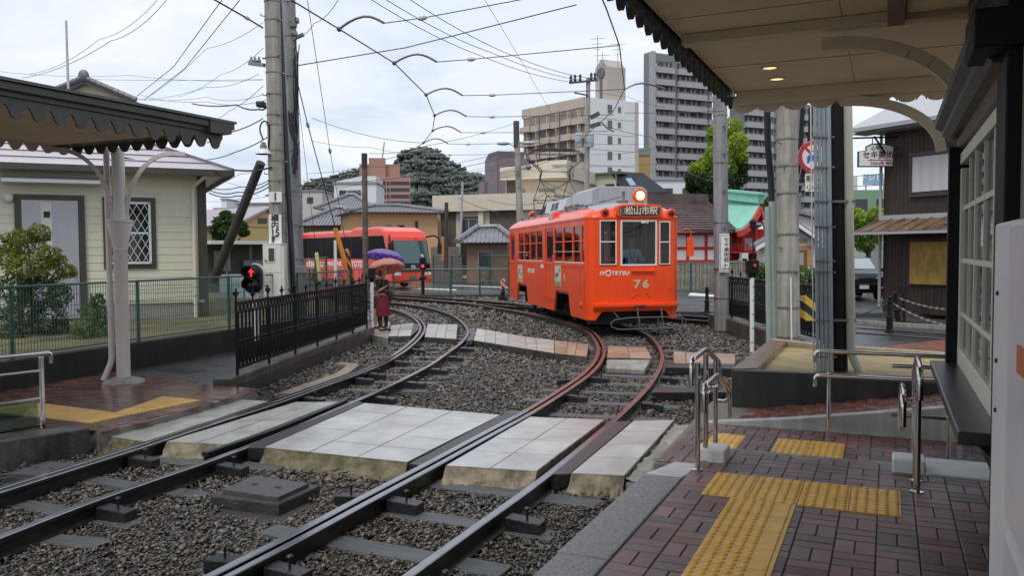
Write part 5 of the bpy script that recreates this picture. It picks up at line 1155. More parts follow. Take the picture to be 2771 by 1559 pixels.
for (a, c_) in doors:
    x = -HW; mb = MB(); mb.box(x + .02, x + .05, a, c_, .62, 1.60); mb.box(x + .02, x + .05, a, c_, zu - .06, zu + .02); mb.box(x + .02, x + .05, a, a + .09, 1.60, zu - .06); mb.box(x + .02, x + .05, c_ - .09, c_, 1.60, zu - .06); dr = mb.build('door', M_or, tram, local=True, bevel=.01)
    mb = MB(); mb.box(x + .034, x + .038, a + .08, c_ - .08, 1.58, zu - .05); mb.build('pane', M_tgl, dr, local=True)
    mb = MB(); mb.box(x - .02, x + .05, a - .02, c_ + .02, .585, .62); mb.build('threshold', M_or, dr, local=True)
    mb = MB(); mb.tube([V((x - .02, a - .06, 1.1)), V((x - .035, a - .06, 1.15)), V((x - .035, a - .06, 1.75)), V((x - .02, a - .06, 1.8))], .010, 6); mb.build('handle', M_or, dr, local=True)
mb = MB(); mb.box(-HW + .05, HW - .05, .2, TL - .2, .80, .84); mb.box(-HW + .05, HW - .05, .2, TL - .2, zT - .05, zT - .02); mb.build('floor', M_floor, tram, local=True)
mb = MB(); mb.box(-HW + .05, -.25, 1.55, 1.58, .84, 2.5); mb.box(.45, HW - .06, 1.55, 1.58, .84, 1.7); mb.box(.45, .5, 1.55, 1.58, .84, 2.5); mb.box(-HW + .06, -HW + .45, 1.7, 3.2, .84, 1.28); mb.box(-HW + .06, -HW + .45, 4.8, 8.4, .84, 1.28); mb.box(HW - .45, HW - .06, 1.7, 8.4, .84, 1.28); mb.build('interior_fittings', mat('interior_green', (.13, .13, .12), .5, var=.2), tram, local=True)
mb = MB(); mb.box(-.55, .75, .32, .55, .84, 1.42); mb.box(.36, .56, .24, .5, 1.5, 1.64); mb.build('console', mat('console_grey', (.12, .12, .12), .5), tram, local=True)
M_wl = mat('white_letters', (.78, .78, .76), .4)
def front_text(s, x, z, size, M, bold=.0, shear=0., sx=1.0, al='CENTER'): return text_mesh(s, 'lettering', size, (x, fy(x) - .006, z), (1, 0.0, 0), (0, 0, 1), M, tram, local=True, bold=bold, shear=shear, sx=sx, align=al, depth=.006)
front_text('IY', -.765, 1.375, .12, M_wl, .0025, .15, 1.25); front_text('TETSU', -.345, 1.375, .12, M_wl, .0025, .15, 1.25)
mb = MB(); cO = V((-.625, fy(-.625) - .006, 1.375)); mb.tube([cO + V((math.cos(t) * .055, 0, math.sin(t) * .062)) for t in np.linspace(0, 2 * math.pi, 21)], .012, 6, caps=False); mb.tube([cO + V((.02, 0, .05)), cO + V((.05, 0, .09))], .009, 5); mb.build('lettering', M_wl, tram, local=True, smooth=True)
M_num = mat('cream_number', (.58, .50, .36), .35, .2)
front_text('7', .06, 1.115, .255, M_num, .010, 0, 1.2); front_text('6', .27, 1.115, .255, M_num, .010, 0, 1.2)
mb = MB(); mb.box(-.08, .48, fy(.2) - .05, fy(.2) + .01, 1.41, 1.445); mb.box(-.08, .48, fy(.2) - .02, fy(.2) + .01, 1.36, 1.41); mb.build('step_plate', M_or, tram, local=True, bevel=.005)
mb = MB()
for x0, x1 in ((.06, -.06), (.27, .38)): mb.tube([V((x0, fy(x0) - .02, .93)), V((x1, fy(x1) - .02, .82))], .008, 6); mb.lathe([(.018, 0), (.012, .02)], V((x1, fy(x1) + .0, .82)), V((0, -1, 0)), 8)
for x, z in ((.72, 1.12), (.98, 1.13), (.0, .64), (.55, .63), (.62, .63)): mb.lathe([(.016, 0), (.012, .015)], V((x, fy(x), z)), V((0, -1, 0)), 8)
mb.box(.83, .92, fy(.87) - .015, fy(.87), 1.0, 1.012); mb.build('hooks', M_or, tram, local=True)
def side_text(s, y, z, size, M, bold=.004, shear=0, sx=1.0): return text_mesh(s, 'lettering', size, (-HW - .004, y, z), (0, -1, 0), (0, 0, 1), M, tram, local=True, bold=bold, shear=shear, sx=sx)
side_text('IYOTETSU', 6.35, 1.30, .17, M_wl, .006, .15, 1.25); side_text('76', 2.18, 1.20, .22, M_num, .006)
mb = MB()
for y in (.60, 2.33, 4.70, 6.54, 8.46): mb.box(-HW - .0025, -HW, y, y + .008, .9, 1.53)
mb.box(-HW - .0025, -HW, .4, 3.35, 1.48, 1.486); mb.build('panel_seams', mat('seam_orange', (.36, .03, .006), .5), tram, local=True)
M_post = mat('poster_cream', (.62, .62, .50), .5, vs=9, col2=(.45, .50, .45), var=.1)
for (y0, y1, z0, z1, c2) in ((2.55, 3.2, .98, 1.56, (.25, .35, .12)), (7.75, 8.45, .9, 1.46, (.35, .45, .05))):
    mb = MB(); mb.box(-HW - .006, -HW, y0, y1, z0, z1); ps = mb.build('poster', M_post, tram, local=True)
    mb = MB(); mb.box(-HW - .008, -HW - .005, y0, y1, z0, z0 + .13); mb.build('poster_band', mat('poster_green%d' % int(y0), c2, .5, var=.4, vs=12), ps, local=True)
    mb = MB()
    for k in range(7): yy, zz = random.uniform(y0 + .1, y1 - .1), random.uniform(z0 + .2, z1 - .1); mb.box(-HW - .008, -HW - .005, yy - .03, yy + .03, zz - .05, zz + .05)
    mb.build('poster_marks', mat('poster_ink', (.06, .07, .05), .6), ps, local=True)
mb = MB(); mb.box(-HW - .006, -HW, 4.62, 4.95, 1.42, 1.54); mb.build('plate', M_wl, tram, local=True)
mb = MB(); mb.lathe([(.07, 0), (.07, .02), (.055, .03)], V((-HW, .55, .62)), V((-1, 0, 0)), 16); mb.build('side_cap', M_or, tram, local=True, smooth=True)
mb = MB(); mb.box(-HW + .02, -HW + .3, 3.45, 4.1, 2.68, 2.95); sl_ = mb.build('side_sign', M_or2, tram, local=True, bevel=.03); mb = MB(); mb.box(-HW + .01, -HW + .022, 3.55, 4.0, 2.73, 2.90); mb.build('display', mat('sign_grey', (.45, .45, .44), .4), sl_, local=True)
mb = MB(); mc = V((HW + .30, .12, 1.98)); mb.tube([V((HW - .02, .2, 2.34)), V((HW + .22, .14, 2.40)), V((HW + .30, .12, 2.34)), mc + V((0, 0, .05))], .013, 8); mb.prism([mc + V((x, 0, z)) for x, z in ((-.09, -.23), (.07, -.23), (.08, -.2), (.08, .16), (.05, .22), (-.05, .22), (-.09, .17))], V((0, .06, 0))); mb.build('mirror', M_or, tram, local=True, bevel=.01)
def trapbox(mb, y0, y1, wb, wt, z0, z1, ye=.25): mb.add([V((-wb, y0, z0)), V((wb, y0, z0)), V((wb, y1, z0)), V((-wb, y1, z0)), V((-wt, y0 + .02, z1)), V((wt, y0 + .02, z1)), V((wt, y1 - ye, z1)), V((-wt, y1 - ye, z1))], [(3, 2, 1, 0), (4, 5, 6, 7), (0, 1, 5, 4), (1, 2, 6, 5), (2, 3, 7, 6), (3, 0, 4, 7)])
mb = MB(); T_ = [(-.66, 3.0), (-.66, 3.38), (-.5, 3.46), (.58, 3.46), (.72, 3.36), (.72, 3.0)]
mb.prism([V((x, 1.15, z)) for x, z in T_], V((0, 2.0, 0))); mb.m = [0] * len(mb.f)
ac1 = mb.build('aircon_unit', M_ac, tram, local=True, bevel=.02)
mb = MB(); mb.box(-.667, -.66, 1.2, 3.1, 3.04, 3.36); mb.build('side_panel', M_acl, ac1, local=True)
mb = MB(); mb.prism([V((x, 3.30, z)) for x, z in ((-.70, 2.98), (-.60, 3.36), (.6, 3.36), (.70, 2.98))], V((0, 3.1, 0))); ac2 = mb.build('aircon_unit', M_ac, tram, local=True, bevel=.02)
mb = MB(); mb.prism([V((-.706, 3.9, 2.99)), V((-.606, 3.9, 3.35)), V((-.600, 3.9, 3.35)), V((-.70, 3.9, 2.99))], V((0, 2.45, 0))); pn = mb.build('side_panel', M_acl, ac2, local=True)
mb = MB()
for k in range(10):
    t = .25 + .06 * k; x = -.709 + .1 * t; z = 2.99 + .36 * t
    for y in (4.75, 5.22): mb.box(x - .002, x + .01, y, y + .38, z, z + .011)
mb.build('louvres', M_under, pn, local=True)
mb = MB(); mb.beam(V((-.86, .9, 2.98)), V((-.86, 9.2, 2.98)), .05, .03); mb.beam(V((.86, .9, 2.98)), V((.86, 9.2, 2.98)), .05, .03)
for k in range(9): mb.beam(V((-.86, 1 + k, 2.90)), V((-.86, 1 + k, 2.98)), .04, .04)
for y in (2.1, 2.7, 3.2): mb.box(-.84, -.74, y, y + .14, 2.99, 3.08)
mb.tube(smooth_path([V((-.75, 2.6, 3.05)), V((-.55, 1.3, 3.07)), V((-.30, .8, 3.12)), V((-.05, .55, 3.20))], .15, 1), .014, 6); mb.lathe([(.03, 0), (.03, .20), (.05, .21), (.05, .26)], V((-.10, .5, 3.03)), UP, 8); mb.box(-.2, .0, .45, .7, 3.02, 3.08)
mb.build('roof_gear', mat('roof_gear', (.20, .17, .16), .5, .3, var=.3), tram, local=True)
mb = MB(); mb.ball(V((-.55, 8.7, 3.1)), .16, 1, 1, .9); mb.build('rear_headlight', M_or2, tram, local=True, smooth=True)
pg = MB(); y0 = 7.9; zb_ = 3.02
for sx in (-.62, .62):
    pg.box(sx - .04, sx + .04, y0 - .8, y0 + .8, zb_ + .08, zb_ + .14)
    for yy in (-.7, .7): pg.lathe([(.05, 0), (.06, .03), (.04, .05), (.06, .07), (.04, .09)], V((sx, y0 + yy, zb_)), UP, 10)
for yy in (-.7, .7): pg.tube([V((-.62, y0 + yy, zb_ + .12)), V((.62, y0 + yy, zb_ + .12))], .02, 6)
pg.lathe([(.09, -.5), (.09, .5)], V((.0, y0 - .45, zb_ + .22)), V((1, 0, 0)), 12)
kz, tz_ = 4.10, 4.95
for yy in (-1, 1):
    for sx in (-1, 1):
        pg.tube([V((sx * .56, y0 + yy * .55, zb_ + .14)), V((sx * .50, y0 + yy * 1.0, kz - .5))], .016, 6); pg.tube([V((sx * .5, y0 + yy * 1.0, kz - .5)), V((sx * .45, y0 + yy * .12, kz + .05))], .014, 6)
    pg.tube([V((-.56, y0 + yy * .55, zb_ + .14)), V((.50, y0 + yy * 1.0, kz - .5))], .010, 5); pg.tube([V((.56, y0 + yy * .55, zb_ + .14)), V((-.50, y0 + yy * 1.0, kz - .5))], .010, 5)
    pg.tube([V((-.5, y0 + yy * 1.0, kz - .5)), V((.5, y0 + yy * 1.0, kz - .5))], .014, 6); pg.tube([V((-.5, y0 + yy, kz - .5)), V((.45, y0 + yy * .12, kz + .05))], .009, 5); pg.tube([V((.5, y0 + yy, kz - .5)), V((-.45, y0 + yy * .12, kz + .05))], .009, 5)
pg.tube([V((-.5, y0, kz + .05)), V((.5, y0, kz + .05))], .02, 6)
for sx in (-1, 1):
    for yy in (-.12, .12):
        pg.tube(smooth_path([V((sx * .47, y0 + yy * .4, kz + .02)), V((sx * .50, y0 + yy * .5, kz + .18)), V((sx * .44, y0 + yy, kz + .34)), V((sx * .60, y0 + yy, kz + .52)), V((sx * .86, y0 + yy, kz + .70)), V((sx * .92, y0 + yy, kz + .84)), V((sx * .84, y0 + yy, kz + .98)), V((sx * .62, y0 + yy, kz + 1.05)), V((0, y0 + yy, kz + 1.06))], .08, 1), .018, 6)
    pg.tube([V((sx * .55, y0, kz + .5)), V((sx * .62, y0, kz + 1.03))], .012, 5)
pg.box(-.62, .62, y0 - .2, y0 - .1, kz + 1.03, kz + 1.085); pg.box(-.62, .62, y0 + .1, y0 + .2, kz + 1.03, kz + 1.085); pg.tube([V((-.55, y0, kz + .9)), V((.55, y0, kz + .9))], .012, 5); pg.tube([V((-.46, y0, kz + .36)), V((.46, y0, kz + .36))], .014, 5)
pg.build('pantograph', mat('pantograph_steel', (.06, .052, .05), .45, .4, var=.3), tram, local=True, smooth=True)
mb = MB(); mb.box(-.75, .75, .3, TL - .3, .52, .8); mb.box(-.9, .9, 3.6, 6.4, .3, .7); mb.box(-.78, .78, .45, 1.2, .16, .7); mb.box(-.45, .45, 1.3, 3.6, .12, .6); mb.box(-.45, .45, 6.6, 8.9, .12, .6); mb.build('underframe', M_under, tram, local=True)  # underframe plus dark boxes added to keep the space below black
for yc in (2.45, 7.75):
    for dy_ in (-.7, .7):
        for sx in (-1, 1):
            mb = MB(); mb.lathe([(.30, -.05), (.31, -.02), (.33, -.02), (.33, 0), (.31, .03), (.28, .04), (.12, .045), (.10, .09), (.0, .09)], V((sx * .58, yc + dy_, .33)), V((sx, 0, 0)), 22); mb.build('wheel', mat('wheel_steel', (.05, .045, .042), .4, .5, var=.3), tram, local=True, smooth=True)
    for sx in (-1, 1): mb = MB(); mb.box(sx * .78 - .05, sx * .78 + .05, yc - 1.0, yc + 1.0, .38, .55); mb.box(sx * .78 - .08, sx * .78 + .08, yc - .82, yc - .58, .24, .5); mb.box(sx * .78 - .08, sx * .78 + .08, yc + .58, yc + .82, .24, .5); mb.tube([V((sx * .78, yc - .12, .3)), V((sx * .78, yc - .12, .58))], .07, 8); mb.tube([V((sx * .78, yc + .12, .3)), V((sx * .78, yc + .12, .58))], .07, 8); mb.build('bogie_frame', M_under, tram, local=True)
mb = MB(); yg = -.42
loop = [(-.60, .34), (-.25, .38), (.98, .38), (1.08, .30), (1.08, .22), (.95, .12), (-.52, .12), (-.68, .18), (-.70, .27), (-.60, .34)]
mb.tube([V((x, yg, z)) for x, z in loop], .016, 8)
for x in (-.02, .42, 1.0): mb.tube([V((x, yg, .12)), V((x, yg, .38))], .014, 6)
for x in (-.02, .55): mb.beam(V((x, -.25, .60)), V((x, yg + .02, .10)), .05, .02, V((1, 0, 0)))
for x in (-.5, .9): mb.tube([V((x, yg, .37)), V((x, .25, .55))], .014, 6)
mb.build('life_guard', mat('guard_grey', (.11, .105, .10), .45, .3), tram, local=True, smooth=True)
M_skin = mat('skin', (.48, .27, .19), .55, var=.08)
M_hair = mat('black_hair', (.015, .012, .011), .45)
def skin_obj(name, pts, edges, M, parent=None, lvl=2, root=0):
    """one continuous surface grown round a skeleton: pts = [(pos, radius)]"""
    me = bpy.data.meshes.new(name); off = OFF[parent.name] if parent else V((0, 0, 0))
    me.from_pydata([tuple(V(p) - off) for p, r in pts], edges, []); o = bpy.data.objects.new(name, me); COL.objects.link(o)
    sm = o.modifiers.new('skin', 'SKIN'); sm.use_smooth_shade = True
    for i, (p, r) in enumerate(pts):
        d = me.skin_vertices[0].data[i]; rr = r if isinstance(r, tuple) else (r, r); d.radius = rr; d.use_root = (i == root)
    ss = o.modifiers.new('sub', 'SUBSURF'); ss.levels = lvl; ss.render_levels = lvl
    bpy.context.view_layer.update(); m2 = bpy.data.meshes.new_from_object(o.evaluated_get(bpy.context.evaluated_depsgraph_get()))
    o.modifiers.clear(); o.data = m2; m2.materials.clear(); m2.materials.append(M); bpy.data.meshes.remove(me)
    m2.polygons.foreach_set('use_smooth', [True] * len(m2.polygons))
    if parent: o.parent = parent; OFF[o.name] = off
    return o
def person(label, feet, face, h, arms, top_m, bot_m, leg_m, shoe_m, bottom='skirt', sit=False, hair_long=True, legskin=True, head_yaw=0, stance=.09, sleeves=.6):
    """face: unit vector the body faces; arms: [(elbow offset, hand offset)] in body frame (side, forward, up) from shoulders"""
    f = V(face).normalized(); s = V((f.y, -f.x, 0))       # s = the person's right hand side... (+s = right)
    k = h / 1.6; B = lambda a, b_, c_: feet + s * a * k + f * b_ * k + UP * c_ * k
    o = thing('person', label, 'person', feet)
    P = [(B(0, 0, .86), (.13 * k, .105 * k)), (B(0, .0, 1.02), (.115 * k, .09 * k)), (B(0, .0, 1.16), (.13 * k, .095 * k)), (B(0, -.005, 1.28), (.11 * k, .075 * k)), (B(0, 0.0, 1.345), .048 * k), (B(0, .012, 1.40), .052 * k), (B(0, .02, 1.47), (.075 * k, .09 * k)), (B(0, .012, 1.545), (.072 * k, .085 * k)), (B(0, .005, 1.585), .04 * k)]
    E = [(i, i + 1) for i in range(8)]
    ends = []
    for sg in (-1, 1):
        n = len(P)
        if sit: L_ = [(B(sg * .10, .06, .84), .09 * k), (B(sg * .11, .42, .84), .07 * k), (B(sg * .11, .46, .45), .05 * k), (B(sg * .11, .44, .08), .04 * k), (B(sg * .11, .56, .04), .035 * k)]
        else: L_ = [(B(sg * .085, 0, .76), .088 * k), (B(sg * stance, .025 * -sg, .46), .058 * k), (B(sg * stance, .03 * -sg, .28), .052 * k), (B(sg * stance, .02 * -sg, .075), .036 * k), (B(sg * (stance + .01), .03 * -sg + .11, .035), .036 * k)]
        P += L_; E += [(0, n)] + [(n + i, n + i + 1) for i in range(4)]
    for sg, (el, hd) in zip((-1, 1), arms):
        n = len(P); S_ = B(sg * .165, -.005, 1.275); e_ = S_ + (s * el[0] + f * el[1] + UP * el[2]) * k; h_ = S_ + (s * hd[0] + f * hd[1] + UP * hd[2]) * k
        P += [(S_, .05 * k), (S_ * .5 + e_ * .5, .042 * k), (e_, .037 * k), (e_ * .45 + h_ * .55, .033 * k), (h_, .022 * k)]; E += [(3, n)] + [(n + i, n + i + 1) for i in range(4)]
        dv = (h_ - e_).normalized(); ends.append((S_, e_, h_, dv))
        pa = h_ + dv * .05 * k; n2 = len(P); P += [(pa, (.033 * k, .018 * k))]; E.append((n2 - 1, n2)); sd = dv.cross(UP).normalized(); gr = f * .5 - UP * .2
        for q, (lat, ln) in enumerate(((-.026, .058), (-.009, .068), (.009, .064), (.025, .05))):
            n3 = len(P); b0 = pa + sd * lat * k + dv * .02 * k; P += [(b0, .0095 * k), (b0 + dv * ln * .55 * k + gr * .012 * k, .0088 * k), (b0 + dv * ln * .7 * k + gr * .04 * k, .008 * k)]; E += [(n2, n3), (n3, n3 + 1), (n3 + 1, n3 + 2)]
        n3 = len(P); P += [(h_ + dv * .03 * k + sd * -.035 * k, .0105 * k), (h_ + dv * .055 * k + sd * -.05 * k + gr * .02 * k, .0095 * k)]; E += [(n2 - 1, n3), (n3, n3 + 1)]
    body = skin_obj('body', P, E, M_skin, o)
    hc = B(0, .012, 1.49); fy_ = (Matrix.Rotation(head_yaw, 3, 'Z') @ f); fs = V((fy_.y, -fy_.x, 0))
    b = MB(); b.tube([hc + fy_ * .085 * k + UP * .02 * k, hc + fy_ * .112 * k - UP * .015 * k, hc + fy_ * .088 * k - UP * .025 * k], [.008 * k, .014 * k, .01 * k], 8); b.build('nose', M_skin, o, smooth=True)
    for sg in (-1, 1):
        b = MB(); b.ball(hc + fy_ * .076 * k + fs * sg * .032 * k + UP * .018 * k, .011 * k, 1, 1, .7, 8, 6); b.build('eye', M_ink, o, smooth=True)
        b = MB(); b.ball(hc + fs * sg * .078 * k - fy_ * .005 * k, .022 * k, .6, .8, 1.3, 8, 6); b.build('ear', M_skin, o, smooth=True)
    b = MB(); b.ball(hc + fy_ * .080 * k - UP * .045 * k, .018 * k, 1.1, .7, .45, 8, 6); b.build('mouth', mat('lips', (.35, .12, .10), .5), o, smooth=True)
    hp_ = [(hc + UP * .075 * k - fy_ * .01 * k, (.07 * k, .075 * k)), (hc + UP * .03 * k - fy_ * .035 * k, (.08 * k, .07 * k)), (hc - UP * .04 * k - fy_ * .05 * k, (.072 * k, .05 * k))]
    if hair_long: hp_.append((hc - UP * .10 * k - fy_ * .05 * k, (.055 * k, .04 * k)))
    skin_obj('hair', hp_, [(i, i + 1) for i in range(len(hp_) - 1)], M_hair, o)
    TP = [(B(0, .0, .90), (.155 * k, .13 * k)), (B(0, .0, 1.02), (.135 * k, .115 * k)), (B(0, .0, 1.16), (.15 * k, .118 * k)), (B(0, -.003, 1.285), (.125 * k, .09 * k)), (B(0, .0, 1.335), .062 * k)]; TE = [(i, i + 1) for i in range(4)]
    for (S_, e_, h_, dv) in ends:
        n = len(TP); TP += [(S_, .064 * k), (S_ * .5 + e_ * .5, .058 * k), (e_ * 1.0 if sleeves > .5 else S_ * .35 + e_ * .65, .054 * k)]; TE += [(3, n), (n, n + 1), (n + 1, n + 2)]
    skin_obj('shirt', TP, TE, top_m, o)
    if bottom == 'skirt':
        b = MB(); prof = []; nseg = 22; vs = []
        for (z, rx, ry) in ((.93, .135, .112), (.80, .165, .14), (.60, .19, .16), (.40, .205, .17), (.385, .195, .16)):
            for q in range(nseg):
                a = 2 * math.pi * q / nseg; wv = 1 + .05 * math.sin(a * 5 + z * 3) * (1 - (z - .385) / .55); vs.append(B(math.cos(a) * rx * wv, math.sin(a) * ry * wv, z))
        b.add(vs, [(r * nseg + q, (r + 1) * nseg + q, (r + 1) * nseg + (q + 1) % nseg, r * nseg + (q + 1) % nseg) for r in range(4) for q in range(nseg)]); b.build('skirt', bot_m, o, smooth=True)
    elif not sit:
        QP = [(B(0, 0, .92), (.14 * k, .115 * k)), (B(0, 0, .84), (.14 * k, .115 * k))]; QE = [(0, 1)]
        for sg in (-1, 1):
            n = len(QP); QP += [(B(sg * .085, 0, .72), .098 * k), (B(sg * stance, .025 * -sg, .5), .08 * k)]; QE += [(1, n), (n, n + 1)]
        skin_obj('shorts', QP, QE, bot_m, o)
    else:
        QP = [(B(0, 0, .88), (.15 * k, .12 * k)), (B(0, 0.02, .84), (.14 * k, .12 * k))]; QE = [(0, 1)]
        for sg in (-1, 1): n = len(QP); QP += [(B(sg * .10, .1, .84), .10 * k), (B(sg * .11, .42, .84), .085 * k), (B(sg * .11, .46, .45), .07 * k), (B(sg * .11, .44, .10), .06 * k)]; QE += [(1, n), (n, n + 1), (n + 1, n + 2), (n + 2, n + 3)]
        skin_obj('trousers', QP, QE, bot_m, o)
    for sg in (-1, 1):
        if sit: continue
        if leg_m: skin_obj('stocking', [(B(sg * stance, .025 * -sg, .47), .062 * k), (B(sg * stance, .03 * -sg, .28), .056 * k), (B(sg * stance, .02 * -sg, .07), .041 * k)], [(0, 1), (1, 2)], leg_m, o)
        skin_obj('shoe', [(B(sg * stance, .02 * -sg - .03, .04), .045 * k), (B(sg * (stance + .005), .02 * -sg + .06, .035), .043 * k), (B(sg * (stance + .01), .02 * -sg + .15, .028), .034 * k)], [(0, 1), (1, 2)], shoe_m, o)
    return o, B, ends
M_flor = mat('floral_black', (.015, .014, .014), .7, vs=16, col2=(.02, .018, .018), var=.1)
def spotted(M, c2, sc=26, th=.70):
    t = M.node_tree; n = t.nodes.new; l = t.links.new; tcn = n('ShaderNodeTexCoord'); vn = n('ShaderNodeTexNoise'); vn.inputs['Scale'].default_value = sc; vn.inputs['Detail'].default_value = 2; l(tcn.outputs['Object'], vn.inputs['Vector'])
    g_ = n('ShaderNodeMath'); g_.operation = 'GREATER_THAN'; g_.inputs[1].default_value = th; l(vn.outputs[0], g_.inputs[0]); mx_ = n('ShaderNodeMix'); mx_.data_type = 'RGBA'
    mx_.inputs[6].default_value = M.node_tree.nodes['Principled BSDF'].inputs['Base Color'].default_value; mx_.inputs[7].default_value = tuple(c2) + (1,); l(g_.outputs[0], mx_.inputs[0]); l(mx_.outputs[2], t.nodes['Principled BSDF'].inputs['Base Color'])
spotted(M_flor, (.35, .34, .33), 22, .64)
M_burg = mat('burgundy_cloth', (.15, .007, .024), .75, var=.15, vs=5)
M_blk2 = mat('black_cloth', (.012, .012, .013), .7)
M_greyc = mat('grey_cloth', (.20, .20, .20), .8, var=.1)
wf0 = Z(1037, 896, .0)
w1, B1_, e1_ = person('woman in black floral top and burgundy skirt under the pink umbrella', wf0, (.85, -.5, 0), 1.50, [((-.04, .05, -.26), (.16, .21, -.10)), ((.06, .04, -.25), (-.02, .23, -.12))], M_flor, M_burg, M_blk2, M_blk2, head_yaw=.25)
w2, B2_, e2_ = person('person in grey top mostly hidden behind the woman under the purple umbrella', wf0 + V((-.20, .62, 0)), (.8, -.6, 0), 1.56, [((-.05, .05, -.25), (.16, .22, -.08)), ((.08, .03, -.26), (.02, .22, -.10))], M_greyc, mat('dark_shorts', (.05, .05, .055), .8), None, M_blk2, bottom='shorts', hair_long=False)
b = MB(); bc = B1_(-.24, .02, .90); b.ball(bc, .14, .62, .62, 1.25, 12, 8); bag = b.build('handbag', mat('black_bag', (.02, .02, .022), .5), smooth=True); tag(bag, 'black shoulder bag hanging at the hip of the woman in burgundy', 'handbag')
b = MB(); b.tube(smooth_path([bc + UP * .12, B1_(-.17, .09, 1.15), B1_(-.10, .07, 1.34), B1_(-.14, -.07, 1.2), bc + UP * .12], .06, 1), .010, 6); b.build('strap', M_blk2, bag, smooth=True)
def umbrella(lab, grip, apex, rad, sag, M, ribs, M_rib, frill=False):
    grip, apex = V(grip), V(apex); ax = (apex - grip).normalized(); x = ax.orthogonal().normalized(); y = ax.cross(x)
    o = thing('umbrella', lab, 'umbrella', grip); b = MB(); nr = 7; ns = ribs * 4; vs = [apex]; fs = []
    for r in range(1, nr + 1):
        t = r / nr
        for q in range(ns):
            a = 2 * math.pi * q / ns; ph = (q % 4) / 4; scal = 1 - .05 * t * math.sin(math.pi * ph) if not frill else 1 - .02 * t * math.sin(math.pi * ph)
            dr = sag * (t ** 1.9) - .025 * math.sin(math.pi * ph) * t * (1 - t * .3) * (-1)
            vs.append(apex - ax * dr + (x * math.cos(a) + y * math.sin(a)) * rad * (math.sin(t * 1.35) / math.sin(1.35)) * scal)
    for q in range(ns): fs.append((0, 1 + q, 1 + (q + 1) % ns))
    for r in range(nr - 1):
        for q in range(ns): a, c_ = 1 + r * ns + q, 1 + r * ns + (q + 1) % ns; fs.append((a, a + ns, c_ + ns, c_))
    b.add(vs, fs); cn = b.build('canopy', M, o, smooth=True, sharp=80); so_ = cn.modifiers.new('thick', 'SOLIDIFY'); so_.thickness = .004
    b = MB()
    for k_ in range(ribs):
        q = k_ * 4; b.tube([apex - ax * .012] + [V(vs[1 + r * ns + q]) - ax * .010 for r in range(nr)], .004, 5); b.tube([apex - ax * (sag + .1), V(vs[1 + 3 * ns + q]) - ax * .012], .0035, 5)
    b.build('ribs', M_rib, o)
    b = MB(); b.tube([grip - ax * .08, apex + ax * .05], .007, 8); b.build('shaft', M_rib, o, smooth=True)
    b = MB(); b.tube([grip - ax * .1, grip + ax * .10], .014, 8); b.build('handle', M_blk2, o, smooth=True); return o
def cloth(name, col, tl=.35):
    M = bpy.data.materials.new(name); M.use_nodes = True; t = M.node_tree; bs = t.nodes['Principled BSDF']; bs.inputs['Base Color'].default_value = tuple(col) + (1,); bs.inputs['Roughness'].default_value = .5
    tr = t.nodes.new('ShaderNodeBsdfTranslucent'); tr.inputs[0].default_value = tuple(col) + (1,); mxs = t.nodes.new('ShaderNodeMixShader'); mxs.inputs[0].default_value = tl; t.links.new(bs.outputs[0], mxs.inputs[1]); t.links.new(tr.outputs[0], mxs.inputs[2]); t.links.new(mxs.outputs[0], t.nodes['Material Output'].inputs[0]); return M
umbrella('salmon pink umbrella held by the woman in the burgundy skirt', e1_[1][2] + e1_[1][3] * .07, D(1040, 702, 19.85), .46, .25, cloth('pink_fabric', (.80, .40, .34), .5), 8, M_ss)
umbrella('purple many-ribbed umbrella held up behind the pink one', e2_[1][2] + e2_[1][3] * .07, D(1046, 677, 20.45), .47, .20, cloth('purple_fabric', (.44, .32, .72), .55), 16, M_blk2, True)
TM = Matrix.Rotation(tz, 4, 'Z'); TM.translation = torg
dp = TM @ V((.20, .86, .52)); df_ = (TM.to_3x3() @ V((0, -1, 0)))
M_blue = mat('blue_shirt', (.30, .46, .80), .75, var=.08)
d1, _, _ = person('tram driver in light blue shirt seated behind the windscreen', dp, df_, 1.70, [((-.12, .08, -.26), (-.02, .34, -.26)), ((.14, .08, -.26), (.22, .34, -.24))], M_blue, mat('navy_cloth', (.02, .025, .05), .8), None, M_blk2, sit=True, hair_long=False)
b = MB(); b.tube(smooth_path([dp + df_ * .11 + UP * 1.36 + V((-.07, 0, 0)), dp + df_ * .15 + UP * 1.12, dp + df_ * .11 + UP * 1.36 + V((.07, 0, 0))], .05, 1), .012, 5); b.build('lanyard', M_blk2, d1)

C0 = D(1060, 760, 43); C0.z = -.04; C1 = D(822, 760, 50.6); C1.z = -.04; bdir = (C1 - C0).normalized(); brz = math.atan2(bdir.y, bdir.x) - math.pi / 2; bx = V((bdir.y, -bdir.x, 0))
BW, BL = 2.5, 11.4
bus = thing('coach', 'red express coach waiting on the road behind the green fence', 'coach', C0 + bx * BW / 2, rz=brz)
M_bus = mat('coach_red', (.80, .045, .012), .25, var=.04, vs=1, coat=.6)
M_bgl = mat('coach_glass', (.006, .007, .008), .2, spec=.06)
M_bws = glass('coach_windscreen', (.30, .42, .42), .10)
sp_ = [(0.02, .32), (-.10, .42), (-.10, 1.0), (.0, 1.25), (.34, 2.72), (.62, 3.05), (1.3, 3.28), (3.8, 3.30), (4.3, 3.16), (BL - .6, 3.14), (BL - .12, 3.02), (BL, 2.7), (BL, .45), (BL - .1, .32)]
b = MB(); b.prism([V((-BW / 2, y, z)) for y, z in sp_], V((BW, 0, 0))); b.build('body', M_bus, bus, local=True, bevel=.13)
b = MB(); xw = -BW / 2 - .006
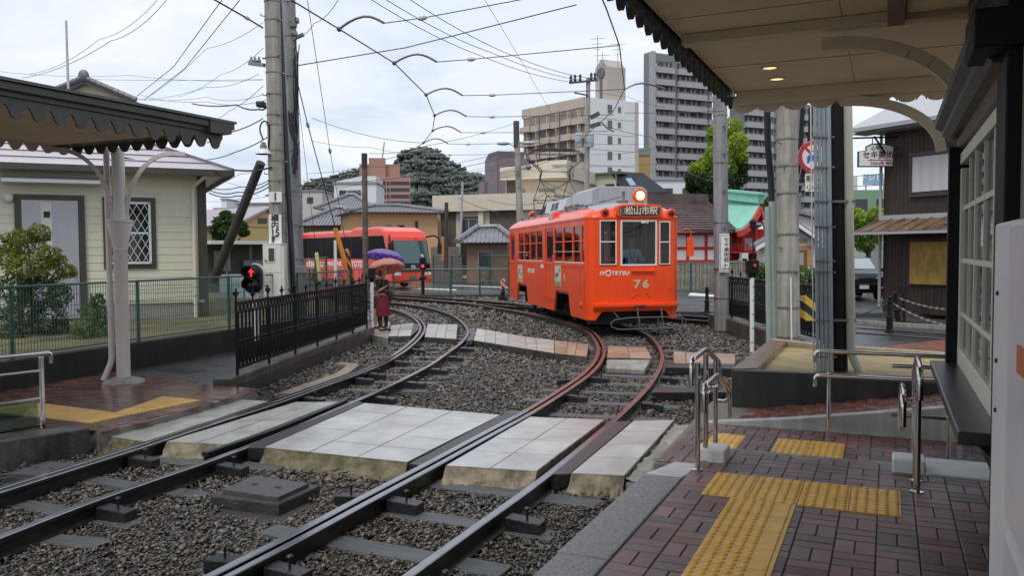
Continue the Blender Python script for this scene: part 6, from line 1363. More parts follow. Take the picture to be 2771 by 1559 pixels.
b.prism([V((xw, y, z)) for y, z in ((.42, 1.55), (.50, 2.0), (.78, 2.82), (BL - .42, 2.82), (BL - .25, 2.74), (BL - .62, 1.66), (BL - .85, 1.60), (2.2, 1.60))], V((.02, 0, 0))); b.build('side_glass', M_bgl, bus, local=True)
b = MB()
for y in (2.35, 4.1, 5.85, 7.6, 9.3): b.box(xw - .004, xw, y, y + .05, 1.62, 2.8)
b.build('window_posts', mat('post_black', (.004, .004, .004), .4), bus, local=True)
b = MB(); pw = [(-1.12, -.02, 1.30), (1.12, -.02, 1.30), (1.10, .245, 2.56), (-1.10, .245, 2.56)]; b.poly(*[V((x, y - .05, z)) for x, y, z in pw]); b.v = b.v; b.build('windscreen_frame', M_bgl, bus, local=True)
b = MB(); b.poly(*[V((x * .95, y - .075, 1.36 + (z - 1.30) * .95)) for x, y, z in pw]); b.build('windscreen', mat('windscreen_tint', (.05, .10, .105), .06, spec=.9), bus, local=True)
b = MB(); b.prism([V((x, -.125, z)) for x, z in ((-1.15, .98), (1.15, .98), (1.12, 1.32), (-1.12, 1.32))], V((0, .09, 0))); nm = b.build('front_panel', mat('gloss_black', (.006, .006, .006), .1, coat=.5), bus, local=True, bevel=.03)
b = MB(); b.tube([V((.0 + math.cos(t) * .13, -.13, 1.16 + math.sin(t) * .085)) for t in np.linspace(0, 2 * math.pi, 21)], .016, 6, caps=False); b.tube([V((-.10, -.13, 1.17)), V((.10, -.13, 1.15))], .016, 6); b.build('emblem', mat('chrome', (.8, .8, .8), .12, 1.0), nm, local=True, smooth=True)
for x in (-.95, .95): b = MB(); b.prism([V((x - .2, -.135, .72)), V((x + .2, -.135, .72)), V((x + .18, -.12, .92)), V((x - .16, -.12, .92))], V((0, .04, 0))); b.build('headlight', mat('coach_lamp', (.55, .56, .58), .1, .3), bus, local=True, bevel=.02)
b = MB(); b.box(-.22, .22, -.125, -.10, .50, .70); b.build('number_plate', mat('plate_green', (.03, .14, .08), .4), bus, local=True)
b = MB(); b.box(-1.2, 1.2, -.13, -.1, .92, .97); b.box(-.6, .6, -.115, -.09, .42, .48); b.build('grille', M_blk2, bus, local=True)
for yy in (2.55, 8.35):
    b = MB(); n_ = 14; b.prism([V((-BW / 2 - .004, yy + math.cos(t) * .56, .50 + math.sin(t) * .56)) for t in np.linspace(0, math.pi, n_)] + [V((-BW / 2 - .004, yy - .56, .3)), V((-BW / 2 - .004, yy + .56, .3))], V((.3, 0, 0))); b.build('wheel_arch', M_blk2, bus, local=True)
    for sx in (-1, 1):
        b = MB(); b.lathe([(.30, -.1), (.48, -.1), (.50, -.02), (.48, .05), (.29, .05)], V((sx * (BW / 2 - .06), yy, .50)), V((sx, 0, 0)), 24); wl_ = b.build('wheel', mat('tyre', (.015, .015, .015), .8), bus, local=True, smooth=True)
        b = MB(); b.lathe([(.28, .03), (.22, .04), (.12, .0), (.08, .07), (.0, .08)], V((sx * (BW / 2 - .06), yy, .50)), V((sx, 0, 0)), 18); b.build('rim', mat('rim_steel', (.4, .4, .42), .3, .8), wl_, local=True, smooth=True)
for sx in (-1, 1):
    b = MB(); b.tube(smooth_path([V((sx * 1.15, .35, 2.75)), V((sx * 1.42, -.1, 2.82)), V((sx * 1.55, -.3, 2.6)), V((sx * 1.55, -.34, 2.3))], .1, 1), .05, 8); b.box(sx * 1.55 - .1, sx * 1.55 + .1, -.42, -.28, 1.85, 2.4); b.build('mirror', M_blk2, bus, local=True, bevel=.02)
def bus_text(s, y, z, size, M, bold=.01, sx=1.0): return text_mesh(s, 'lettering', size, (-BW / 2 - .008, y, z), (0, -1, 0), (0, 0, 1), M, bus, local=True, bold=bold, sx=sx)
bus_text('IYOTETSU', 3.25, 1.30, .46, M_wl, .014, .95); bus_text('LIMOUSINE', 6.2, 1.30, .34, M_wl, .01, 1.1); bus_text('EXPRESS', 7.6, 1.36, .13, M_wl, .004)
bus_text('MIZ', 5.4, .72, .5, mat('violet_letters', (.16, .05, .30), .5), .02)
b = MB(); b.prism([V((-BW / 2 - .008, y, z)) for y, z in ((9.6, 1.30), (9.45, 1.10), (7.5, 1.10), (7.3, 1.22), (8.1, 1.28), (8.6, 1.42), (9.0, 1.44), (9.15, 1.62), (9.3, 1.62), (9.3, 1.44))], V((.004, 0, 0))); b.build('ship_picture', mat('ship_cream', (.72, .66, .52), .5), bus, local=True)
b = MB(); b.box(-BW / 2 - .007, -BW / 2, BL - 1.4, BL - 1.15, 1.15, 1.4); b.build('fuel_flap', M_under, bus, local=True)
b = MB(); b.box(-.5, .5, 1.9, 3.3, 3.27, 3.36); b.box(-.7, .7, 6, 10.4, 3.12, 3.22); b.build('roof_vents', mat('vent_grey', (.25, .22, .22), .5), bus, local=True, bevel=.03)

cfz = Z(2330, 815, -.03); cy_ = cfz.y; cfx = D(2336, 760, cy_).x
car = thing('car', 'black minivan parked beside the brown wooden house', 'car', V((cfx, cy_, -.03)), rz=R(-8))
M_car = mat('car_black', (.010, .010, .016), .15, coat=.25, spec=.35)
b = MB(); prof = [(-.02, .30), (-.12, .42), (-.10, .72), (.02, .98), (.25, 1.06), (.95, 1.16), (1.55, 1.58), (1.9, 1.64), (3.6, 1.62), (4.1, 1.45), (4.25, .9), (4.2, .32)]
secs_ = [(-.845, .80), (-.80, .97), (-.45, 1.0), (.0, 1.0), (.45, 1.0), (.80, .97), (.845, .80)]
vs = []
for (x, k_) in secs_:
    for (y, z) in prof: vs.append(V((x, y + .16 * (abs(x) / .845) ** 2.5 * (1 if y < 2 else -1), .30 + (z - .30) * (k_ if z > 1.1 else (1 - (1 - k_) * .25))))) 
n_ = len(prof); fs = [(i * n_ + j, i * n_ + j + 1, (i + 1) * n_ + j + 1, (i + 1) * n_ + j) for i in range(6) for j in range(n_ - 1)] + [tuple(range(n_ - 1, -1, -1)), tuple(range(6 * n_, 7 * n_))] + [(i * n_, (i + 1) * n_, (i + 1) * n_ + n_ - 1, i * n_ + n_ - 1) for i in range(6)]
b.add(vs, fs); bd_ = b.build('body', M_car, car, local=True, smooth=True, sharp=50)
b = MB(); b.poly(V((-.70, .965, 1.16)), V((.70, .965, 1.16)), V((.60, 1.50, 1.545)), V((-.60, 1.50, 1.545))); b.v = [(x, y - .03, z + .03) for x, y, z in b.v]; b.build('windscreen', mat('car_screen', (.35, .42, .44), .08, spec=.9), car, local=True)
for sx in (-1, 1):
    b = MB(); b.prism([V((sx * .40, -.06, .84)), V((sx * .78, .06, .93)), V((sx * .80, .08, 1.0)), V((sx * .55, -.0, .94))], V((0, -.05, 0))); b.build('headlight', mat('car_lamp', (.55, .58, .6), .08, .2), car, local=True)
    b = MB(); b.lathe([(.045, 0), (.04, .02), (0, .025)], V((sx * .68, -.02, .50)), V((0, -1, 0)), 12); b.build('fog_lamp', mat('car_lamp', ()), car, local=True)
    b = MB(); b.lathe([(.32, -.1), (.33, .08), (.20, .10), (0, .1)], V((sx * .74, .75, .33)), V((sx, 0, 0)), 20); b.build('wheel', mat('tyre', ()), car, local=True, smooth=True)
    b = MB(); b.lathe([(.32, -.1), (.33, .08), (.20, .10), (0, .1)], V((sx * .74, 3.4, .33)), V((sx, 0, 0)), 20); b.build('wheel', mat('tyre', ()), car, local=True, smooth=True)
    b = MB(); b.box(sx * .98 - .09, sx * .98 + .09, .98, 1.06, 1.08, 1.22); b.build('mirror', M_car, car, local=True, bevel=.03)
b = MB(); b.prism([V((-.5, -.13, .62)), V((.5, -.13, .62)), V((.42, -.13, .68)), V((-.42, -.13, .68))], V((0, .03, 0))); b.build('grille_trim', mat('chrome', ()), car, local=True)
b = MB(); b.box(-.165, .165, -.15, -.13, .46, .60); b.build('number_plate', mat('plate_white', (.65, .65, .66), .4), car, local=True)

p3o, p3b, p3t = pole('utility_pole', 'plain grey concrete pole right of the tram with a museum sign', 1953, 888, 1946, -40, 20.6, .185, .165, M_poleg, zb=-.1, bands=7, steps=0)
for v in (345, 420, 520, 620): c_ = D(1955, v, 20.4); b = MB(); b.tube([c_, c_ + V((.06, -.03, .05)), c_ + V((.05, -.03, -.06))], .012, 6); b.build('hook', M_iron, p3o)
sg, (p, q) = plate(1947, 1974, 633, 737, 20.35, M_wsign, p3o, 'museum_sign')
b = MB(); b.box(p.x + .02, p.x + .03, p.y - .005, p.y, p.z + .03, q.z - .03); b.box(p.x + .02, q.x, p.y - .005, p.y, p.z + .03, p.z + .04); b.box(p.x + .02, q.x, p.y - .005, p.y, q.z - .04, q.z - .03); b.build('border', M_ink, sg)
for i, ch in enumerate('セキ美術館'): text_mesh(ch, 'lettering', .13, (p.x + .17, p.y - .006, q.z - .14 - i * .125), ex_, ey_, M_ink, sg)
text_mesh('←', 'lettering', .15, (p.x + .16, p.y - .006, p.z + .17), ex_, ey_, M_ink, sg); text_mesh('300m先', 'lettering', .06, (p.x + .15, p.y - .006, p.z + .09), ex_, ey_, M_ink, sg)
p4o, p4b, p4t = pole('utility_pole', 'thick banded concrete pole standing behind the planter', 2134, 930, 2126, -40, 13.75, .185, .165, M_pole, zb=.2, bands=11, steps=6)
b = MB(); b.tube([D(2142, 925, 13.55), D(2140, 750, 13.55)], .014, 8); b.build('white_conduit', mat('white_post', ()), p4o)
for (u0, u1, v0, r) in ((2078, 2078, 560, .055), (2092, 2090, 545, .06)):
    b = MB(); b.tube([D(u0 + 4, 925, 14.1), D(u1, v0, 14.1)], r, 14); tag(b.build('conduit', mat('pale_green_pipe', (.30, .39, .36), .45, var=.1, streak=.1), smooth=True), 'pale green conduit pipe left of the banded pole' + (', shorter with black tape' if u0 == 2078 else ', taller with black cable'), 'conduit')
b = MB(); b.tube(smooth_path([D(2090, 560, 14.1), D(2086, 480, 14.1), D(2078, 400, 14.0), D(2076, 290, 13.9)], .2, 1), .055, 10); b.tube(smooth_path([D(2158, 470, 14.1), D(2166, 400, 14.1), D(2172, 290, 14)], .2, 1), .04, 8); b.tube(smooth_path([D(2160, 520, 14.1), D(2190, 400, 14.1), D(2194, 290, 14)], .2, 1), .04, 8); b.build('cable', M_cable, p4o, smooth=True)
rs = D(2203, 424, 13.95); sgo = thing('road_sign', 'round red and blue no cars sign with white plate below', 'road sign', rs)
b = MB(); b.lathe([(.265, 0), (.265, .006), (.0, .007)], rs, V((0, -1, 0)), 36); b.build('disc', mat('sign_red', (.50, .015, .03), .35), sgo, smooth=True)
b = MB(); b.lathe([(.27, .0), (.27, .003), (.272, -.004)], rs + V((0, .004, 0)), V((0, -1, 0)), 36); b.build('rim', M_wsign, sgo)
b = MB(); b.lathe([(.200, .0075), (.200, .009), (0, .0095)], rs, V((0, -1, 0)), 36); b.build('face', M_wsign, sgo)
b = MB(); yy = rs.y - .0115
b.prism([V((rs.x + x, yy, rs.z + z)) for x, z in ((-.12, -.11), (-.12, .0), (-.085, .03), (-.06, .10), (.06, .10), (.085, .03), (.12, .0), (.12, -.11), (.08, -.11), (.08, -.07), (-.08, -.07), (-.08, -.11))], V((0, .002, 0))); b.build('car_symbol', mat('sign_blue', (.02, .10, .42), .4), sgo)
b = MB(); b.prism([V((rs.x + x, yy - .001, rs.z + z)) for x, z in ((-.055, .03), (-.04, .08), (.04, .08), (.055, .03))], V((0, .001, 0))); b.build('car_window', M_wsign, sgo)
b = MB(); d_ = V((.7, 0, -.7)); b.beam(rs + d_ * -.29 + V((0, -.010, 0)), rs + d_ * .29 + V((0, -.010, 0)), .05, .002, V((0, 1, 0))); b.build('slash', mat('sign_red', ()), sgo)
b = MB(); b.box(rs.x - .15, rs.x + .27, rs.y - .01, rs.y, rs.z - .58, rs.z - .29); pl_ = b.build('plate', M_wsign, sgo, bevel=.01)
text_mesh('軽及び', 'lettering', .13, (rs.x + .06, rs.y - .014, rs.z - .37), ex_, ey_, M_ink, pl_); text_mesh('小特除', 'lettering', .13, (rs.x + .06, rs.y - .014, rs.z - .51), ex_, ey_, M_ink, pl_)
b = MB(); b.beam(rs + V((-.02, .03, .0)), rs + V((-.42, .05, -.02)), .03, .05); b.beam(rs + V((-.02, .03, -.45)), rs + V((-.42, .05, -.46)), .03, .05); b.build('bracket', M_band, sgo)
M_yb = stripes('yellow_black_stripe', (.55, .36, .04), (.014, .014, .014), 3.6, .8)
q0, q1 = D(2163, 868, 14.0), D(2200, 795, 14.0); b = MB(); b.prism([q0 + V((.07, -.05, .0)), V((q1.x + .08, q0.y - .05, q0.z)), V((q1.x + .08, q0.y - .05, q1.z)), V((q0.x + .07, q0.y - .05, q1.z - .02))], V((0, .02, 0))); b.prism([q0 + V((.07, -.05, .02)), q0 + V((-.1, .25, .02)), V((q0.x - .1, q0.y + .25, q1.z - .03)), V((q0.x + .07, q0.y - .05, q1.z - .03))], V((.02, .01, 0))); tag(b.build('guard_board', M_yb), 'yellow and black striped guard board right of the banded pole', 'guard board')
colb = D(2266, 1012, 9.85); colb.z = .42; cct = D(2258, 240, 9.85)
kk = thing('canopy_column', 'black steel column with pale blue conduits standing in the planter', 'column', colb)
dvv = (cct - colb) / (cct.z - colb.z)
def stand(du, dy, r, M, nm, z0=.42, z1=3.75, n=14):
    p_ = colb + V((du, dy, 0)); b_ = MB(); b_.tube([p_ + dvv * (z0 - .42), p_ + dvv * (z1 - .42)], r, n); return b_.build(nm, M, kk, smooth=True)
stand(0.02, .08, .13, M_blk, 'shaft')
M_pb = mat('pale_blue_pipe', (.27, .33, .37), .4, var=.08, streak=.1)
for du, r in ((-.255, .020), (-.205, .021), (-.155, .022), (-.10, .031)): stand(du, -.06, r, M_pb, 'conduit')
stand(-.28, .0, .008, mat('cream_pipe', ()), 'strip')
M_dp = mat('downpipe_cream', (.40, .40, .33), .4, var=.06)
b = MB(); pd_ = colb + V((.145, -.02, 0)); b.tube(elbow([pd_ + V((.10, -.06, .0)), pd_ + V((.0, -.02, .22)), pd_ + dvv * 3.3], .12), .052, 14); b.build('downpipe', M_dp, kk, smooth=True)
b = MB()
for z in (.62, 1.05, 1.62, 1.75, 2.15, 2.45, 2.85, 3.2):
    c_ = colb + dvv * (z - .42)
    b.beam(c_ + V((-.28, -.085, 0)), c_ + V((-.04, -.085, 0)), .008, .02)
    if z in (1.05, 2.45): b.beam(c_ + V((-.05, -.06, 0)), c_ + V((.20, -.075, 0)), .008, .03)
b.build('clamps', M_band, kk)
def bollard(u, v0, v1, y, lab, tilt=0):
    p_ = D(u, v1, y); p_.z = -.03; H = D(u, v0, y).z - p_.z; ax_ = V((tilt, 0, 1)).normalized(); b_ = MB()
    b_.lathe([(.10, 0), (.10, .03), (.07, .05), (.07, H * .38), (.085, H * .39), (.085, H * .43), (.055, H * .46), (.05, H * .82), (.075, H * .83), (.075, H * .87), (.04, H * .89), (.06, H * .95), (.045, H * .99), (0, H)], p_, ax_, 16); tag(b_.build('bollard', M_iron, smooth=True), lab, 'bollard', 'black iron bollards'); return p_ + ax_ * H * .85
bA = bollard(2407, 801, 901, 19.2, 'upright black bollard carrying chains before the straight track')
bB = bollard(2431, 789, 876, 21.7, 'leaning black bollard carrying chains behind the upright one', -.13)
bollard(1913, 776, 845, 25.8, 'black bollard between the tram and the grey pole')
pp_ = D(2447, 878, 21.9); pp_.z = -.03; b = MB(); b.tube([pp_, pp_ + V((-.05, 0, .86))], .035, 8); b.box(pp_.x - .13, pp_.x + .05, pp_.y - .05, pp_.y + .05, .72, .92); tag(b.build('short_post', M_iron), 'thin black post with a box beside the leaning bollard', 'post')
def chain(p_, q_, sag, lab, r=.014):
    n_ = int((q_ - p_).length / .07); b_ = MB(); pts = [p_ + (q_ - p_) * (i / n_) - UP * sag * 4 * (i / n_) * (1 - i / n_) for i in range(n_ + 1)]
    for i in range(n_):
        a, c_ = pts[i], pts[i + 1]; d_ = (c_ - a); sd_ = (d_.cross(UP).normalized() if i % 2 else UP) * .022; b_.tube([a - d_ * .2, (a + c_) / 2 + sd_, c_ + d_ * .2, (a + c_) / 2 - sd_, a - d_ * .2], r * .55, 5, caps=False)
    tag(b_.build('chain', mat('chain_steel', (.22, .22, .22), .45, .8)), lab, 'chain')
chain(bA, D(2700, 880, 17.5) * 1.0, .25, 'chain hanging right from the upright bollard'); chain(bA, D(2230, 845, 22), .2, 'chain hanging left from the upright bollard'); chain(bB, D(2700, 830, 20), .2, 'chain hanging right from the leaning bollard'); chain(bB, D(2230, 815, 24), .2, 'chain hanging left from the leaning bollard')
pi_ = Z(1361, 812, -.1); o = thing('point_indicator', 'small red and white striped point indicator beside the rear of the tram', 'indicator', pi_)
b = MB(); b.box(pi_.x - .2, pi_.x + .2, pi_.y - .1, pi_.y + .1, pi_.z, pi_.z + .1); b.tube([pi_ + UP * .1, pi_ + UP * .55], [.09, .04], 8); b.ball(pi_ + UP * .32, .1); b.build('stand', M_iron, o)
b = MB(); b.box(pi_.x - .10, pi_.x + .10, pi_.y - .03, pi_.y + .03, pi_.z + .42, pi_.z + .86); b.build('target', stripes('red_white_stripe', (.5, .06, .04), (.5, .4, .36), 4.2, 1.0), o, bevel=.02)
rl = Z(1145, 797, 0); o = thing('tram_signal', 'small black signal with one red light before the coach front', 'signal', rl)
b = MB(); b.tube([rl, rl + UP * .7], .07, 10); b.tube([rl + UP * .7, rl + UP * 1.1], .05, 8); b.tube([rl + UP * .75 + V((-.15, 0, 0)), rl + UP * .75 + V((.15, 0, 0))], .08, 8); b.build('post', M_iron, o)
b = MB(); zc = rl + UP * 1.32; b.box(zc.x - .15, zc.x + .15, zc.y - .06, zc.y + .06, zc.z - .2, zc.z + .36); b.build('housing', M_iron, o, bevel=.06)
b = MB(); b.lathe([(.07, 0), (0, .02)], zc + V((0, -.065, -.05)), V((0, -1, 0)), 14); b.build('lens', mat('red_arrow', ()), o)
b = MB(); b.tube([zc + V((.0, 0, .36)), zc + V((-.05, 0, .48))], .05, 8); b.build('cap', mat('white_post', ()), o)
M_dkw = mat('dark_window', (.03, .035, .04), .1, spec=.5)
M_litw = mat('curtained_window', (.34, .35, .34), .2)
def frame_of(P, Q):
    P, Q = V(P), V(Q); d = Q - P; d.z = 0; L_ = d.length; d.normalize(); n = V((-d.y, d.x, 0))
    if n.y < 0: n = -n
    return (lambda s, z, o=0.0: V((P.x, P.y, 0)) + d * s - n * o + UP * z), d, n, L_
def bld(name, lab, u0, y0, u1, y1, v_top, depth, M, cat='building', z0=-.1, flat=True):
    P, Q = D(u0, 600, y0), D(u1, 600, y1); BF, d, n, L_ = frame_of(P, Q); zt = D(u0, v_top, y0).z
    o = thing(name, lab, cat, BF(L_ / 2, z0)); b = MB(); b.obox(BF(0, z0), d * L_, n * depth, UP * (zt - z0)); b.build('wall', M, o)
    return o, BF, d, n, L_, zt
def rbox(b, BF, d, n, s0, s1, z0, z1, o0, th): b.obox(BF(s0, z0, o0), d * (s1 - s0), n * th, UP * (z1 - z0))
def win(o, BF, d, n, s0, s1, z0, z1, M=None, fr=None, out=.03, nm='window'):
    b = MB(); rbox(b, BF, d, n, s0 - .06, s1 + .06, z0 - .06, z1 + .06, out, .05); w_ = b.build(nm, fr or mat('win_frame', (.30, .30, .29), .5), o)
    b = MB(); rbox(b, BF, d, n, s0, s1, z0, z1, out + .012, .03); rb = b.build('pane', M or M_dkw, w_); return w_
M_be = mat('beige_render', (.50, .43, .37), .8, var=.08, vs=.3, streak=.16); M_wh = mat('white_render', (.68, .69, .71), .8, var=.03, vs=.2, streak=.05)
o, BF, d, n, L_, zt = bld('apartment_block', 'beige and white apartment block with pointed roof tower', 1418, 174, 1584, 160, 297, 12, M_be)
BW_, dw, nw, LW, _ = (*frame_of(D(1584, 600, 160), D(1724, 600, 166)), 0)
b = MB(); b.obox(BW_(.02, -.1, .04), dw * (LW - .6), nw * 2, UP * (zt + .1)); b.build('white_wall', M_wh, o)
b = MB(); b.obox(BW_(LW - .6, -.1, .1), dw * .9, nw * 2, UP * (zt + .1)); b.obox(BF(-.2, zt - 1.9, .3), d * (L_ + .2), n * 1, UP * 1.9); b.build('parapet', M_be, o)
fh = 2.86
for k in range(7):
    z = zt - 2.3 - fh * (k + 1) + .3
    b = MB(); rbox(b, BF, d, n, .3, L_ - .2, z + .9, z + fh - .35, .04, .05); b.build('recess_shade', mat('shaded_recess', (.24, .215, .19), .85, var=.2, vs=.6), o)  # flat panel behind the balconies; their shade is put into its colour
    b = MB()
    for j in range(3):
        s = .3 + j * L_ / 3; w_ = L_ / 3 - .35
        b.prism([BF(s, z - .2, .1), BF(s + w_ * .52, z - .2, 1.35), BF(s + w_ * .52, z - .2, .1)], UP * 1.25); b.obox(BF(s, z - .2, 1.3), d * w_ * .5, n * 1.2, UP * 1.2); b.obox(BF(s + w_ * .52, z - .2, .95), d * w_ * .5, n * .9, UP * 1.2)
    b.build('balcony', M_be, o)
    for j in range(3):
        s = .3 + j * L_ / 3; w_ = L_ / 3
        for x in (.10, .56):
            win(o, BF, d, n, s + w_ * x + .2, s + w_ * x + .95, z + .9, z + fh - .5, out=.10)
            b = MB(); rbox(b, BF, d, n, s + w_ * x + 1.25, s + w_ * x + 1.4, z + .8, z + fh - .3, 1.1, 1.0); b.build('divider', M_be, o)
    zz = D(1648, 297 + 42 * k, 164).z
    for uu, ww, hh in ((1648, 1.0, 1.5), (1684, .62, 1.05)):
        s = (D(uu, 600, 163) - D(1584, 600, 160)).dot(dw); wn = win(o, BW_, dw, nw, s - ww / 2, s + ww / 2, zz - hh / 2, zz + hh / 2, out=.10, M=mat('grey_pane', (.10, .11, .12), .15))
    b = MB(); rbox(b, BW_, dw, nw, 0, LW - .6, zz - 2.05, zz - 1.93, .055, .05); b.build('joint', mat('render_joint', (.36, .36, .37), .8), o)
b = MB()
for s in (L_ * .36, L_ * .69): b.tube([BF(s, 0, 1.5), BF(s, zt - 2, 1.5)], .10, 6)
b.build('drainpipe', mat('drain_brown', (.13, .11, .10), .6), o)
tP, tQ, tR = D(1611, 260, 166), D(1643, 260, 164), D(1690, 260, 167); zt2 = D(1611, 185, 166).z
b = MB(); TF_, td, tnn, tl = frame_of(tP, tQ); b.prism([TF_(0, zt - 1), TF_(tl, zt - 1), TF_(tl, zt2), TF_(tl * .5, zt2 + 1.6), TF_(0, zt2)], tnn * 4 + td * 1.5)
b.prism([tQ + UP * (zt - 1 - tQ.z), tR + UP * (zt - 1 - tR.z), tR + UP * (zt2 - tR.z), tQ + UP * (zt2 - tQ.z)], V((-1, 3, 0))); tw = b.build('tower', mat('tower_render', (.44, .39, .34), .8, var=.06), o)
b = MB(); b.lathe([(1.0, 0), (1.0, .1), (0, .1)], TF_(tl * .5, zt2 - 1.1, .12), -tnn, 20); b.obox(TF_(tl * .5 - .28, zt - .2, .13), td * .56, tnn * .1, UP * (zt2 - zt - 1)); b.build('motif', mat('slate_motif', (.13, .13, .14), .6), tw)
b = MB()
for (u, v0, v1) in ((1617, 95, 190), (1630, 140, 200), (1672, 110, 180)):
    p_ = D(u, v1, 164); b.tube([p_, D(u, v0, 164)], .06, 5)
    for k in range(3): b.tube([D(u - 22 + 6 * k, v0 + 10 + 14 * k, 164), D(u + 20 - 5 * k, v0 + 8 + 14 * k, 164)], .045, 4)
b.build('antenna', mat('antenna_grey', (.25, .25, .25), .5), tw)
M_dg = mat('dark_grey_cladding', (.18, .177, .182), .75, var=.08, vs=.2); M_dg2 = mat('mid_grey_pier', (.34, .335, .34), .75, var=.05)
def towerblock(lab, u0, u1, y0, y1, vt, v_first, nf, bays, step=33.2):
    o, BF, d, n, L_, zt = bld('apartment_tower', lab, u0, y0, u1, y1, vt, 2.2, M_dg); k_ = L_ / (u1 - u0)
    for f in range(nf):
        v = v_first + step * f; z = D(u0, v, y0).z
        for (a, c) in bays:
            s0, s1 = (a - u0) * k_, (c - u0) * k_
            b = MB(); rbox(b, BF, d, n, s0, s1, z, z + 1.55, .05, .06); rb = b.build('balcony', mat('balcony_shade', (.045, .045, .05), .8, var=.4, vs=.5), o)  # flat dark sheet: shade inside the balcony is put into the colour
            for q in range(max(2, int((s1 - s0) / 1.6))):
                b = MB(); x = s0 + (q + .5 + random.uniform(-.3, .3)) * (s1 - s0) / max(2, int((s1 - s0) / 1.6)); rbox(b, BF, d, n, x - .3, x + .3, z + .1, z + 1.4, .09, .03); b.build('pane', mat('dim_pane', (.14, .15, .16), .2), rb)
            b = MB(); rbox(b, BF, d, n, s0, s1, z + .0, z + .06, 1.0, .06); rbox(b, BF, d, n, s0, s1, z + .26, z + .31, 1.0, .06)
            for q in range(int((s1 - s0) / .9)): rbox(b, BF, d, n, s0 + q * .9, s0 + q * .9 + .06, z, z + .3, 1.0, .05)
            b.build('railing', M_dg2, rb)
            b = MB(); rbox(b, BF, d, n, s0 - .2, s1 + .2, z - 1.3, z, 1.1, 1.1); b.build('parapet', M_dg2, rb)
    return o, BF, d, n, L_, k_, zt
to = towerblock('tall dark grey apartment tower with long balconies', 1756, 1925, 198, 206, 140, 180, 13, [(1769, 1816), (1829, 1903), (1913, 1925)])
b = MB(); s0 = (1757 - 1756) * to[5]; rbox(b, to[1], to[2], to[3], 0, 1.0, -.1, to[6], 1.3, 1.3); b.build('pier', M_dg2, to[0])
for f in range(11):
    zf = D(1769, 184 + 33 * f, 198).z; b = MB(); rbox(b, to[1], to[2], to[3], 1.1, 2.1, zf, zf + 1.3, .10, .05); b.build('stair_sky_panel', mat('painted_sky', (.62, .66, .72), .6), to[0])  # solid pale panels: bright sky behind the stairs painted as colour
towerblock('lower wing of dark grey apartments seen between the poles', 1990, 2235, 200, 214, 262, 295, 10, [(2012, 2078), (2090, 2105), (2165, 2200)])
M_bk = mat('brick_render', (.40, .22, .175), .85, var=.06)
o, BF, d, n, L_, zt = bld('apartment_block', 'brick red apartment block in front of the wooded hill', 1019, 350, 1111, 352, 478, 20, M_bk)
b = MB(); b.obox(BF(-7, -1, -6), d * 17, n * 12, UP * (D(985, 440, 350).z + 1)); b.obox(BF(-3, 5, -4), d * 7, n * 5, UP * (D(1040, 424, 350).z - 5)); b.build('rear_wing', mat('brick_render2', (.36, .20, .16), .85, var=.06), o)
b = MB(); c_ = BF(2, zt); b.tube([BF(1.5, zt, -6), D(1040, 385, 355)], .25, 6); b.build('antenna', mat('antenna_grey', ()), o)
for f in range(6):
    z = D(1019, 500 + 18 * f, 350).z; b = MB(); rbox(b, BF, d, n, L_ * .42, L_ * .98, z, z + 1.5, .1, .1); rb = b.build('balcony', M_dkw, o)
    for x in (.06, .2, .31): win(o, BF, d, n, L_ * x, L_ * x + 1.2, z - .2, z + 1.5, out=.1)
M_pu = mat('mauve_tile', (.21, .165, .175), .7, var=.05); M_pu2 = mat('mauve_tile_dark', (.15, .115, .12), .7, var=.05)
o, BF, d, n, L_, zt = bld('building', 'mauve tiled building with a sloped corner beside the lamp pole', 1313, 152, 1348, 146, 437, 6, M_pu)
B2, d2, n2, L2 = frame_of(D(1348, 600, 146), D(1425, 600, 152)); b = MB(); b.obox(B2(0, -.1, .06), d2 * L2, n2 * .3, UP * (zt + .1)); b.prism([BF(0, zt), BF(L_, zt), BF(L_, zt + 1.2), BF(L_ * .3, zt + 1.2)], n * 5); b.build('wall', M_pu2, o)
for v in (460, 508):
    z = D(1330, v, 149).z; win(o, BF, d, n, L_ * .35, L_ * .8, z - .8, z + .8); win(o, B2, d2, n2, L2 * .42, L2 * .55, z - .8, z + .8)
b = MB(); b.obox(BF(-2, D(1305, 525, 152).z, .5), d * 3, n * 2, UP * 2.2); b.build('balcony', M_pu, o)
M_cl = mat('cream_render', (.58, .52, .42), .8, var=.06, vs=.5, streak=.04)
o, BF, d, n, L_, zt = bld('building', 'long low cream building with flat roof behind the tram', 1181, 63, 1500, 60, 531, 10, M_cl)
z1 = D(1181, 574, 63).z
b = MB(); rbox(b, BF, d, n, -.1, L_ + .1, z1, zt + .02, .5, .5); b.build('fascia', M_cl, o)
b = MB(); rbox(b, BF, d, n, .35, 1.6, 0, z1, .04, .05); rbox(b, BF, d, n, 2.0, 3.4, .2, z1 - .4, .04, .05); rbox(b, BF, d, n, 4.3, 6.5, 0, z1, .04, .05); b.build('opening_shade', mat('shade_brown', (.10, .085, .07), .8, var=.3), o)  # flat sheets on the wall, with the shade of the openings painted brown
for s in (0, 3.5): b = MB(); rbox(b, BF, d, n, s, s + .4, 0, z1, .3, .3); b.build('pillar', M_cl, o)
for s in (1.9, 2.6): win(o, BF, d, n, s + .1, s + .7, .9, z1 - .6, out=.06)
o, BF, d, n, L_, zt = bld('building', 'cream upper storey with overhanging roof slab left of the transformer pole', 1369, 70, 1535, 68, 486, 8, M_cl, z0=3)
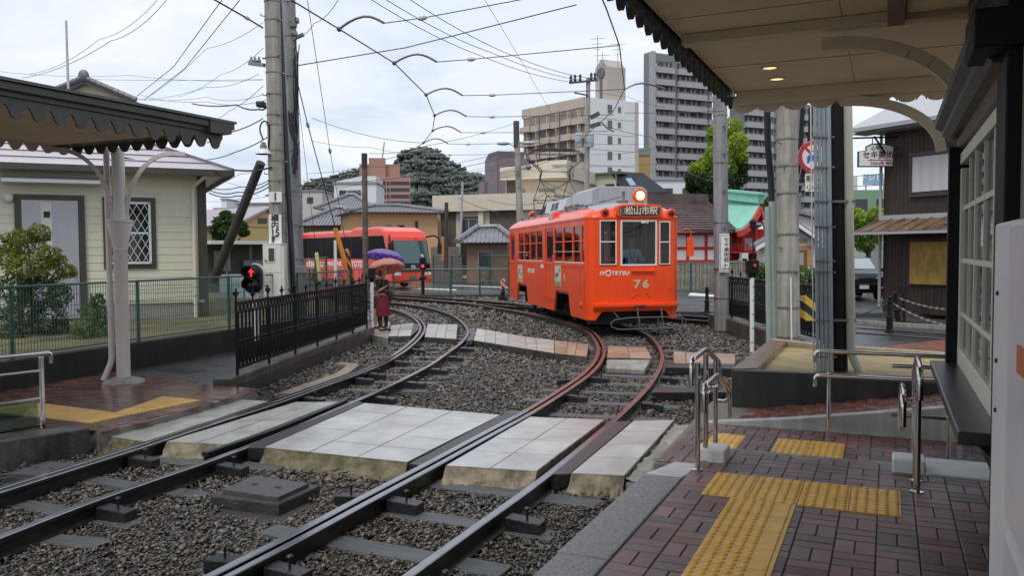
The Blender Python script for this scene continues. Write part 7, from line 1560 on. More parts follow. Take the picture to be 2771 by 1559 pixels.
b = MB(); rbox(b, BF, d, n, -.1, L_ + .3, zt - .1, zt + .95, 1.0, 9); b.prism([BF(-.1, zt + .6, 1.0), BF(L_ * .7, zt + 1.3, 1.0), BF(L_ + .3, zt + 1.3, 1), BF(L_ + .3, zt, 1), BF(-.1, zt, 1)], n * 2); b.build('roof_slab', mat('cream_slab', (.62, .56, .46), .8, var=.04), o)
b = MB(); rbox(b, BF, d, n, .1, 1.0, 3, zt - .1, .05, .06); b.build('recess_shade', mat('shade_brown', ()), o)  # flat strip in the same painted shade colour
for s0, s1 in ((1.2, 1.7), (3.0, 4.3)): win(o, BF, d, n, s0, s1, zt - 2.2, zt - .9, M=mat('greenish_pane', (.20, .24, .22), .2))
b = MB(); rbox(b, BF, d, n, 1.9, 2.7, zt - 2.3, zt - 1.7, .5, .4); b.build('aircon', mat('cream_slab', ()), o)
b = MB(); b.tube([BF(-2.3, 5.6, .5), BF(.6, 6.05, .5)], .05, 5); b.build('rail', M_wsign, o)
o, BF, d, n, L_, zt = bld('building', 'pale yellow green building with dark slate roof and skylight', 1538, 76, 1668, 74, 476, 8, mat('lime_render', (.46, .46, .32), .8, var=.04, vs=1), z0=0)
b = MB(); M_sl = mat('slate_roof', (.035, .038, .05), .4, var=.2, vs=2); e = lambda u, v, y: D(u, v, y)
b.prism([e(1652, 462, 74), e(1740, 468, 76), e(1812, 522, 76), e(1686, 520, 74)], V((0, .4, -.3))); rf = b.build('roof', M_sl, o)
b = MB(); b.poly(e(1692, 482, 73.7), e(1708, 481, 73.7), e(1722, 500, 73.7), e(1706, 502, 73.7)); b.build('skylight', mat('skylight', (.45, .58, .72), .1), rf)
b = MB(); rbox(b, BF, d, n, -.1, L_ + .6, zt - .05, zt + .12, .3, 8); b.build('eave', mat('eave_dark', (.10, .09, .08), .6), o)
win(o, BF, d, n, .4, 1.9, zt - 1.6, zt - .5, M=mat('greenish_pane', ())); win(o, BF, d, n, 3.6, 4.4, zt - 1.7, zt - .9)
for (lab, u0, u1, y, vt, M) in (('white gabled building behind the wood pole', 905, 1019, 125, 497, M_wh), ('pale flat roofed building left of the hill', 819, 873, 140, 518, mat('pale_pinkish', (.50, .45, .43), .8)), ('white flat roof block behind the slate roof', 1680, 1880, 100, 488, M_wh),
        ('far pale block left of the strut pole', 640, 735, 150, 552, mat('far_beige', (.42, .40, .37), .8)), ('far white water tower left of the strut pole', 600, 614, 170, 540, M_wh), ('far cream block under the water tower', 580, 650, 165, 566, mat('far_cream', (.50, .50, .48), .8))):
    o, BF, d, n, L_, zt = bld('building', lab, u0, y, u1, y, vt, 8, M)
    if y == 125:
        b = MB(); b.prism([BF(0, zt + .26, .05), BF(L_ * .65, zt + 1.1, .05), BF(L_, zt + 1.1, .05), BF(L_, zt + .26, .05)], n * 6); b.build('gable', M_wh, o)
    b = MB(); b.obox(BF(-.2, zt, .2), d * (L_ + .4), n * 8.4, UP * .25); b.build('roof', mat('roof_edge_grey', (.30, .30, .31), .7), o)
    for q in range(int(L_ / 2.2)): win(o, BF, d, n, .8 + q * 2.2, 1.8 + q * 2.2, zt - 2, zt - 1)
o, BF, d, n, L_, zt = bld('building', 'tan building with olive roof left of the dark tower', 1700, 180, 1760, 180, 420, 8, mat('tan_render', (.40, .27, .10), .8))
b = MB(); b.obox(BF(0, zt, .2), d * L_, n * 8, UP * 1.5); b.build('roof', mat('olive_roof', (.20, .24, .20), .7), o)
def tiled_hip(mb, BF, d, n, L_, ze, zr, dep, ov=.6, hip=2.5, rows=14):
    c = [BF(-ov, ze, ov), BF(L_ + ov, ze, ov), BF(L_ + ov, ze, -dep - ov), BF(-ov, ze, -dep - ov)]; r = [BF(hip, zr, -dep / 2), BF(L_ - hip, zr, -dep / 2)]
    mb.add(c + r, [(0, 1, 5, 4), (1, 2, 5), (2, 3, 4, 5), (3, 0, 4), (3, 2, 1, 0)])
    nt = int((L_ + 2 * ov) / .25)
    for i in range(nt):
        t = (i + .5) / nt; p = c[0] * (1 - t) + c[1] * t; s_ = t * (L_ + 2 * ov) - ov
        if s_ < hip: q = p + (r[0] - c[0]) * ((s_ + ov) / (hip + ov)) + d * 0; q = c[0] + (r[0] - c[0]) * ((s_ + ov) / (hip + ov))
        elif s_ > L_ - hip: q = c[1] + (r[1] - c[1]) * ((L_ + ov - s_) / (hip + ov))
        else: q = r[0] + (r[1] - r[0]) * ((s_ - hip) / max(.01, L_ - 2 * hip))
        mb.tube([p + UP * .02, q + UP * .02], .05, 5)
    for a, e_ in ((c[0], r[0]), (c[1], r[1]), (r[0], r[1])): mb.tube([a + UP * .1, e_ + UP * .14], .17, 6)
def tiled_house(lab, u0, y0, u1, y1, v_eave, v_ridge, dep, Mw, hip=2.5, ov=.6, wins=()):
    o, BF, d, n, L_, zt = bld('tiled_house', lab, u0, y0, u1, y1, v_eave, dep, Mw, 'house')
    zr = D((u0 + u1) / 2, v_ridge, (y0 + y1) / 2 + dep / 2).z; b = MB(); tiled_hip(b, BF, d, n, L_, zt, zr, dep, ov, min(hip, L_ * .45)); b.build('roof', M_tile2, o)
    for (s0, s1, z0, z1) in wins: win(o, BF, d, n, s0 * L_, s1 * L_, zt - z0, zt - z1)
    return o, BF, d, n, L_, zt
M_tile2 = mat('silver_tile', (.19, .19, .205), .4, var=.2, vs=1.5)
M_brw = mat('brown_plaster', (.22, .15, .11), .8, var=.1)
tiled_house('wide grey tiled house with hipped roof behind the coach', 820, 66, 976, 66, 611, 565, 6, M_brw, 2.0)
tiled_house('second tiled roof rising behind the wide tiled house', 872, 78, 1000, 78, 566, 529, 6, M_brw, 4.0)
tiled_house('ochre plaster house with low tiled eaves right of the wood pole', 962, 58, 1184, 60, 574, 560, 7, mat('ochre_plaster', (.60, .37, .18), .8, var=.06), 2.0, wins=((.15, .22, 2.0, 1.0), (.36, .44, 1.9, .9), (.5, .58, 1.9, .9), (.72, .75, 2, .6)))
tiled_house('small tiled house with brown walls left of the tram', 1262, 52, 1372, 52, 657, 618, 5, M_brw, .6, wins=((.3, .6, 1.5, .6),))
o, BF, d, n, L_, zt = bld('house', 'yellow gabled house behind the strut pole', 655, 52, 740, 54, 612, 8, mat('yellow_plaster', (.58, .50, .20), .8, var=.05), 'house')
b = MB(); b.prism([BF(-.5, zt - .1), BF(1.9, zt + 1.0), BF(L_, zt + .6), BF(L_, zt - .1)], n * 8); b.build('gable', mat('yellow_plaster', ()), o)
b = MB(); b.prism([BF(-.8, zt - .1, .4), BF(1.9, zt + 1.15, .4), BF(1.9, zt + 1.3, .4), BF(-.9, zt + .05, .4)], n * 8); b.prism([BF(1.9, zt + 1.15, .4), BF(L_ + 1, zt + .5, .4), BF(L_ + 1, zt + .65, .4), BF(1.9, zt + 1.3, .4)], n * 8); b.build('roof', mat('mauve_roof', (.34, .30, .33), .5), o)
b = MB(); rbox(b, BF, d, n, 1.2, 1.9, zt + .2, zt + .55, .04, .05); b.build('vent', M_dkw, o)
o, BF, d, n, L_, zt = bld('carport', 'open carport with flat white roof left of the meter cabinet', 560, 33, 735, 35, 662, 5, mat('carport_back', (.13, .13, .125), .8, var=.2), 'carport')
b = MB(); b.obox(BF(-.6, zt, 1.6), d * (L_ + 1), n * 6, UP * .14); b.build('roof', mat('white_roof', (.62, .62, .60), .5), o)
b = MB()
for s in (.1, 1.1, 2.4): b.tube([BF(s, -.1, 1.4), BF(s, zt, 1.4)], .05, 6)
b.build('posts', mat('eave_dark', ()), o)
b = MB(); rbox(b, BF, d, n, .2, .8, 1.2, 2.0, .3, .2); rbox(b, BF, d, n, 1.4, 2.2, .2, 1.6, .3, .2); b.build('stored_boxes', mat('box_pale', (.35, .35, .34), .6, var=.2), o)
b = MB(); p_ = D(655, 800, 30)
for k in range(3):
    q_ = D(610 + 34 * k, 790, 27); b.box(q_.x - .18, q_.x + .18, q_.y, q_.y + .2, .42, 1.2)
tag(b.build('sign_stand', mat('pale_blue_panel', (.50, .60, .66), .6, var=.3, vs=3)), 'pale blue panels standing behind the green mesh fence', 'panels')
M_vw = mat('shrine_white', (.72, .71, .70), .8, var=.03); M_vr = mat('vermilion', (.52, .025, .012), .5, var=.1)
o, BF, d, n, L_, zt = bld('shrine_hall', 'white and vermilion shrine hall with shiny brown roof right of the tram', 1800, 48, 1958, 49, 628, 7, M_vw, 'shrine')
b = MB()
for u in (1810, 1860, 1910, 1950): s = (u - 1800) / 158 * L_; rbox(b, BF, d, n, s - .09, s + .09, 1.35, zt, .04, .05)
for z0, z1 in ((1.22, 1.36), (zt - 1.02, zt - .85), (zt - .16, zt)): rbox(b, BF, d, n, 0, L_, z0, z1, .045, .05)
for k in range(26): s = (k + .5) * L_ / 26; b.prism([BF(s - .06, zt - .02, .5), BF(s + .06, zt - .02, .5), BF(s + .06, zt - .14, .5)], n * .5)
b.build('timber_frame', M_vr, o)
zr = D(1880, 541, 52).z; b = MB(); b.prism([BF(-.5, zt, .7), BF(-.5, zr, -3.2), BF(-.5, zr + .1, -3.2), BF(-.5, zt + .12, .7)], d * (L_ + 1)); b.obox(BF(-.6, zr - .1, -2.9), d * (L_ + 1.2), n * .6, UP * .45)
for k in range(14): t = k / 14; b.obox(BF(-.5, zt + .12 + (zr - zt) * t, .7 - 3.9 * t), d * (L_ + 1), n * .02, UP * .05)
b.build('roof', mat('wet_brown_roof', (.075, .045, .04), .22, var=.5, vs=1.2), o)
M_cu = mat('verdigris', (.25, .58, .47), .5, var=.08, vs=1, streak=.06)
pk, ec, eg = D(2056, 550, 50), D(1996, 617, 48), D(2078, 606, 51.5); rl_, el_ = D(1966, 540, 52.5), D(1950, 622, 51.5)
o = thing('shrine', 'vermilion shrine with curved verdigris green roof between the poles', 'shrine', V((pk.x, pk.y + 2, 0)))
def sweep_roof(a, b_, c, e_):
    g = []
    for i in range(11):
        t = i / 10; zf_ = (1 - t) ** 1.9
        for p_, q_ in ((a, c), (b_, e_)): g.append(V((p_.x + (q_.x - p_.x) * t, p_.y + (q_.y - p_.y) * t, q_.z + (p_.z - q_.z) * zf_)))
    return g
g = sweep_roof(pk, rl_, ec, el_); b = MB(); b.add(g + [p_ - UP * .22 for p_ in g], [(2 * i, 2 * i + 1, 2 * i + 3, 2 * i + 2) for i in range(10)] + [(22 + 2 * i + 2, 22 + 2 * i + 3, 22 + 2 * i + 1, 22 + 2 * i) for i in range(10)] + [(2 * i, 2 * i + 2, 24 + 2 * i, 22 + 2 * i) for i in range(10)] + [(20, 21, 43, 42)])
h_ = sweep_roof(pk, rl_, eg, eg + (rl_ - pk)); b.add(h_, [(2 * i, 2 * i + 2, 2 * i + 3, 2 * i + 1) for i in range(10)])
b.beam(rl_ + UP * .25, pk + UP * .25 + (pk - rl_).normalized() * .1, .5, .5); b.beam(rl_ + UP * .58, pk + UP * .58 + (pk - rl_).normalized() * .3, .7, .14); b.build('roof', M_cu, o, smooth=True)
b = MB(); fwd = (pk - rl_).normalized() * .06
for q_ in (g, h_):
    for i in range(10): b.beam(q_[2 * i] + fwd - UP * .32, q_[2 * i + 2] + fwd - UP * .32, .16, .34)
b.build('bargeboard', M_vr, o)
gi = fwd * -12; b = MB(); b.prism([pk + gi - UP * 1.0, ec * .55 + pk * .45 + gi - UP * 1.3, eg * .6 + pk * .4 + gi - UP * 1.0], gi); b.build('gable', mat('vermilion_dark', (.20, .012, .012), .6, var=.2), o)
b = MB()
for k in range(6): c_ = D(2064 + 2 * k, 600 + 7 * k, 49.3); b.beam(c_, c_ + V((.55, .2, .18)), .1, .09)
b.build('gable_ornament', mat('pink_white', (.62, .42, .38), .6), o)
x0, x1 = D(1972, 600, 50).x, D(2095, 600, 50).x; zt = ec.z - .3; zf = D(2000, 680, 50).z; zb_ = -.1
b = MB(); b.box(x0, x1, 50, 55, zb_, zf - .1); b.build('base', mat('vermilion_dark', ()), o)
b = MB(); b.box(x0, x1, 50.6, 55, zf, zt + .3); b.build('wall', M_vr, o)
b = MB(); b.box(D(2013, 650, 50).x, D(2043, 650, 50).x, 50.5, 50.6, zf + .05, zt - .25); b.box(D(2050, 650, 50).x, D(2060, 650, 50).x, 50.5, 50.6, zf + .05, zt - .35); b.build('wall_panel', M_vw, o)
b = MB(); b.box(D(1983, 650, 50).x, D(1998, 650, 50).x, 50.5, 50.6, zf + .1, zt - .3); b.build('window', M_dkw, o)
b = MB(); b.box(x0 - .1, x1, 49.2, 50.6, zf - .12, zf)
for k in range(16): x = x0 + (x1 - x0) * k / 15; b.box(x - .03, x + .03, 49.25, 49.31, zf, zf + .38)
b.box(x0, x1, 49.24, 49.32, zf + .36, zf + .42); b.box(x0, x1, 49.24, 49.32, zf + .16, zf + .2)
for u in (1976, 2010, 2046, 2075): x = D(u, 650, 50).x; b.box(x - .09, x + .09, 49.9, 50.1, zb_, zt + .4)
b.build('veranda', M_vr, o)
b = MB()
for k in range(6): x = D(1986 + 3 * k, 650, 49.2).x; b.box(x, x + .35, 48.6, 49.2, 0, .1 + (zf - .2) * k / 5)
b.build('stair', M_vw, o)
o, BF, d, n, L_, zt = bld('house', 'small white house with tiled gables and wooden door behind the poles', 2066, 46, 2215, 46, 668, 1.2, M_vw, 'house')
apx, apz = 1.75, D(2140, 606, 46).z
b = MB(); b.prism([BF(0, zt), BF(L_, zt), BF(L_, zt + .05), BF(apx, apz - .15)], n * 1.2); b.build('gable', M_vw, o)
for nm, M, th, oo in (('bargeboard', M_vw, .22, .55), ('roof', M_tile2, .16, .5)):
    b = MB(); e_ = 0 if nm == 'bargeboard' else .16
    for sg, xe, ze in ((-1, -.55, zt - .12), (1, L_ + .2, zt + .14)): b.prism([BF(apx, apz - .2 + e_, oo), BF(xe, ze - .1 + e_, oo), BF(xe, ze + th - .1 + e_, oo), BF(apx, apz + th - .2 + e_, oo)], n * (1.5 if nm == 'roof' else .12))
    b.build(nm, M, o)
b = MB(); s0, s1 = (2160 - 2066) / 149 * L_, (2184 - 2066) / 149 * L_; rbox(b, BF, d, n, s0 - .5, s1 + .28, 1.0, D(2160, 664, 46).z, .03, .05); b.build('door_surround', mat('tan_wood', (.42, .27, .12), .6), o)
b = MB(); rbox(b, BF, d, n, s0 - .5, s1, .8, D(2160, 677, 46).z, .06, .05); dr = b.build('door', mat('brown_door', (.22, .09, .03), .5), o)
b = MB(); rbox(b, BF, d, n, s0 - .05, s1 - .2, 1.05, D(2160, 684, 46).z, .09, .05); b.build('pane', M_litw, dr)
b = MB(); rbox(b, BF, d, n, s0 - .5, s1 - .05, D(2160, 656, 46).z, D(2160, 646, 46).z, .08, .06); b.build('name_board', mat('gold_board', (.40, .26, .08), .5), o)
g2 = D(2190, 592, 58); b = MB(); b.prism([V((g2.x - 2.6, 58, g2.z - .7)), V((g2.x - 1.0, 58, g2.z + .35)), V((g2.x + 2, 58, g2.z - .4)), V((g2.x + 2, 58, g2.z - 2)), V((g2.x - 2.6, 58, g2.z - 2))], V((0, 4, 0))); o = b.build('house', M_vw); tag(o, 'white gabled house with tiled roof above the small white house', 'house')
b = MB(); b.prism([V((g2.x - 1.2, 57.5, g2.z + .45)), V((g2.x + 2.2, 57.5, g2.z - .40)), V((g2.x + 2.2, 57.5, g2.z - .22)), V((g2.x - 1.2, 57.5, g2.z + .68))], V((0, 4.5, 0))); b.build('roof', M_tile2, o)
def pillars(u0, u1, y, v0, v1, n_, lab):
    p_, q_ = D(u0, v1, y), D(u1, v1, y); o = thing('stone_fence', lab, 'stone fence', p_); b = MB(); h = D(u0, v0, y).z
    for k in range(n_): c = p_ + (q_ - p_) * ((k + .5) / n_); w_ = (q_ - p_).length / n_ * .44; b.box(c.x - w_, c.x + w_, c.y - .12, c.y + .12, -.1, h + random.uniform(-.05, .05))
    b.build('pillars', mat('old_stone', (.24, .22, .18), .85, var=.3, vs=3), o); b = MB(); b.box(p_.x, q_.x, p_.y - .1, p_.y + .14, .5, .75); b.build('rail', mat('old_stone', ()), o)
pillars(1830, 1962, 42, 712, 790, 13, 'weathered stone pillar fence right of the tram'); pillars(1966, 2055, 42.5, 706, 790, 6, 'weathered stone pillar fence behind the right iron fence')
mesh_fence(V((-9.5, 39, -.04)), V((1.2, 37.6, -.04)), 8, 1.15, 'green mesh fence along the road before the coach', .25, .40, .007, .05, .08)
mesh_fence(V((7.0, 38.6, -.04)), V((12.2, 38.6, -.04)), 4, 1.35, 'green mesh fence before the stone pillars', .25, .40, .007, .045, .08)
mesh_fence(D(823, 790, 34) * 1.0, D(884, 778, 36), 2, 1.3, 'short green mesh fence behind the grey box', .2, .4, .007, .045, .08)
mesh_fence(V((-5.0, 53, -.04)), V((1.0, 51, -.04)), 5, 1.7, 'far green mesh fence across the road', .25, .4, .008, .05, .08)
b = MB(); b.box(D(1166, 700, 56).x, D(1250, 700, 56).x, 56, 56.3, -.1, D(1200, 668, 56).z); tag(b.build('boundary_wall', mat('grey_block', (.17, .15, .14), .8, var=.2)), 'grey block wall across the road left of the tiled house', 'wall')
hb0, hb1 = D(2388, 840, 26), D(2700, 850, 22.8); BF, d, n, L_ = frame_of(hb0, hb1); o = thing('wooden_house', 'dark brown boarded two storey house with metal roof at the right', 'house', BF(1, 0))
ze = D(2388, 352, 26).z; zm = D(2388, 594, 26).z
M_bw = mat('brown_boards', (.058, .033, .024), .6, vs=1.2, col2=(.03, .022, .018), var=.1, streak=.3)
b = MB(); b.obox(BF(0, -.05), d * 6, n * 9, UP * (ze + .05)); 
for k in range(46): b.obox(BF(.02 + k * .13, 0, .006), d * .012, n * .006, UP * ze)
b.build('wall', M_bw, o)
b = MB(); rr = [BF(-.75, ze - .02, .75), BF(6.5, ze - .02, .75), BF(6.5, ze + 2.9, -4.2), BF(1.6, ze + 2.9, -4.2)]; b.prism(rr, UP * .10); b.prism([BF(-.75, ze - .02, .75), BF(1.6, ze + 2.9, -4.2), BF(-.75, ze - .02, -9.2)], UP * .08); b.build('roof', mat('grey_metal_roof', (.40, .41, .42), .35, var=.05), o)
b = MB(); b.beam(BF(-.8, ze + .0, .82), BF(6.5, ze + .0, .82), .11, .12); b.obox(BF(-.7, ze - .1, .6), d * 7, n * .6, UP * .04); b.build('gutter', mat('gutter_grey', (.34, .35, .36), .5), o)
b = MB(); b.prism([BF(-.45, zm - .42, .85), BF(6, zm - .42, .85), BF(6, zm - .02, .0), BF(-.05, zm - .02, .0)], UP * .05)
for k in range(14): b.beam(BF(-.3 + k * .45, zm - .36, .84), BF(-.05 + k * .45, zm + .05, .0), .05, .05)
b.build('pent_roof', mat('rusty_shingle', (.14, .085, .05), .6, var=.5, vs=3), o)
b = MB(); b.beam(BF(-.5, zm - .44, .9), BF(6, zm - .44, .9), .08, .08); b.obox(BF(-.08, zm - .02, .12), d * 6.2, n * .1, UP * .14); b.tube([BF(-.06, .1, .08), BF(-.06, ze, .08)], .05, 8); b.build('gutter', mat('gutter_grey', ()), o)
def sU(u, y=25.2): return (D(u, 600, y) - V((BF(0, 0).x, BF(0, 0).y, D(u, 600, y).z))).dot(d)
s0 = sU(2490); z0, z1 = D(2490, 520, 25).z, D(2490, 426, 25).z; b = MB(); rbox(b, BF, d, n, s0 - .15, s0 + 1.9, z0 - .15, z1 + .15, .10, .1); wf_ = b.build('window', mat('window_brown', (.05, .035, .03), .5), o)
b = MB(); k_ = 26; vs = []
for i in range(k_ + 1):
    for zz in (z0, z1): vs.append(BF(s0 + 1.7 * i / k_, zz, .125 + .02 * math.sin(i * 1.3)))
b.add(vs, [(2 * i, 2 * i + 2, 2 * i + 3, 2 * i + 1) for i in range(k_)]); b.build('curtain', mat('net_curtain', (.50, .49, .50), .8), wf_, smooth=True)
b = MB(); z0, z1 = D(2490, 768, 25).z, D(2490, 655, 25).z; rbox(b, BF, d, n, s0 - .15, s0 + 2.2, z0 - .05, z1 + .1, .05, .06); b.build('window', mat('window_brown', ()), o)
b = MB(); rbox(b, BF, d, n, s0 - .05, s0 + 2.1, z0, z1, .11, .03)
for k in range(60): zz = z0 + (z1 - z0) * k / 60; rbox(b, BF, d, n, s0 - .05, s0 + 2.1, zz, zz + (z1 - z0) / 60 * .7, .118, .01)
b.build('reed_blind', mat('reed', (.42, .27, .07), .8, var=.3, vs=6, stretch=(1, 1, .3)), o)
sc_ = D(2362, 424, 25.6); o = thing('hanging_sign', 'white museum sign with red arrow hanging left of the brown house', 'sign', sc_)
b = MB(); a0, a1 = D(2321, 452, 25.6), D(2420, 387, 25.6); W_ = a1.x - a0.x; H_ = a1.z - a0.z
shp = [(0, 0), (1, 0), (1, .9), (.62, 1.0), (.4, 1.0), (.22, .88), (.22, .70), (0, .66)]
b.prism([V((a0.x + x * W_, a0.y, a0.z + z * H_)) for x, z in shp], V((0, .05, 0))); pb = b.build('border', M_ink, o)
b = MB(); b.prism([V((a0.x + (.5 + (x - .5) * .93) * W_, a0.y - .008, a0.z + (.48 + (z - .48) * .90) * H_)) for x, z in shp], V((0, .008, 0))); b.build('board', M_wsign, o)
text_mesh('セキ美術館', 'lettering', .24, (a0.x + W_ * .12, a0.y - .02, a0.z + H_ * .50), ex_, ey_, mat('brown_ink', (.12, .04, .03), .6), o, align='LEFT', bold=.004); text_mesh('心やすらぐひと', 'lettering', .14, (a0.x + W_ * .35, a0.y - .02, a0.z + H_ * .78), ex_, ey_, M_ink, o, align='LEFT'); text_mesh('300m先 福祉', 'lettering', .13, (a0.x + W_ * .34, a0.y - .02, a0.z + H_ * .15), ex_, ey_, M_ink, o, align='LEFT')
b = MB(); zz = a0.z + H_ * .29; b.prism([V((a0.x + W_ * x, a0.y - .012, zz + z)) for x, z in ((.26, 0), (.42, .05), (.38, .015), (.95, .015), (.95, -.015), (.3, -.015))], V((0, .004, 0))); b.build('arrow', mat('sign_red', ()), o)
b = MB(); b.tube([V((a0.x - .15, a0.y, a1.z + .16)), V((a1.x + .5, a0.y, a1.z + .2))], .03, 6); b.tube([V((a0.x + W_ * .4, a0.y - .1, a1.z + .2)), V((a0.x + W_ * .72, a0.y - .1, a0.z + H_ * .55))], .03, 6); b.tube([V((a0.x + W_ * .4, a0.y, a1.z)), V((a0.x + W_ * .4, a0.y, a1.z + .2))], .015, 5); b.build('bracket', M_iron, o)
o, BF, d, n, L_, zt = bld('building', 'green walled building far behind the black car', 2290, 92, 2480, 92, 514, 8, mat('mint_render', (.17, .30, .19), .8, var=.06))
for x in (.12, .42): win(o, BF, d, n, L_ * x, L_ * x + 1.4, zt - 2.4, zt - 1.0)
p_, q_ = D(2337, 500, 95), D(2400, 471, 95); o = thing('billboard', 'blue and white billboard above the green building', 'billboard', V((p_.x, 95, zt))); b = MB(); b.box(p_.x, q_.x, 95, 95.2, p_.z, q_.z); bb_ = b.build('board', mat('billboard_blue', (.24, .36, .52), .6, var=.2, vs=1), o)
for x in (p_.x + .3, q_.x - .3): b = MB(); b.tube([V((x, 95.1, zt - .3)), V((x, 95.1, p_.z))], .07, 6); b.build('leg', M_band, o)
text_mesh('ドレヒ県', 'lettering', .85, ((p_.x + q_.x) / 2, 94.97, (p_.z + q_.z) / 2 + .2), ex_, ey_, M_wl, bb_, bold=.02)
o, BF, d, n, L_, zt = bld('building', 'cream block at the left edge of the green building', 2296, 100, 2319, 100, 478, 6, mat('far_cream', ()))
o, BF, d, n, L_, zt = bld('garage', 'white garage with shutter behind the black car', 2331, 43, 2460, 43, 662, 5, mat('garage_cream', (.52, .52, .45), .7), 'garage')
b = MB(); rbox(b, BF, d, n, .3, L_, 0, zt - .35, .03, .05)
for k in range(16): rbox(b, BF, d, n, .3, L_, .1 * k * 1.5, .1 * k * 1.5 + .06, .05, .03)
b.build('shutter', mat('shutter_grey', (.52, .52, .50), .5), o)
b = MB(); b.box(D(2190, 700, 47).x, D(2335, 700, 47).x, 47, 47.3, -.1, D(2300, 702, 47).z); tag(b.build('boundary_wall', mat('white_render', ())), 'white boundary wall behind the black car', 'wall')
def hill(name, pts, y, dep, seed):
    rr = random.Random(seed); b = MB(); nx, ny = 90, 14; us = [p[0] for p in pts]; vs_ = [p[1] for p in pts]; vs = []
    for j in range(ny + 1):
        for i in range(nx + 1):
            u = us[0] + (us[-1] - us[0]) * i / nx; v = np.interp(u, us, vs_); t = j / ny; yy = y - dep * .5 + dep * t
            h = D(u, v, y).z * max(0, math.sin(math.pi * (.04 + .5 * min(1, t * 2)))) if t < .5 else D(u, v, y).z * math.cos((t - .5) * 2.4)
            vs.append(V((D(u, 600, y).x + rr.uniform(-3, 3), yy, max(-1, h + rr.uniform(-1, 1) * 3.2 * (h > 2)))))
    b.add(vs, [(j * (nx + 1) + i, j * (nx + 1) + i + 1, (j + 1) * (nx + 1) + i + 1, (j + 1) * (nx + 1) + i) for j in range(ny) for i in range(nx)])
    for k in range(14000):
        j, i = rr.randint(0, ny // 2), rr.randint(0, nx); p = vs[j * (nx + 1) + i] + V((rr.uniform(-5, 5), rr.uniform(-6, 6), 0)); r_ = rr.uniform(.6, 1.6)
        if p.z < 2: continue
        b.ball(p, r_, rr.uniform(.8, 1.3), 1, rr.uniform(.8, 1.15), 6, 4)
    v = np.array(b.v); v += rng.normal(0, .2, v.shape); b.v = [tuple(x) for x in v]
    return tag(b.build(name, mat('hazy_wooded_hill', (.085, .105, .09), .9, vs=.05, col2=(.13, .15, .125), var=.1, isl=.4), smooth=True, sharp=70), kind='structure')  # greens lightened and greyed: distance haze is mixed into the colour
hill('hill', [(1060, 560), (1085, 460), (1110, 425), (1150, 414), (1185, 420), (1215, 450), (1235, 470), (1262, 486), (1300, 482), (1340, 500)], 640, 120, 3)
hill('hill', [(780, 560), (840, 505), (880, 492), (930, 480), (985, 462), (1040, 470), (1090, 500)], 900, 120, 5)
def leaf_mat(name, c, isl=.5):
    M = mat(name, c, .5, isl=isl, spec=.3); t = M.node_tree; bs = t.nodes['Principled BSDF']; tr = t.nodes.new('ShaderNodeBsdfTranslucent'); tr.inputs[0].default_value = (c[0] * 1.6, c[1] * 1.5, c[2], 1)
    mxs = t.nodes.new('ShaderNodeMixShader'); mxs.inputs[0].default_value = .3; t.links.new(bs.outputs[0], mxs.inputs[1]); t.links.new(tr.outputs[0], mxs.inputs[2]); t.links.new(mxs.outputs[0], t.nodes['Material Output'].inputs[0]); return M
def leaves(name, blobs, per, size, M, parent, shell=.55, up_=.3):
    """blobs: (x, y, z, rx, ry, rz); leaf-shaped quads spread through each clump"""
    C, S = [], []
    for (x, y, z, rx, ry, rz, k_) in blobs:
        n_ = int(per * k_); d = rng.normal(size=(n_, 3)); d /= np.linalg.norm(d, axis=1)[:, None]; r = rng.uniform(shell, 1.05, n_) ** .8
        C.append(np.array([x, y, z]) + d * r[:, None] * np.array([rx, ry, rz]))
    C = np.concatenate(C); n_ = len(C); a = rng.normal(size=(n_, 3)); a[:, 2] += up_; a /= np.linalg.norm(a, axis=1)[:, None]; t = rng.normal(size=(n_, 3)); t -= a * (t * a).sum(1)[:, None]; t /= np.linalg.norm(t, axis=1)[:, None]; s_ = np.cross(a, t)
    L_ = (size * rng.uniform(.6, 1.3, n_))[:, None]; W_ = L_ * .42
    v = np.stack([C - t * L_ * .5, C + s_ * W_ * .5 - a * L_ * .06, C + t * L_ * .5, C - s_ * W_ * .5 - a * L_ * .06], 1).reshape(-1, 3); off = np.array(OFF[parent.name]) if parent else np.zeros(3)
    me = bpy.data.meshes.new(name); me.vertices.add(n_ * 4); me.vertices.foreach_set('co', (v - off).ravel()); me.loops.add(n_ * 4); me.loops.foreach_set('vertex_index', np.arange(n_ * 4)); me.polygons.add(n_); me.polygons.foreach_set('loop_start', np.arange(n_) * 4); me.update(calc_edges=True); me.validate(); me.materials.append(M)
    o = bpy.data.objects.new(name, me); COL.objects.link(o); o.parent = parent; return o
def tree(name, lab, base, H, blobs, per, size, Ms, tr_, cat='tree', bark=None):
    o = thing(name, lab, cat, base); bark = bark or mat('bark', (.06, .045, .035), .85, var=.3, vs=6, bump=.5); b = MB(); top_ = base + UP * H * .62; b.tube(smooth_path([base, base + V((.05, 0, H * .25)), top_], .3, 1), tr_, 8)
    m_ = b.v and None; n0 = smooth_path([base, base + V((.05, 0, H * .25)), top_], .3, 1); b = MB(); rs = [tr_ * (1 - .6 * i / len(n0)) for i in range(len(n0))]; b.tube(n0, rs, 8)
    for q in blobs[:14]:
        c_ = V(q[:3]); s_ = base + UP * min(H * .6, max(.1, (c_.z - base.z) * .55)); b.tube([s_, s_ * .45 + c_ * .55 + UP * .05, c_], [tr_ * .45, tr_ * .25, tr_ * .08], 6)
    b.build('trunk', bark, o, smooth=True)
    for i, M in enumerate(Ms): leaves('crown', [q for k, q in enumerate(blobs) if k % len(Ms) == i], per, size, M, o)
    return o
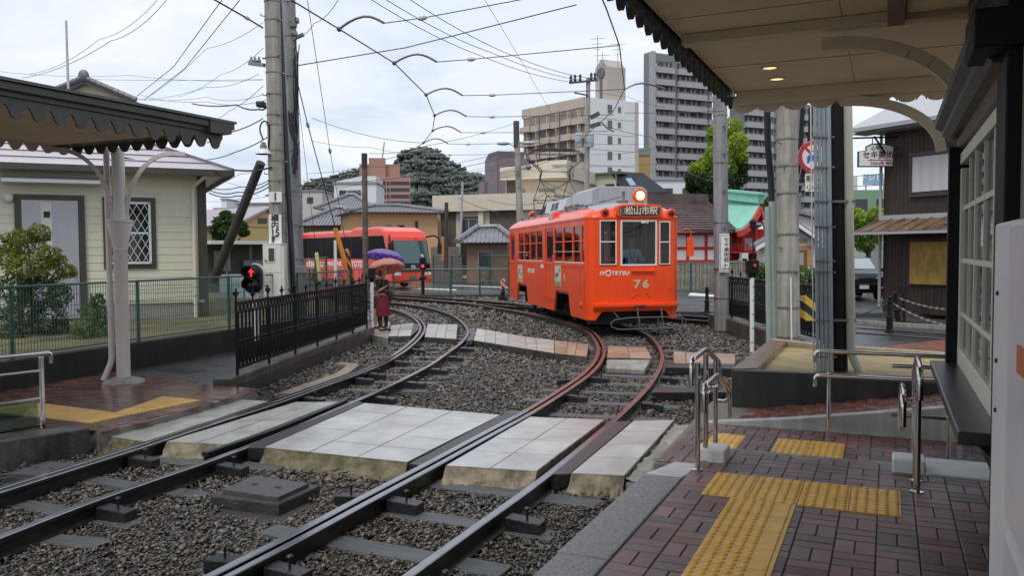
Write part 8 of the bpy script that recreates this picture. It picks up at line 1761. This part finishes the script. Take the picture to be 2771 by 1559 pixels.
def blobs_px(lst, y, dep): # (u, v, ru, rv, weight)
    out_ = []
    for (u, v, ru, rv, k_) in lst:
        yy = y + random.uniform(-dep, dep); c_ = D(u, v, yy); s_ = yy / F; out_.append((c_.x, c_.y, c_.z, ru * s_, (ru + rv) / 2 * s_, rv * s_, k_))
    return out_
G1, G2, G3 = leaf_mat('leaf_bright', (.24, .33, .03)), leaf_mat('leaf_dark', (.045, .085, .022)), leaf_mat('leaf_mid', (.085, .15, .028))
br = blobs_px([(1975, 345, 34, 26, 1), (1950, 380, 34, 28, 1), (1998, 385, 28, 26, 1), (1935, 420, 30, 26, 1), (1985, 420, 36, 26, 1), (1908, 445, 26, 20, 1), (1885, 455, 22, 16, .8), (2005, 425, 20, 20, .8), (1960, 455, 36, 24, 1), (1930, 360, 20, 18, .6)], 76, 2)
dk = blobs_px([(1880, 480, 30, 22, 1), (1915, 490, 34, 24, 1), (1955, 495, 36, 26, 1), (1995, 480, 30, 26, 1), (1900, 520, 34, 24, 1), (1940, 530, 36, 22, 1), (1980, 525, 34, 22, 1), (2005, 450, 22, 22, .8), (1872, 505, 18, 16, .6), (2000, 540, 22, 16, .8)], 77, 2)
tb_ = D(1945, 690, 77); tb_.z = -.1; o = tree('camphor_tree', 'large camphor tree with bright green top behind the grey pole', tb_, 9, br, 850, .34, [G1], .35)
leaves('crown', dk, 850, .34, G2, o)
lt = blobs_px([(600, 600, 26, 16, 1), (635, 592, 22, 14, 1), (585, 622, 20, 16, 1), (620, 622, 30, 16, 1), (650, 612, 22, 14, 1), (600, 642, 26, 12, .8), (610, 578, 14, 8, .5), (660, 630, 16, 10, .6)], 39, 1.0)
tb_ = D(615, 700, 39); tb_.z = .3; tree('pine_tree', 'dark spreading tree behind the carport left of the strut pole', tb_, 3.2, lt, 420, .20, [G2], .14)
rt_ = blobs_px([(2320, 590, 22, 26, 1), (2350, 610, 26, 26, 1), (2372, 580, 22, 24, 1), (2325, 635, 26, 24, 1), (2365, 640, 26, 22, 1), (2340, 665, 26, 18, .8), (2385, 610, 18, 24, .8), (2310, 610, 14, 24, .8)], 41, 1.0)
tb_ = D(2350, 760, 41); tb_.z = -.1; tree('garden_tree', 'yellow green garden tree above the black car', tb_, 3.5, rt_, 520, .20, [G1, G3], .14)
t4 = blobs_px([(2062, 560, 14, 14, 1), (2080, 545, 14, 12, 1)], 60, .8); tb_ = D(2070, 690, 60); tb_.z = -.1; tree('garden_tree', 'small tree peeping over the green shrine roof', tb_, 4, t4, 300, .22, [G3], .1)
random.seed(11)
def shrub(lab, lst, y, base_uv, per, size, Ms, H):
    bl = blobs_px(lst, y, .45); bb = D(*base_uv, y); bb.z = .44; return tree('garden_shrub', lab, bb, H, bl, per, size, Ms, .028, 'shrub')
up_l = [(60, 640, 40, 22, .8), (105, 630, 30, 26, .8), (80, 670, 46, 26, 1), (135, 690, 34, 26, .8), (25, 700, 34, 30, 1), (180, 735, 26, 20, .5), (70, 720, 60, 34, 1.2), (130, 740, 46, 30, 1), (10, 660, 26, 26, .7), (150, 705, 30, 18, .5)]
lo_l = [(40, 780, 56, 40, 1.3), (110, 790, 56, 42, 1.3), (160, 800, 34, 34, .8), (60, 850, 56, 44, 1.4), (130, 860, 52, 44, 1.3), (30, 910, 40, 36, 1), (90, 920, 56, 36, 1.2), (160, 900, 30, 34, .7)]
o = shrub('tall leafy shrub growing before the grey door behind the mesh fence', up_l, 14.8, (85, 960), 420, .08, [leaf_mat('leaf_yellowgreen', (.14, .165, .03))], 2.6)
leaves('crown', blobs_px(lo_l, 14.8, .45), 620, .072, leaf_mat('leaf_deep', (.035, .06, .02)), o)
shrub('small leafy shrub right of the tall one behind the mesh fence', [(262, 815, 22, 20, .8), (245, 845, 34, 26, 1), (275, 855, 26, 26, 1), (235, 885, 38, 30, 1.1), (270, 900, 32, 28, 1), (215, 910, 26, 22, .8)], 14.6, (250, 930), 220, .08, [G2, G3], 1.2)
def hedge(lab, u0, u1, v0, v1, y, M):
    p_, q_ = D(u0, v1, y), D(u1, v0, y); o = thing('hedge', lab, 'hedge', V(((p_.x + q_.x) / 2, y, -.1))); bl = []
    b = MB(); 
    for k in range(6): x = p_.x + (q_.x - p_.x) * (k + .5) / 6; b.tube([V((x, y, -.1)), V((x + .05, y, q_.z - .2))], .03, 5); bl += [(x, y + random.uniform(-.1, .1), z, (q_.x - p_.x) / 9, .4, .26, 1) for z in np.linspace(.2, q_.z - .2, 4)]
    b.build('stems', MATS['bark'], o); leaves('foliage', bl, 130, .09, M, o, shell=.3)
hedge('clipped hedge behind the iron fence left of the banded pole', 2040, 2082, 716, 800, 26, G3); hedge('clipped hedge right of the banded pole above the striped board', 2155, 2232, 722, 830, 25.5, G3)
o, p_, q_ = pole('wood_pole', 'weathered wooden pole with a small lamp arm in front of the coach', 990, 760, 986, 417, 35, .13, .11, M_wood, zb=-.1, bands=3)
b = MB(); b.tube([D(986, 455, 35), q_ + UP * .03], .125, 12); b.build('cap', M_cable, o); b = MB(); b.tube(smooth_path([D(985, 528, 35), D(972, 520, 35), D(955, 517, 35)], .1, 1), .03, 6); b.ball(D(950, 517, 35), .16, 1.4, .6, .4); b.build('lamp', mat('lamp_cap', ()), o, smooth=True)
o, p_, q_ = pole('lamp_pole', 'tall concrete lamp pole with two lamp heads rising behind the tram', 1409, 640, 1397, 330, 47, .25, .14, M_pole, zb=-.1, bands=6)
b = MB(); b.tube([D(1398, 400, 47), q_ + UP * .05], .17, 14); b.build('dark_top', mat('pole_dark', (.05, .05, .055), .6), o)
for sg, (uh, vh) in ((-1, (1362, 388)), (1, (1430, 387))):
    b = MB(); b.tube(smooth_path([D(1400, 400, 47), D(1400 + sg * 10, 394, 47), D(uh - sg * 8, vh - 1, 47)], .15, 1), .035, 6); b.ball(D(uh, vh, 47), .26, 1.5, .6, .42); b.build('lamp_head', mat('lamp_head', (.42, .44, .44), .3), o, smooth=True)
b = MB(); b.beam(D(1392, 465, 46.7), D(1430, 452, 46.7), .1, .08); b.ball(D(1430, 452, 46.7), .16); b.build('arm', M_band, o)
o, p_, q_ = pole('transformer_pole', 'concrete pole with crossarms and two pale blue transformers', 1586, 640, 1592, 210, 62, .22, .16, M_pole, zb=-.1, bands=7)
b = MB(); b.beam(D(1554, 250, 61.8), D(1592, 258, 61.8), .1, .1); b.build('crossarm', mat('arm_dark', (.06, .06, .06), .6), o); b = MB(); b.beam(D(1540, 224, 61.8), D(1618, 216, 61.8), .12, .14)
for u, v in ((1545, 220), (1570, 217), (1610, 213), (1556, 218), (1600, 213)): b.lathe([(.06, 0), (.13, .12), (.08, .3), (.12, .4), (.04, .55)], D(u, v + 3, 61.8), UP, 8)
b.build('crossarm', mat('arm_dark', ()), o); b = MB(); b.beam(D(1598, 318, 61.7), D(1622, 306, 61.7), .25, .3); b.beam(D(1597, 342, 61.7), D(1624, 334, 61.7), .2, .3); b.build('switch_gear', mat('arm_dark', ()), o)
for u in (1566, 1597):
    b = MB(); c_ = D(u, 398, 61.6); b.lathe([(.24, 0), (.28, .1), (.28, .85), (.31, .87), (.31, .93), (.2, 1.0)], c_, UP, 16); b.build('transformer', mat('transformer_blue', (.36, .42, .47), .4, var=.06), o, smooth=True)
for (nm, lab, u0, v0, u1, v1, y, r_, M, ct) in (('post', 'short dark wooden post before the cream building', 1207, 735, 1208, 548, 44, .12, mat('dark_post', (.05, .035, .028), .7), 'post'), ('service_pole', 'slim grey service pole before the cream building', 1245, 690, 1252, 492, 56, .09, M_galv, 'pole'),
        ('lamp_post', 'thin white post beside the orange guy guards', 909, 775, 907, 650, 22.5, .045, M_wsign, 'post'), ('street_lamp', 'slim black garden lamp before the shrine', 2038, 705, 2038, 620, 40, .04, M_iron, 'lamp'), ('wooden_post', 'orange wooden post before the brown tiled house', 1199, 705, 1199, 640, 50, .14, mat('orange_wood', (.42, .20, .06), .7), 'post')):
    q_ = D(u1, v1, y); p_ = D(u0, v0, y); b = MB(); b.tube([p_, q_], [r_, r_ * .85], 10)
    if nm == 'street_lamp': b.lathe([(.10, 0), (.16, .05), (.16, .30), (.22, .33), (.05, .48)], q_, UP, 6)
    tag(b.build(nm, M, smooth=True), lab, ct)
M_wire2 = mat('wire', (.05, .05, .055), .5); M_rod = mat('pull_off_rod', (.16, .16, .17), .4, .4)
WIRES = 0
def wire(pts, r, lab, sag=0.0, ins=(), grp='overhead wires', nm='wire', n_=10):
    """pts: (u, v, y) samples joined by gently sagging spans"""
    P = [V(p) if isinstance(p, V) else D(*p) for p in pts]; q = []
    for i in range(len(P) - 1):
        for k in range(n_): t = k / n_; q.append(P[i] * (1 - t) + P[i + 1] * t - UP * sag * 4 * t * (1 - t))
    q.append(P[-1]); b = MB(); b.tube(q, r, 5); o = b.build(nm, M_wire2, smooth=True); tag(o, lab, 'wire', grp)
    for (u, v, y) in ins: b = MB(); c_ = D(u, v, y); s_ = y / F; ax_ = (P[-1] - P[0]).normalized(); b.lathe([(.01, -.075), (.032, -.05), (.038, 0), (.032, .05), (.01, .075)], c_, ax_, 10); b.build('insulator', M_ins, o, smooth=True)
    return o
CZ = 5.2
nodes = [(660, -110), (790, 0), (918, 78), (1067, 170), (1153, 256), (1176, 312), (1171, 353), (1146, 386), (1105, 415), (1040, 432)]
NP = [Z(u, v, CZ) for u, v in nodes]
wire(NP, .011, 'trolley wire curving above the track by the iron fence', nm='trolley_wire', n_=3)
nb_ = [(1560, -160), (1640, 20), (1676, 122), (1690, 241), (1660, 300), (1622, 332), (1560, 390), (1500, 430), (1430, 455)]
NB = [Z(u, v, CZ) for u, v in nb_]
wire(NB, .011, 'trolley wire above the orange tram', nm='trolley_wire', n_=3)
span = [(2, (1040, 62), (1143, 48), (1560, -30), 'first'), (3, (1182, 167), (1275, 160), (1676, 122), 'second'), (4, (1252, 258), (1332, 257), (1690, 241), 'third'), (5, (1262, 315), (1332, 316), (1660, 310), 'fourth'), (6, (1247, 358), (1307, 359), (1646, 355), 'fifth'), (7, (1213, 389), (1267, 390), (1600, 384), 'sixth'), (8, (1168, 418), (1217, 419), (1560, 416), 'seventh')]
for i, arm, ins, end, nth in span:
    a = NP[i]; y = a.y; e_ = D(*arm, y); mid = (a + e_) / 2; b = MB(); dx_ = e_ - a
    b.tube(smooth_path([a, a + dx_ * .22 + UP * .09, a + dx_ * .55 + UP * .15, a + dx_ * .8 + UP * .09, e_], .08, 1), .020, 6); b.ball(a, .04); o = b.build('pull_off_arm', M_rod, smooth=True); tag(o, nth + ' curved pull-off arm from the left along the curving trolley wire' if False else nth + ' curved arm down the trolley wire by the iron fence, counted from the top', 'pull-off arm', 'pull-off arms')
    yb = min(NB, key=lambda p: abs(p.y - y)).y; wire([e_, (ins[0], ins[1], y * 1.005), (end[0], end[1], max(yb, y * .9) if i > 2 else y)], .008, nth + ' span wire between the two trolley wires, counted from the top', ins=[(ins[0], ins[1], y * 1.005)])
for (a, b_, c_, lab) in (((1690, 241), (1752, 226), (1800, 240), 'upper'), ((1622, 332), (1640, 346), (1662, 356), 'lower')):
    y = Z(*a, CZ).y; b = MB(); b.tube(smooth_path([D(*a, y), D((a[0] + b_[0]) / 2, (a[1] + b_[1]) / 2 - 8, y), D(*b_, y), D(*c_, y)], .1, 1), .020, 6); tag(b.build('pull_off_arm', M_rod, smooth=True), lab + ' curved arm on the trolley wire above the tram', 'pull-off arm', 'pull-off arms')
wl = [([(797, 178, 18), (1100, 128, 19), (1560, 12, 16)], .012, .0, 'thick rope wire from the sign pole rising right'), ([(797, 190, 18.3), (833, 338, 18.6), (909, 622, 20.8)], .012, .0, 'guy wire from the poles down to the orange guard'), ([(832, 0, 16), (893, 408, 19), (938, 678, 20.6)], .007, .0, 'guy wire down to the striped guard'), ([(797, 190, 18.3), (857, 690, 21)], .006, 0, 'thin guy wire down to the yellow guard'),
      ([(842, 318, 22), (1148, 386, 25)], .007, .15, 'stay wire from the guy insulator to the trolley wire'), ([(712, 75, 17.2), (668, 48, 17), (575, -5, 16)], .018, 0, 'thick stay with insulator from the top of the sign pole'), ([(1000, -5, 40), (1300, 150, 52), (1540, 221, 61.8)], .02, .2, 'lowest of three power lines falling to the crossarm'), ([(1040, -5, 40), (1330, 142, 52), (1566, 216, 61.8)], .02, .2, 'middle of three power lines falling to the crossarm'),
      ([(1105, -5, 40), (1400, 155, 52), (1612, 213, 61.8)], .02, .2, 'highest of three power lines falling to the crossarm'), ([(1310, -5, 40), (1420, 180, 50), (1500, 320, 58)], .012, 0, 'steep thin wire crossing before the beige block'), ([(728, 268, 17.4), (560, 275, 22), (380, 256, 30)], .006, .1, 'faint telephone wire left of the sign pole'), ([(728, 282, 17.5), (700, 295, 17.6), (640, 283, 19), (520, 280, 24)], .018, .05, 'black service cable left of the sign pole'),
      ([(700, 200, 18), (560, 235, 24), (370, 270, 34)], .006, .1, 'thin wire falling left behind the shelter tip'), ([(600, 0, 20), (470, 180, 26), (370, 260, 32)], .012, 0, 'left of two steep wires above the shelter'), ([(648, 0, 20), (500, 185, 26), (390, 270, 32)], .012, 0, 'right of two steep wires above the shelter'), ([(450, 0, 24), (300, 110, 27), (60, 210, 32)], .01, .2, 'wire crossing high above the shelter roof'), ([(425, 0, 24), (270, 105, 27), (80, 200, 32)], .008, .2, 'faint wire just left of the high crossing wire'),
      ([(0, 193, 30), (350, 203, 30), (712, 216, 26)], .006, .1, 'upper faint horizontal wire above the shelter'), ([(180, 212, 30), (712, 214, 26)], .006, .05, 'lower faint horizontal wire above the shelter'), ([(712, 320, 17.4), (600, 362, 17), (560, 385, 16.8)], .012, .05, 'cable from the sign pole to the shelter roof'), ([(725, 370, 17.3), (640, 410, 19), (560, 432, 20.5)], .012, .03, 'cable from the sign pole to the house gutter'),
      ([(735, 452, 17.1), (640, 460, 17.8), (545, 455, 19.0), (330, 425, 18.3)], .02, .04, 'thick black cable from the sign pole to the house eave'), ([(728, 495, 17.1), (640, 520, 18), (566, 514, 19)], .012, .06, 'first twisted cable between strut pole and house corner'), ([(728, 505, 17.1), (640, 530, 18), (566, 522, 19)], .012, .06, 'second twisted cable between strut pole and house corner'), ([(728, 488, 17.1), (650, 505, 18), (566, 508, 19)], .01, .05, 'third twisted cable between strut pole and house corner'),
      ([(826, 470, 60), (985, 450, 50), (1135, 442, 55)], .015, .1, 'wire passing the top of the wooden pole'), ([(815, 515, 60), (1000, 490, 55), (1390, 420, 48)], .015, .2, 'long wire from the tiled houses to the lamp pole'), ([(820, 490, 60), (1100, 478, 55), (1392, 446, 48)], .015, .2, 'second long wire toward the lamp pole'), ([(1100, 462, 50), (1400, 405, 47)], .012, .1, 'wire rising to the lamp heads'), ([(1240, 535, 56), (1350, 575, 48)], .02, .1, 'service wire sagging before the cream building'),
      ([(1392, 356, 47), (1500, 380, 55), (1760, 388, 60)], .012, .15, 'wire right of the lamp pole top'), ([(1620, 335, 61.7), (1760, 370, 58), (1900, 470, 50)], .02, .1, 'thick service cable falling right from the transformer pole'), ([(1600, 418, 62), (1760, 405, 60), (1900, 360, 58)], .012, .1, 'wire crossing before the dark tower'), ([(1595, 450, 62), (1800, 440, 55), (1960, 500, 45)], .012, .1, 'lower wire crossing before the dark tower'), ([(1690, 305, 20), (1800, 306, 20), (1960, 300, 20)], .007, 0, 'stay wire from the tram wire to the grey pole'),
      ([(712, 60, 18), (560, 130, 24), (400, 262, 34)], .006, .1, 'wire falling left from high on the sign pole'), ([(712, 130, 18), (600, 200, 24), (480, 262, 32)], .006, .1, 'second wire falling left from the sign pole'), ([(712, 232, 18), (620, 300, 22), (565, 330, 26)], .007, .05, 'short wire falling left below the crossarm'), ([(712, 255, 18), (560, 262, 24), (350, 262, 32)], .006, .12, 'nearly level wire left of the sign pole'),
      ([(560, 500, 30), (650, 470, 28), (728, 440, 26)], .008, .1, 'wire crossing behind the strut pole'), ([(560, 545, 40), (650, 538, 38), (728, 530, 36)], .008, .05, 'level wire behind the strut pole'), ([(560, 470, 30), (640, 500, 28), (700, 530, 26)], .006, .05, 'wire falling right behind the strut pole'), ([(800, 95, 18.2), (850, 62, 18), (920, -10, 17)], .007, .1, 'wire rising right from the grey pole hardware'), ([(840, 380, 40), (1000, 398, 45), (1180, 424, 50)], .01, .1, 'faint wire before the hill top'),
      ([(1000, 415, 30), (1150, 395, 32), (1400, 330, 46)], .01, .1, 'wire from above the coach to the lamp pole top'), ([(1595, 240, 61), (1700, 262, 60), (1800, 290, 58)], .012, .1, 'wire before the white apartment wall'), ([(1320, 540, 50), (1480, 545, 45)], .014, .25, 'sagging wire before the cream building'),
      ([(1230, 470, 50), (1390, 435, 47)], .01, .05, 'upper wire left of the lamp heads'), ([(1240, 500, 55), (1180, 530, 60)], .01, .05, 'service wire left of the slim pole'),
      ([(1590, 420, 62), (1480, 460, 52), (1395, 452, 47)], .012, .1, 'wire between lamp pole and transformer pole'), ([(2300, 478, 30), (2390, 470, 27)], .012, 0, 'upper wire left of the brown house'), ([(2300, 505, 30), (2390, 500, 27)], .012, 0, 'lower wire left of the brown house')]
for pts, r, lab, sag, *_ in [(p_, r_, l_, s_) for (p_, r_, s_, l_) in wl]:
    ins = [(833, 338, 18.6)] if 'orange guard' in lab else [(893, 408, 19)] if 'striped guard' in lab else [(668, 48, 17)] if 'insulator from' in lab else []
    o = wire(pts, r, lab, sag, ins)
EXC = list(SLP.values()) + [[Z(u, v, 0) for u, v in q] for q in ([(1050, 911), (1140, 893), (1120, 873), (1000, 872), (1000, 905)], [(1149, 912), (1270, 920), (1288, 888), (1157, 875)], [(1275, 921), (1500, 955), (1588, 964), (1642, 967), (1764, 970), (1990, 990), (1990, 951), (1822, 950), (1594, 930), (1500, 920), (1338, 895), (1288, 887)], [(567, 1341), (754, 1364), (868, 1313), (690, 1290)], [(10, 1290), (118, 1296), (235, 1256), (120, 1250)], [(1640, 1000), (1764, 1000), (1764, 965), (1642, 965)])]
EXC += [[AB(-2, -1.63), AB(6.9, -1.9), AB(13.4, -1.9), AB(13.4, 5), AB(-2, 5)], _lpb, [cw0 + V((0, 0, 0)), cw1, cw1 + ncw * 6, cw0 + ncw * 6], ks]
def inside_np(X, Y, poly):
    c = np.zeros(len(X), bool); n_ = len(poly); j = n_ - 1
    for i in range(n_):
        a, b = poly[i], poly[j]; m_ = ((a.y > Y) != (b.y > Y)); xx = (b.x - a.x) * (Y - a.y) / ((b.y - a.y) or 1e-9) + a.x; c ^= m_ & (X < xx); j = i
    return c
hull = []
for _ in range(14):
    d = rng.normal(size=(8, 3)); d /= np.linalg.norm(d, axis=1)[:, None]; d *= np.array([1, .78, .5])
    bm = bmesh.new()
    for p in d: bm.verts.new(p)
    bmesh.ops.convex_hull(bm, input=bm.verts[:]); bmesh.ops.triangulate(bm, faces=bm.faces[:]); bm.verts.index_update(); used = [v for v in bm.verts if v.link_faces]; idx = {v: i for i, v in enumerate(used)}
    hull.append((np.array([v.co[:] for v in used]), np.array([[idx[v] for v in f.verts] for f in bm.faces]))); bm.free()
VV, FF, k0_ = [], [], 0
for (y0, y1, dens, sz_) in ((2.9, 6.5, 1900, .0185), (6.5, 10, 1250, .0215), (10, 15, 560, .029), (15, 24, 200, .045), (24, 37, 45, .075)):
    xa, xb = -(.64) * y1, .40 * y1; n_ = int((xb - xa) * (y1 - y0) * dens); X = rng.uniform(xa, xb, n_); Y = rng.uniform(y0, y1, n_)
    keep = (X > -.63 * Y - .2) & (X < .36 * Y + 1.5)
    for q in EXC: keep &= ~inside_np(X, Y, q)
    keep &= ~((X > 5.2) & (Y > 14)) ; keep &= ~((X < -4.6) & (Y > 13))
    for (A_, d_, L_, w_) in SLEEP:
        if A_.y > y1 + 2 or A_.y < y0 - 3: continue
        s_ = (X - A_.x) * d_.x + (Y - A_.y) * d_.y; t_ = np.abs(-(X - A_.x) * d_.y + (Y - A_.y) * d_.x); keep &= ~((s_ > .05) & (s_ < L_ - .05) & (t_ < w_ * .5) & (rng.random(n_) < .94))
    X, Y = X[keep], Y[keep]; n_ = len(X); S = sz_ * rng.lognormal(0, .36, n_); Zc = -.165 + rng.uniform(0, .03, n_); kind = rng.integers(0, 14, n_)
    ya, ti, td_ = rng.uniform(0, math.pi, n_), rng.normal(0, .28, n_), rng.uniform(0, 6.28, n_); q = np.stack([np.cos(ya), np.sin(ti) * np.cos(td_), np.sin(ti) * np.sin(td_), np.sin(ya)], 1); q /= np.linalg.norm(q, axis=1)[:, None]; w_, x_, y_, z_ = q.T
    Rm = np.stack([1 - 2 * (y_ * y_ + z_ * z_), 2 * (x_ * y_ - z_ * w_), 2 * (x_ * z_ + y_ * w_), 2 * (x_ * y_ + z_ * w_), 1 - 2 * (x_ * x_ + z_ * z_), 2 * (y_ * z_ - x_ * w_), 2 * (x_ * z_ - y_ * w_), 2 * (y_ * z_ + x_ * w_), 1 - 2 * (x_ * x_ + y_ * y_)], 1).reshape(-1, 3, 3)
    for h in range(14):
        m_ = kind == h; v_, f_ = hull[h]; c_ = int(m_.sum())
        if not c_: continue
        P = np.einsum('nij,kj->nki', Rm[m_], v_) * S[m_][:, None, None] + np.stack([X[m_], Y[m_], Zc[m_]], 1)[:, None, :]
        VV.append(P.reshape(-1, 3)); FF.append((f_[None] + (np.arange(c_) * len(v_))[:, None, None] + k0_).reshape(-1, 3)); k0_ += c_ * len(v_)
VV, FF = np.concatenate(VV), np.concatenate(FF)
me = bpy.data.meshes.new('ballast'); me.vertices.add(len(VV)); me.vertices.foreach_set('co', VV.ravel()); me.loops.add(FF.size); me.loops.foreach_set('vertex_index', FF.ravel()); me.polygons.add(len(FF)); me.polygons.foreach_set('loop_start', np.arange(len(FF)) * 3); me.update(calc_edges=True); me.materials.append(M_ball)
o = bpy.data.objects.new('ballast', me); COL.objects.link(o); tag(o, 'wet grey brown ballast stones between and around the rails', 'ballast', kind='stuff')
